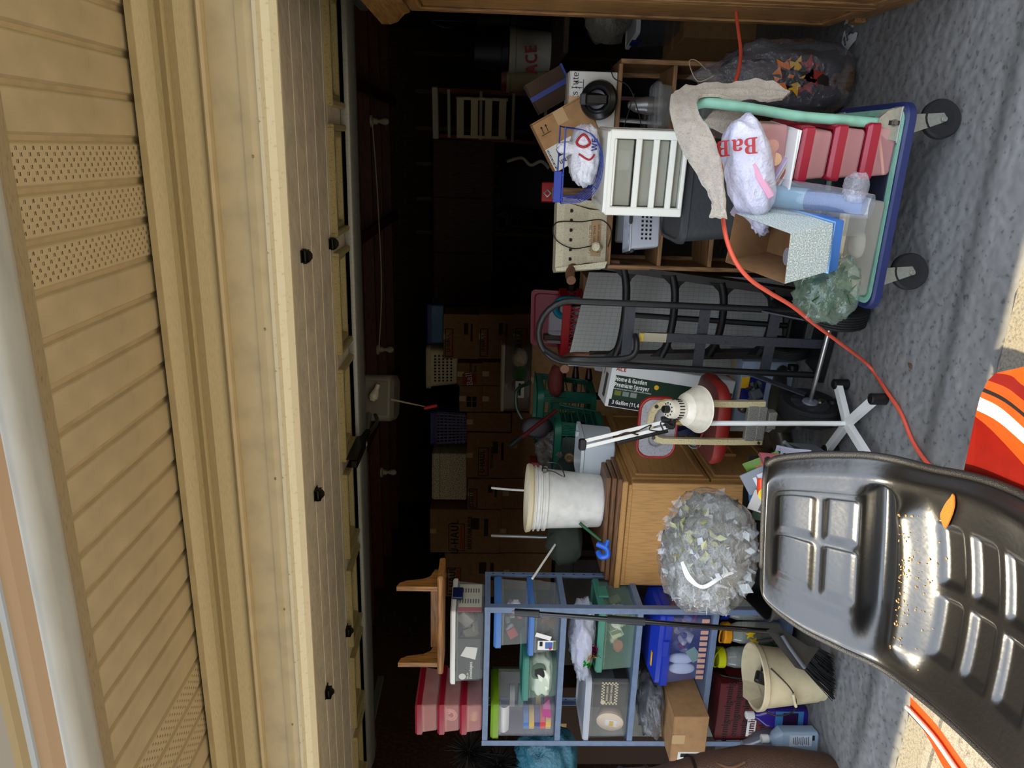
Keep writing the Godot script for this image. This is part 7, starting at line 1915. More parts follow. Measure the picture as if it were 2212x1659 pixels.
	O("pattern_book", B().box(Vector3(0, 0.2, 0), Vector3(0.3, 0.4, 0.03), 0.003), mt("sage print", Color(0.36, 0.39, 0.32), 0.6, 0, 1, "splat", Vector3.ONE * 5), "pale patterned book standing behind the black dusters", "book", Vector3(-3.42, 1.025, -3.88), 10)
	for k in 2:
		var d = T("feather_duster", ["black feathery duster at the left edge beside the rosy boxes", "second black feathery duster lower at the left edge"][k], "duster", P([1015, 1075][k], [1622, 1650][k], 3.75))
		var db = B()
		g.seed = 90 + k
		for i in 320:
			var v = Vector3(g.randfn(), g.randfn(), g.randfn()).normalized()
			db.bar(v * 0.02, v * g.randf_range(0.08, 0.16) + Vector3(0, -0.02, 0), 0.005, 0.001, F)
		pa(d, "feathers", db, mt("black feathers", Color(0.015, 0.015, 0.017), 0.6)).set_meta("kind", "stuff")
		pa(d, "stick", B().tube([Vector3(0, 0, 0), Vector3(-0.05, 0.0 - 0.3, 0)], 0.008, 8), blk())
	O("dark_planks", B().box(Vector3(0, 0.55, 0), Vector3(0.7, 1.1, 0.03), 0.003).box(Vector3(0.3, 0.5, 0.03), Vector3(0.12, 1.0, 0.03), 0.003), wood("dark plank", Color(0.14, 0.07, 0.05), 0), "dark boards leaning on the wall behind the shelving", "board", Vector3(-2.5, 0, -3.45), 2)

# ---- ride-on mower: seat and rear bodywork
var ST = []

func seat_point(u: float, v: float) -> Vector3:
	var n = ST.size() - 1
	var f = clampf(v, 0, 1) * n
	var i = mini(int(f), n - 1)
	var k = f - i
	var p = []
	for s in 2:
		var a: Vector3 = ST[maxi(i - 1, 0)][s]
		var b: Vector3 = ST[i][s]
		var c: Vector3 = ST[i + 1][s]
		var d: Vector3 = ST[mini(i + 2, n)][s]
		p.append(b.cubic_interpolate(c, a, d, k))
	var q: Vector3 = p[0].lerp(p[1], u)
	# the outward side turns from towards the sitter's front to upwards
	var w = smoothstep(0.36, 0.56, v)
	var fwd = Vector3(-0.25, 0.45, 1.0).normalized()
	var nn = fwd.lerp(Vector3(-0.02, 1.0, 0.12).normalized(), w).normalized()
	var e = absf(u - 0.5) * 2.0
	var d2 = -0.052 * (1.0 - e * e) * smoothstep(0.0, 0.2, v)
	# rolled rim
	d2 -= 0.05 * pow(smoothstep(0.80, 1.0, e), 2.0)
	d2 -= 0.06 * pow(1.0 - smoothstep(0.0, 0.10, v), 2.0)
	# fold between back and pan
	var win = 1.0 - smoothstep(0.55, 0.82, e)
	d2 -= 0.085 * exp(-pow((v - 0.425) / 0.030, 2.0)) * win
	d2 += 0.045 * exp(-pow((v - 0.505) / 0.045, 2.0)) * win
	# raised tray and sunken pads
	var inb = smoothstep(0.11, 0.15, v) * (1.0 - smoothstep(0.375, 0.40, v)) * (1.0 - smoothstep(0.58, 0.66, e))
	d2 -= 0.006 * inb
	d2 -= 0.012 * pad(u, [0.235, 0.485, 0.515, 0.765], 0.022) * pad(v, [0.135, 0.255, 0.28, 0.375], 0.014)
	d2 -= 0.013 * pad(u, [0.22, 0.475, 0.525, 0.78], 0.022) * pad(v, [0.575, 0.645, 0.675, 0.755, 0.785, 0.87, 0.90, 0.99], 0.013)
	return q + nn * d2

func pad(t: float, ed: Array, s: float) -> float:
	var r = 0.0
	for i in range(0, ed.size(), 2):
		r = maxf(r, smoothstep(ed[i] - s * 0.5, ed[i] + s, t) * (1.0 - smoothstep(ed[i + 1] - s, ed[i + 1] + s * 0.5, t)))
	return r

func tractor():
	for w in [[1649, 1042, 1640, 1275, 1.88], [1668, 1017, 1655, 1325, 1.855], [1740, 1007, 1722, 1383, 1.81], [1830, 1006, 1805, 1428, 1.755], [1912, 1010, 1885, 1468, 1.70], [1990, 1019, 1955, 1518, 1.60], [2070, 1036, 2025, 1580, 1.50], [2145, 1064, 2090, 1645, 1.41], [2215, 1103, 2165, 1725, 1.32], [2300, 1155, 2250, 1830, 1.23]]:
		ST.append([P(w[0], w[1], w[4]), P(w[2], w[3], w[4] + 0.01)])
	var vin = mt("black seat vinyl", Color(0.045, 0.045, 0.048), 0.32, 0, 1, "dirt", Vector3.ONE * 5, "peel", 0, 0.22)
	vin.metallic_specular = 0.85
	var t = T("mower_seat", "worn shiny black ride-on mower seat with quilted pads and a split showing foam", "seat")
	var su = B()
	su.surf(110, 170, func(u, v): return seat_point(u, v))
	pa(t, "cushion", su, vin)
	var ring = []
	for k in 61:
		ring.append(seat_point(0.0, k / 60.0))
	var left = []
	for k in 61:
		left.append(seat_point(1.0, 1.0 - k / 60.0))
	var topr = []
	for k in range(1, 20):
		topr.append(seat_point(1.0 - k / 20.0, 0.0))
	var all = ring + left + topr
	pa(t, "edge_band", B().tube(all, 0.009, 8, true), mt("pebbled band", Color(0.075, 0.068, 0.066), 0.55, 0, 1, "", Vector3.ONE, "pebble", 14.0, 1.2))
	# underside shell
	var cen = (ST[4][0] + ST[4][1]) / 2 + Vector3(0, -0.1, -0.05)
	var sh = B()
	for k in all.size():
		sh.face([all[k], all[(k + 1) % all.size()], all[(k + 1) % all.size()].lerp(cen, 0.25) + Vector3(0, -0.07, 0), all[k].lerp(cen, 0.25) + Vector3(0, -0.07, 0)], all[k] - cen)
	pa(t, "shell", sh, blk())
	# split in the cover
	var l = []
	for w in [[0.07, 0.642, 0.003], [0.095, 0.638, 0.009], [0.125, 0.626, 0.014], [0.16, 0.612, 0.016], [0.195, 0.600, 0.015], [0.225, 0.592, 0.004]]:
		var p = seat_point(w[0], w[1]) + Vector3(0, 0.004, 0.002)
		l.append([p - Vector3(0.35, 0, -0.9) * w[2], p + Vector3(0.35, 0, -0.9) * w[2]])
	pa(t, "foam_split", ribbon(l, 0.003, 3), mt("orange foam", Color(0.72, 0.40, 0.07), 0.9, 0, 1, "splat", Vector3.ONE * 20), "orange yellow foam showing in a split")
	var cr = B()
	var g = RandomNumberGenerator.new()
	g.seed = 12
	for k in 110:
		var u = clampf(0.5 + g.randfn() * 0.16, 0.2, 0.9)
		var p = seat_point(u, 0.50 + absf(g.randfn()) * 0.035) + Vector3(0, 0.001, 0.001)
		cr.at(p, Vector3(g.randf() * 360, g.randf() * 360, 0)).box(Vector3.ZERO, Vector3(0.004, 0.0015, 0.002) * g.randf_range(0.5, 1.4))
	cr.at(Vector3.ZERO)
	pa(t, "crumbs", cr, mt("straw crumbs", Color(0.65, 0.5, 0.3), 0.9)).set_meta("kind", "stuff")
	# bodywork
	var red = mt("shaded mower red", Color(0.40, 0.055, 0.025), 0.3, 0, 1, "mottle", Vector3.ONE * 4)  # red darkened so the deck carries the shade of the seat in its colour
	var ora = mt("mower orange", Color(0.84, 0.25, 0.06), 0.32, 0, 1, "mottle", Vector3.ONE * 4)
	var wht = mt("worn white stripe", Color(0.84, 0.80, 0.70), 0.5, 0, 1, "spots", Vector3.ONE * 9)
	var m = T("ride_on_mower", "red ride-on mower body under the black seat, orange fender with white and black stripes", "mower")
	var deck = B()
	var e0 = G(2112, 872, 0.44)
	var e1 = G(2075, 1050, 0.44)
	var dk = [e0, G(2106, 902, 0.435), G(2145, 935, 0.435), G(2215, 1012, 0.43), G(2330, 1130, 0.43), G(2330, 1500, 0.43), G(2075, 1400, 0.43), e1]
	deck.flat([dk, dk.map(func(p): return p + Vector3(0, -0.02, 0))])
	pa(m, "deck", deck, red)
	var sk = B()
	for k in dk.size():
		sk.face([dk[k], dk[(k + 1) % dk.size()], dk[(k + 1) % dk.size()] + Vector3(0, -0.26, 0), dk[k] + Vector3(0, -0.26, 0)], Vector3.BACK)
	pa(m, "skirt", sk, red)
	# raised fender: rows across from the deck crease to the ridge, each a list of points along it
	var rows = [
		[G(2106, 902, 0.436), G(2145, 935, 0.436), G(2215, 1012, 0.432), G(2330, 1140, 0.43)],
		[G(2110, 886, 0.46), G(2155, 910, 0.462), G(2215, 962, 0.462), G(2330, 1075, 0.462)],
		[G(2117, 858, 0.485), G(2160, 880, 0.488), G(2215, 928, 0.488), G(2330, 1035, 0.488)],
		[G(2122, 846, 0.495), G(2165, 866, 0.498), G(2215, 904, 0.498), G(2330, 1005, 0.498)],
		[G(2126, 838, 0.50), G(2168, 858, 0.503), G(2215, 894, 0.503), G(2330, 990, 0.503)],
		[G(2134, 822, 0.515), G(2175, 838, 0.52), G(2215, 868, 0.52), G(2330, 950, 0.52)],
		[G(2150, 806, 0.525), G(2185, 812, 0.53), G(2215, 836, 0.532), G(2330, 900, 0.532)]]
	var cols = [ora, wht, ora, mt("black stripe", Color(0.05, 0.045, 0.04), 0.5), ora, red]
	var nm = ["fender_band", "white_stripe", "fender_band", "black_stripe", "fender_band", "fender_edge"]
	for k in 6:
		var a = Mb.smooth(rows[k], 5)
		var b = Mb.smooth(rows[k + 1], 5)
		pa(m, nm[k], B().surf(1, a.size() - 1, func(u, v): return a[int(round(v * (a.size() - 1)))].lerp(b[int(round(v * (a.size() - 1)))], u)), cols[k])
	var rg = Mb.smooth(rows[6], 5)
	var pt = Mb.smooth([G(2150, 806, 0.53), G(2200, 795, 0.535), G(2260, 780, 0.535), G(2330, 770, 0.535)], 5)
	pa(m, "fender_top", B().surf(1, rg.size() - 1, func(u, v): return rg[int(round(v * (rg.size() - 1)))].lerp(pt[int(round(v * (rg.size() - 1)))], u)), ora)
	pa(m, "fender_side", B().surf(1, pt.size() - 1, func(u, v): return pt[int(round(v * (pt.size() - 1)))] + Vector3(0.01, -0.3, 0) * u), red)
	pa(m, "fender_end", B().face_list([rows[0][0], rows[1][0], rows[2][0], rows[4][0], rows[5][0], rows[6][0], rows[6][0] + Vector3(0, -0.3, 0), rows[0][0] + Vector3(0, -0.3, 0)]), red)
	# far fender: a sliver of red with stripes at the left of the seat
	var fr = [[G(1966, 1540, 0.43), G(2020, 1600, 0.43), G(2066, 1665, 0.43), G(2180, 1830, 0.43)], [G(1972, 1540, 0.40), G(2008, 1600, 0.40), G(2042, 1665, 0.40), G(2140, 1830, 0.40)]]
	var fa = Mb.smooth(fr[0], 5)
	var fb = Mb.smooth(fr[1], 5)
	pa(m, "fender_band", B().surf(1, fa.size() - 1, func(u, v): return fa[int(round(v * (fa.size() - 1)))].lerp(fb[int(round(v * (fa.size() - 1)))], u)), ora)
	pa(m, "black_stripe", B().tube(fa.map(func(p): return p + Vector3(0.004, 0.004, 0)), 0.004, 6), mt("black stripe"))
	pa(m, "white_stripe", B().tube(fa.map(func(p): return p + Vector3(0.018, 0.012, 0)), 0.006, 6), wht)
	var far = fa.map(func(p): return p + Vector3(0.05, 0.01, 0))
	pa(m, "far_deck", B().surf(1, fa.size() - 1, func(u, v): return fa[int(round(v * (fa.size() - 1)))].lerp(far[int(round(v * (fa.size() - 1)))], u)), ora)
	var mid = (ST[5][0] + ST[5][1]) / 2
	pa(m, "seat_post", B().box(Vector3(mid.x, 0.36, mid.z - 0.02), Vector3(0.16, 0.12, 0.16), 0.02), blk())
	pa(m, "chassis", B().box(Vector3(mid.x, 0.24, mid.z + 0.05), Vector3(0.34, 0.16, 0.55), 0.02), blk())
	for s in [-1.0, 1.0]:
		wheel(m, Vector3(mid.x + s * 0.30, 0.19, mid.z + 0.02), 0.19, 0.16, Vector3(0, 0, -90), mt("cream hub", Color(0.75, 0.7, 0.6), 0.4))

# ---- the dim back of the garage
func bx(called: String, label: String, x0, x1, y0, y1, z: float, dep: float, m: Material = null, hgt = -1.0) -> Node3D:
	var a = Zp(x1, y1, z)
	var b = Zp(x1, y0, z)
	var c = Zp(x0, (y0 + y1) / 2.0, z)
	var base: float = (a.y + b.y) / 2.0 if hgt < 0.0 else hgt
	return carton(called, label, Vector3((a.x + b.x) / 2, base, z - dep / 2), 0, b.x - a.x, c.y - base, dep, m if m else mt("old cardboard", Color(0.56, 0.41, 0.27), 0.9, 0, 1, "mottle", Vector3.ONE * 3))

func mover(t: Node3D, w: float, h: float, d: float, size := ""):
	# the printing of a moving box
	var z = d / 2 + 0.001
	var k = mt("carton print", Color(0.10, 0.07, 0.06), 0.8)
	var fw = w * 0.62
	var fh = h * 0.22
	var yy = h * 0.84
	if size:
		yy = h * 0.62
	var fx = -w * 0.14
	pa(t, "printed_frame", B().box(Vector3(fx, yy + fh / 2, z), Vector3(fw, 0.008, 0.001)).box(Vector3(fx, yy - fh / 2, z), Vector3(fw, 0.008, 0.001)).box(Vector3(fx - fw / 2, yy, z), Vector3(0.008, fh, 0.001)).box(Vector3(fx + fw / 2, yy, z), Vector3(0.008, fh, 0.001)), k)
	word(t, "U-HAUL", fh * 0.5, Vector3(fx, yy + fh * 0.12, z), Vector3.ZERO, k, true)
	pa(t, "orange_bar", B().box(Vector3(fx, yy - fh * 0.32, z), Vector3(fw * 0.9, fh * 0.2, 0.001)), mt("orange print", Color(0.62, 0.22, 0.08), 0.7))
	if size:
		word(t, size + " BOX", h * 0.06, Vector3(fx + w * 0.1, yy - fh * 0.85, z), Vector3.ZERO, k, true)
	pa(t, "printed_picture", B().box(Vector3(w * 0.18, h * 0.36, z), Vector3(w * 0.26, h * 0.12, 0.001)).box(Vector3(w * 0.1, h * 0.2, z), Vector3(w * 0.4, h * 0.06, 0.001)), mt("dark print", Color(0.16, 0.13, 0.10), 0.8))

func background():
	var pl = mt("bench wood", Color(0.24, 0.15, 0.09), 0.7, 0, 1, "wood", Vector3(0.7, 9, 9))
	var bench = T("work_bench", "long dark wooden bench along the back carrying the moving boxes", "bench", Vector3(-2.0, 0, -6.75))
	pa(bench, "top", B().box(Vector3(0, 0.775, 0), Vector3(3.9, 0.05, 1.05), 0.004), pl)
	for x in [-1.85, -0.6, 0.6, 1.85]:
		for z in [-0.45, 0.45]:
			pa(bench, "leg", B().box(Vector3(x, 0.375, z), Vector3(0.09, 0.75, 0.09), 0.004), pl)
	var hb = 0.802
	var z = -6.32
	var jobs = [
		["moving_box", "lowest small moving box of the stack under the blue bin", 1108, 1216, 680, 777, "", 0.32, hb],
		["moving_box", "small moving box in the middle of the stack under the blue bin", 1034, 1108, 680, 776, "", 0.32, -1],
		["moving_box", "small moving box directly under the blue bin", 958, 1034, 680, 776, "", 0.32, -1],
		["plain_carton", "brown carton standing behind the clear tote of soft toys", 1082, 1216, 783, 890, "-", 0.4, hb],
		["plain_carton", "plain half carton under the jar carton", 1042, 1082, 783, 833, "-", 0.35, -1],
		["plain_carton", "plain carton under the box with a cut-out window", 1042, 1082, 834, 890, "-", 0.35, -1],
		["plain_carton", "dark carton under the wide moving box beside the purple crate", 1104, 1216, 893, 1034, "-", 0.45, hb],
		["plain_carton", "narrow carton under the purple crate", 1008, 1104, 893, 933, "-", 0.35, -1],
		["moving_box", "medium moving box left of the purple crate, under the cream cooler", 1008, 1104, 936, 1033, "MEDIUM", 0.45, -1],
		["plain_carton", "carton under the moving box that is left of the cooler base", 1086, 1216, 1036, 1100, "-", 0.4, hb],
		["moving_box", "moving box tucked under the left half of the cream cooler", 1010, 1086, 1036, 1100, "", 0.4, -1],
		["plain_carton", "carton supporting the tall medium moving box", 1080, 1216, 1102, 1195, "-", 0.45, hb],
		["moving_box", "tall medium moving box left of the cream cooler", 929, 1080, 1102, 1195, "MEDIUM", 0.45, -1],
		["plain_carton", "carton under the moving box beside the oak wall shelf", 1088, 1216, 1197, 1275, "-", 0.45, hb],
		["moving_box", "moving box behind the upturned oak wall shelf", 960, 1088, 1197, 1290, "", 0.45, -1]]
	for w in jobs:
		var t = bx(w[0], w[1], w[2], w[3], w[4], w[5], z, w[7], null, w[8])
		if w[6] != "-":
			var a = Zp(w[3], w[5], z)
			var b = Zp(w[3], w[4], z)
			var c = Zp(w[2], (w[4] + w[5]) / 2.0, z)
			mover(t, b.x - a.x, c.y - t.position.y, w[7], w[6])
	var jar = bx("jar_carton", "brown carton of preserving jars with a red square panel", 988, 1042, 785, 833, z, 0.3)
	pa(jar, "red_panel", B().box(Vector3(-0.045, 0.12, 0.151), Vector3(0.10, 0.13, 0.001)), mt("red panel", Color(0.5, 0.07, 0.06), 0.6))
	word(jar, "Ball", 0.05, Vector3(-0.045, 0.12, 0.152), Vector3(0, 0, 8), mt("print white"), false, true)
	word(jar, "mason\njars", 0.026, Vector3(0.055, 0.09, 0.152), Vector3.ZERO, ink(), true)
	var wb = bx("window_carton", "brown carton printed with a four-pane window, beside the jar carton", 992, 1042, 834, 890, z, 0.3)
	pa(wb, "window_print", B().box(Vector3(-0.055, 0.125, 0.151), Vector3(0.05, 0.045, 0.001)).box(Vector3(0.0, 0.125, 0.151), Vector3(0.045, 0.045, 0.001)).box(Vector3(-0.055, 0.075, 0.151), Vector3(0.05, 0.04, 0.001)).box(Vector3(0.0, 0.075, 0.151), Vector3(0.045, 0.04, 0.001)), ink())
	# cream cooler, purple crates, blue bin, cream basket, tote of toys
	var p = Zp(1008, 1036, -6.3)
	var co = T("cooler", "scuffed cream cooler box lying on the moving boxes", "cooler", Vector3(p.x, p.y, -6.5), 3)
	pa(co, "shell", B().rlo([[0, 0.235, 0.16, 0.02], [0.01, 0.245, 0.17, 0.02], [0.32, 0.245, 0.17, 0.02], [0.34, 0.235, 0.16, 0.02]], true, true), mt("scuffed cream", Color(0.88, 0.82, 0.69), 0.6, 0, 1, "splat", Vector3.ONE * 2.5))
	pa(co, "seam", B().rlo([[0.26, 0.2475, 0.1725, 0.02], [0.264, 0.2475, 0.1725, 0.02]], true, true), mt("cooler seam", Color(0.35, 0.3, 0.22), 0.7))
	for k in 2:
		var q = Zp(1008, 932, -6.3)
		var cr = T("purple_crate", ["lower purple slotted basket beside the cream cooler", "upper purple slotted basket with blue rim, nested in the lower"][k], "basket", Vector3(q.x, q.y + 0.035 * k, -6.47), 4)
		var b = B()
		var pr = mt(["purple plastic", "violet blue plastic"][k], [Color(0.22, 0.12, 0.42), Color(0.12, 0.16, 0.5)][k], 0.35)
		var hx = 0.16 + 0.004 * k
		b.rlo([[0, hx * 0.9, 0.115, 0.02], [0.012, hx * 0.9, 0.115, 0.02]], true, true).rlo([[0.28, hx, 0.13, 0.02], [0.31, hx + 0.008, 0.138, 0.02], [0.31, hx - 0.004, 0.126, 0.02], [0.28, hx - 0.004, 0.126, 0.02]], false, false)
		var lo = Mb.rr(0.012, hx * 0.9, 0.115, 0.02, 3)
		var hi = Mb.rr(0.28, hx, 0.13, 0.02, 3)
		for s in [-1.0, 1.0]:
			for i in 10:
				var u = (i + 0.5) / 10.0 * 2.0 - 1.0
				b.bar(Vector3(u * hx * 0.88, 0.01, s * 0.115), Vector3(u * hx, 0.28, s * 0.13), 0.014, 0.004, Vector3.RIGHT)
				b.bar(Vector3(s * hx * 0.9, 0.01, u * 0.11), Vector3(s * hx, 0.28, u * 0.125), 0.014, 0.004, Vector3.BACK)
			for i in 7:
				var y = 0.03 + i * 0.038
				b.box(Vector3(0, y, s * lerpf(0.115, 0.13, y / 0.28)), Vector3(hx * 1.9, 0.010, 0.004))
		pa(cr, "lattice", b, pr)
	var q2 = Zp(958, 703, -6.35)
	bin("blue_bin", "low pale blue bin with deeper blue lid on the small moving boxes", "bin", Vector3(q2.x, q2.y, -6.5), 0, 0.39, 0.16, 0.26, mt("sky clear plastic", Color(0.16, 0.38, 0.58), 0.35, 0, 0.9), {"lid": mt("deep blue lid", Color(0.03, 0.14, 0.42), 0.4), "lh": 0.04, "taper": 0.95})
	var q3 = Zp(988, 800, -6.3)
	var cb = T("cream_basket", "cream laundry basket with round holes, on the jar carton", "basket", Vector3(q3.x, q3.y, -6.48), 0)
	var cm = mt("cream plastic", Color(0.78, 0.72, 0.58), 0.42)
	pa(cb, "body", B().rlo([[0, 0.16, 0.11, 0.04], [0.01, 0.165, 0.115, 0.04], [0.25, 0.19, 0.14, 0.05], [0.252, 0.205, 0.155, 0.05], [0.27, 0.205, 0.155, 0.05], [0.272, 0.195, 0.145, 0.05], [0.29, 0.207, 0.157, 0.05], [0.295, 0.19, 0.14, 0.05], [0.02, 0.155, 0.105, 0.04]], true, true), cm)
	var hl = B()
	for i in 9:
		for j in 5:
			var y = 0.06 + 0.037 * j
			hl.at(Vector3(-0.12 + 0.03 * i, y, lerpf(0.116, 0.141, y / 0.25)), Vector3(84, 0, 0)).lathe([[0.010, -0.002], [0.010, 0.001]], 10)
	pa(cb, "holes", hl, ink()).set_meta("kind", "stuff")
	var q4 = Zp(1146, 818, -5.75)
	carton("tote_carton", "brown carton under the clear tote of soft toys", Vector3(q4.x, 0, -5.92), 0, 0.62, q4.y - 0.002, 0.42)
	bin("toy_tote", "long clear tote with pale lid holding soft green and white toys", "tote", Vector3(q4.x, q4.y, -5.92), 0, 0.60, 0.25, 0.38, mt("smoky clear plastic"), {"lid": mt("pale lid"), "lh": 0.02, "taper": 0.94})
	for k in 3:
		O("soft_toy", B().bag(Vector3(0, 0.07, 0), Vector3(0.07, 0.06, 0.05), 0.3, 0.08, 211 + k, 0.85, 24), mt("plush %d" % k, [Color(0.75, 0.68, 0.55), Color(0.18, 0.36, 0.12), Color(0.35, 0.14, 0.14)][k], 0.9), ["cream soft toy at the right of the clear toy tote", "green soft toy in the middle of the clear toy tote", "brownish red soft toy near the left of the clear toy tote"][k], "soft toy", Vector3(q4.x + 0.17 - 0.13 * k, q4.y + 0.02, -5.79))
	var lb2 = T("paper_label", "white printed label on the clear toy tote", "label", Vector3(q4.x - 0.09, q4.y + 0.09, -5.725))
	pa(lb2, "paper", B().box(Vector3.ZERO, Vector3(0.15, 0.075, 0.002), 0.0), mt("label white"))
	pa(lb2, "printing", B().box(Vector3(0, 0, 0.0015), Vector3(0.11, 0.02, 0.001)), ink())
	# opener with bulb, rail and red pull
	var op = T("door_opener", "grey garage door opener hung under the joists, with bare bulb and red pull cord", "opener", P(815, 858, 4.75), 18)
	var gm = mt("opener grey", Color(0.48, 0.46, 0.42), 0.45)
	pa(op, "housing", B().at(Vector3(0, 0, 0)).rlo([[-0.13, 0.12, 0.15, 0.04], [-0.11, 0.15, 0.20, 0.05], [0.05, 0.15, 0.20, 0.05], [0.10, 0.12, 0.17, 0.04]], true, true), gm)
	pa(op, "face_plate", B().box(Vector3(0.0, -0.02, 0.2), Vector3(0.22, 0.15, 0.006), 0.003), mt("opener face", Color(0.40, 0.38, 0.34), 0.5))
	pa(op, "bulb", B().at(Vector3(0.03, -0.02, 0.24), Vector3(20, 0, 70)).lathe([[0.014, -0.06], [0.016, -0.03], [0.03, 0.01], [0.03, 0.03], [0.015, 0.05], [0.0, 0.052]], 20), mt("bulb glass", Color(0.75, 0.72, 0.66), 0.2))
	pa(op, "hanger", B().box(Vector3(-0.12, 0.25, 0), Vector3(0.03, 0.4, 0.004)).box(Vector3(0.12, 0.25, 0), Vector3(0.03, 0.4, 0.004)), mt("galvanised steel"))
	pa(op, "name_plate", B().box(Vector3(0.152, 0.0, 0.02), Vector3(0.002, 0.06, 0.12)), ink())
	var pc = P(805, 878, 4.5) - op.position
	var pull = T("pull_cord", "white pull cord with red handle hanging from the door opener", "cord", P(800, 876, 4.45))
	pa(pull, "string", B().tube([Vector3(0.005, 0.07, -0.22), Vector3(0, -0.34, 0)], 0.003, 5).tube([Vector3(-0.01, 0.07, -0.22), Vector3(0, -0.34, 0)], 0.003, 5), mt("white string", Color(0.75, 0.7, 0.6), 0.7))
	pa(pull, "grip", B().at(Vector3(0.0, -0.375, 0), Vector3(0, 0, 14)).box(Vector3.ZERO, Vector3(0.02, 0.085, 0.02), 0.004), mt("red tag", Color(0.65, 0.04, 0.06), 0.4))
	S("opener_rail", B().tube([P(790, 965, 4.15), P(800, 900, 4.55)], 0.02, 8), mt("galvanised steel"), get_node("door_1"))
	# bare bulbs on the joists
	for w in [[822, 262, "bare bulb in a white holder on the joist at the right"], [836, 755, "bare bulb in a white holder at the other end of the slack cable"], [848, 1020, "bare bulb with a loop of cord, left of the door opener"], [856, 1408, "dim bare bulb above the rosy boxes"]]:
		var bp = Zp(w[0], w[1], -6.9)
		bp.y = 2.604
		var bt = T("ceiling_bulb", w[2], "bulb", Vector3(bp.x, 2.604, -6.9))
		pa(bt, "holder", B().lathe([[0.055, 0.0], [0.055, -0.02], [0.03, -0.03], [0.026, -0.065]], 20), mt("porcelain", Color(0.72, 0.68, 0.6), 0.3))
		pa(bt, "bulb", B().lathe([[0.014, -0.064], [0.018, -0.085], [0.032, -0.12], [0.033, -0.14], [0.018, -0.165], [0.0, -0.17]], 20), mt("bulb glass", Color(0.75, 0.72, 0.66), 0.2))
	var ca = Zp(822, 262, -6.9)
	var cb2 = Zp(836, 755, -6.9)
	O("slack_cable", B().tube(Mb.smooth([Vector3(ca.x, 2.58, -6.85), Vector3(lerpf(ca.x, cb2.x, 0.3), 2.55, -6.84), Vector3(lerpf(ca.x, cb2.x, 0.7), 2.535, -6.84), Vector3(cb2.x, 2.58, -6.85)], 8), 0.006, 6), mt("white string"), "slack pale cable running between two bare bulbs", "cable")
	# red step ladder and the white slatted rack
	var la = P(1080, 258, 5.9)
	var ld = T("step_ladder", "red step ladder with pale steps leaning at the right of the back wall", "ladder", Vector3(la.x, 0, la.z), -14)
	var rd = mt("ladder red", Color(0.42, 0.04, 0.06), 0.45)
	for s in [-1.0, 1.0]:
		pa(ld, "rail", B().bar(Vector3(s * 0.21, 0, 0.06), Vector3(s * 0.185, 1.98, -0.2), 0.03, 0.06, Vector3.RIGHT), rd)
	for k in 7:
		var y = 0.25 + 0.27 * k
		pa(ld, "step", B().box(Vector3(0, y, 0.06 - 0.13 * y), Vector3(0.39, 0.025, 0.08), 0.003), mt("pale step", Color(0.66, 0.64, 0.58), 0.5))
	pa(ld, "top_step", B().box(Vector3(0, 1.985, -0.2), Vector3(0.42, 0.05, 0.12), 0.006), mt("pale step"))
	var ra = T("slatted_rack", "cream rack of four wide slats hooked on the red step ladder", "rack", Vector3(la.x, 1.42, la.z + 0.06), -14)
	for k in 4:
		pa(ra, "slat", B().box(Vector3(0, 0.0 + 0.115 * k, 0), Vector3(0.32, 0.06, 0.014), 0.004), mt("cream slat", Color(0.75, 0.70, 0.56), 0.5))
	for s in [-1.0, 1.0]:
		pa(ra, "stile", B().box(Vector3(s * 0.15, 0.17, -0.012), Vector3(0.025, 0.42, 0.012), 0.003), mt("cream slat"))
	# right-hand shelf with pails
	var sh = 1.09
	S("wall_shelf_board", B().box(Vector3(0.9, sh - 0.02, -5.7), Vector3(0.68, 0.035, 2.0), 0.004), pl, get_node("wall_right"))
	for w in [[1135, 110, "white pail with slanting red letters on the wall shelf", Color(0.72, 0.72, 0.68), 0.15, 0.30, -5.75, true], [1140, 50, "navy blue pail behind the white lettered one", Color(0.04, 0.07, 0.22), 0.15, 0.29, -6.15, false], [1120, 160, "pail with red lid next to the white lettered one", Color(0.60, 0.56, 0.42), 0.13, 0.33, -6.1, false]]:
		var bp = Zp(w[0], w[1], w[6])
		var pail = T("pail", w[2], "pail", Vector3(bp.x, sh - 0.001, w[6]), -30)
		pa(pail, "body", B().lathe([[w[4] * 0.88, 0], [w[4], w[5] - 0.05], [w[4] + 0.01, w[5] - 0.045], [w[4] + 0.01, w[5]], [w[4] - 0.006, w[5]], [w[4] * 0.85, 0.02]], 30), mt(w[2], w[3], 0.4))
		if w[7]:
			word(pail, "ACE", 0.085, Vector3(0.0, 0.14, w[4] * 0.97), Vector3(0, 0, 6), mt("red letters"), true)
		if w[2].contains("red lid"):
			pa(pail, "lid", B().lathe([[w[4] + 0.012, w[5] - 0.02], [w[4] + 0.012, w[5] + 0.02], [w[4] - 0.02, w[5] + 0.024]], 30), mt("red lid", Color(0.45, 0.03, 0.06), 0.4))
	var tp = Zp(1072, 108, -5.75)
	for w in [["dark navy pail stacked upside down on the white lettered pail", Vector3(Zp(1135, 110, -5.75).x, sh + 0.302, -5.75), Color(0.02, 0.04, 0.12)], ["dark green ribbed pail stacked on the navy blue pail", Vector3(Zp(1140, 50, -6.15).x, sh + 0.292, -6.15), Color(0.03, 0.16, 0.07)]]:
		var pt = T("pail", w[0], "pail", w[1])
		pa(pt, "body", B().lathe([[0.14, 0], [0.145, 0.004], [0.15, 0.05], [0.145, 0.055], [0.125, 0.25], [0.12, 0.255]], 28), mt(w[0], w[2], 0.45))
	var wr = T("wire_hoop", "round wire hoop guard hanging on the right wall above the pails", "wire guard", Vector3(1.06, 1.9, -6.6), -60)
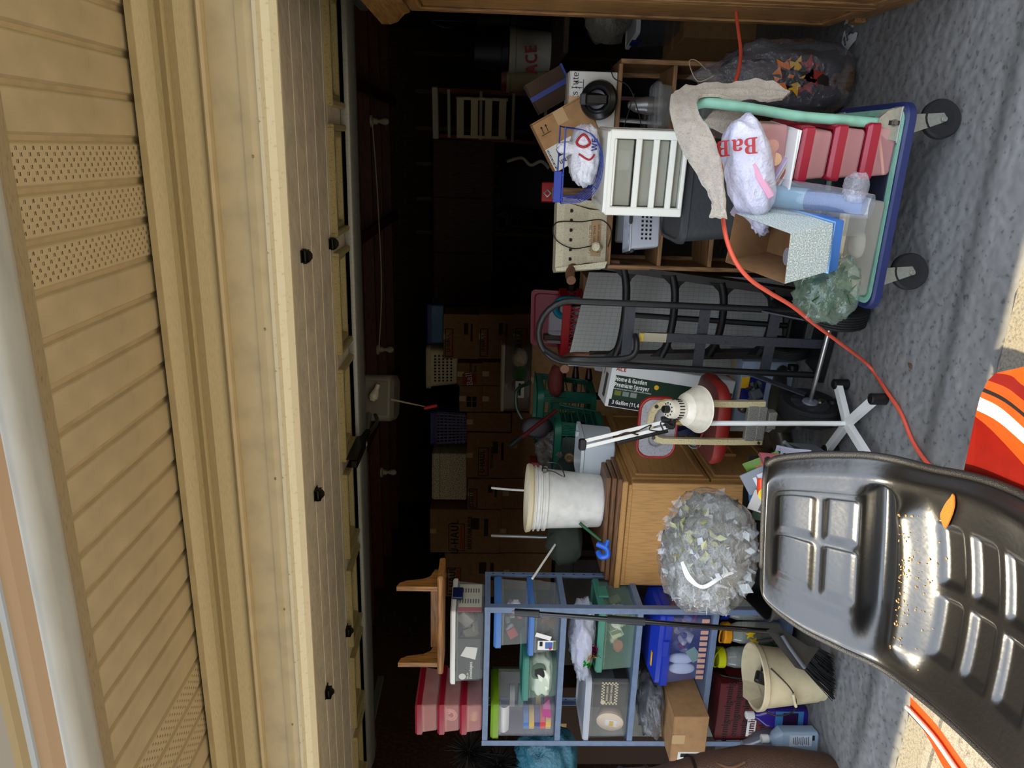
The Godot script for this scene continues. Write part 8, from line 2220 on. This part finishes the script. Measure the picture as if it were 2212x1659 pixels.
	for k in 2:
		pa(wr, "ring", B().tube(range(24).map(func(i): return Vector3(cos(TAU * i / 24.0) * (0.17 - 0.01 * k), sin(TAU * i / 24.0) * (0.17 - 0.01 * k), 0.02 * k)), 0.004, 6, true), mt("dull wire", Color(0.35, 0.36, 0.38), 0.4, 0.6))
	for k in 3:
		pa(wr, "bar", B().tube([Vector3(-0.10 + 0.1 * k, 0.13, 0), Vector3(-0.10 + 0.1 * k, -0.13, 0)], 0.003, 5), mt("dull wire"))
	# low pile of bags and a clear tote by the right wall
	carton("low_carton", "low plain carton against the right wall behind the oak cupboard", Vector3(0.85, 0, -4.75), 8, 0.5, 0.42, 0.5)
	bin("clear_tub_bin", "clear bin with white lid and blue latches behind the oak cupboard", "bin", Vector3(0.84, 0.425, -4.72), 8, 0.42, 0.26, 0.36, mt("smoky clear plastic"), {"lid": mt("milky lid"), "latch": mt("deep blue lid")})
	for k in 2:
		O("grey_sack", B().bag(Vector3(0, 0.13, 0), Vector3(0.2, 0.14, 0.18), 0.3, 0.08, 221 + k, 0.85, 30), mt("dull film", Color(0.42, 0.40, 0.36), 0.3, 0, 1, "", Vector3.ONE, "crink", 4.0, 0.9), ["dull plastic sack on the clear bin behind the oak cupboard", "dull plastic sack on the floor farther back by the right wall"][k], "sack", [Vector3(0.84, 0.688, -4.72), Vector3(0.8, 0.0, -5.35)][k])
	# brown wall cupboards on the back wall
	var rc = wood("dark cupboard", Color(0.40, 0.17, 0.09), 1)
	var w0 = Zp(1000, 660, -8.6).x
	var w1 = Zp(1000, 302, -8.6).x
	var wc = T("wall_cupboard", "wide reddish brown cupboard with three flat doors fixed on the back wall", "cupboard", Vector3((w0 + w1) / 2, 1.46, -8.77))
	pa(wc, "carcass", B().box(Vector3(0, 0.36, 0), Vector3(w1 - w0, 0.72, 0.32), 0.004), rc)
	for k in 3:
		var dw = (w1 - w0) / 3.0
		pa(wc, "door", B().box(Vector3(w0 - (w0 + w1) / 2 + dw * (k + 0.5), 0.36, 0.17), Vector3(dw - 0.01, 0.70, 0.02), 0.004), rc)
	# tools on the back wall below
	var hw = mt("tool handle", Color(0.42, 0.26, 0.12), 0.6)
	var tools = [["yellow handled loppers", 1062, 1130, 402, 412, Color(0.62, 0.5, 0.04), 0.03], ["wooden handled spade", 1080, 1180, 432, 428, Color(0.42, 0.26, 0.12), 0.022], ["wooden handled rake", 1090, 1190, 486, 494, Color(0.45, 0.22, 0.1), 0.022], ["short mallet", 1108, 1145, 366, 370, Color(0.45, 0.28, 0.13), 0.025], ["red handled saw", 1100, 1150, 470, 455, Color(0.4, 0.05, 0.05), 0.02]]
	for w in tools:
		var t0 = Zp(w[1], w[3], -8.85)
		var t1 = Zp(w[2], w[4], -8.85)
		var tt = T("hand_tool", "%s hanging on the back wall below the brown cupboard" % w[0], "tool")
		pa(tt, "handle", B().tube([t0, t1], w[6], 10), mt(w[0], w[5], 0.5))
		var hd = t0 + (t0 - t1).normalized() * 0.14
		pa(tt, "head", B().bar(t0, hd, 0.16, 0.02, Vector3.RIGHT), mt("dull tool steel", Color(0.2, 0.2, 0.21), 0.45, 0.6))
	var gr2 = T("wire_grille", "pale wire grille leaning on the back wall among the tools", "grille", Zp(1120, 455, -8.85))
	for k in 9:
		pa(gr2, "wire", B().tube([Vector3(-0.2, -0.16 + 0.04 * k, 0), Vector3(0.2, -0.16 + 0.04 * k, 0)], 0.005, 5), mt("dull wire"))
	var jk = O("black_rucksack", B().bag(Vector3.ZERO, Vector3(0.22, 0.32, 0.13), 0.12, 0.05, 231, 0.8, 30), mt("black cloth", Color(0.02, 0.02, 0.022), 0.9), "black cloth rucksack hanging behind the bookcase with a pale strap", "rucksack", P(1165, 385, 5.6))
	carton("dark_crate", "dark carton under the black rucksack behind the bookcase", Vector3(jk.position.x, 0, jk.position.z), 0, 0.5, jk.position.y - 0.325, 0.4, mt("dim carton", Color(0.22, 0.15, 0.10), 0.9))
	pm(jk, "strap", B().tube(Mb.smooth([Vector3(0.12, 0.26, 0.11), Vector3(0.15, 0.15, 0.14), Vector3(0.1, 0.08, 0.15), Vector3(0.13, 0.0, 0.15), Vector3(0.08, -0.06, 0.15)], 6), 0.014, 6).done(), mt("pale strap", Color(0.6, 0.58, 0.5), 0.7))
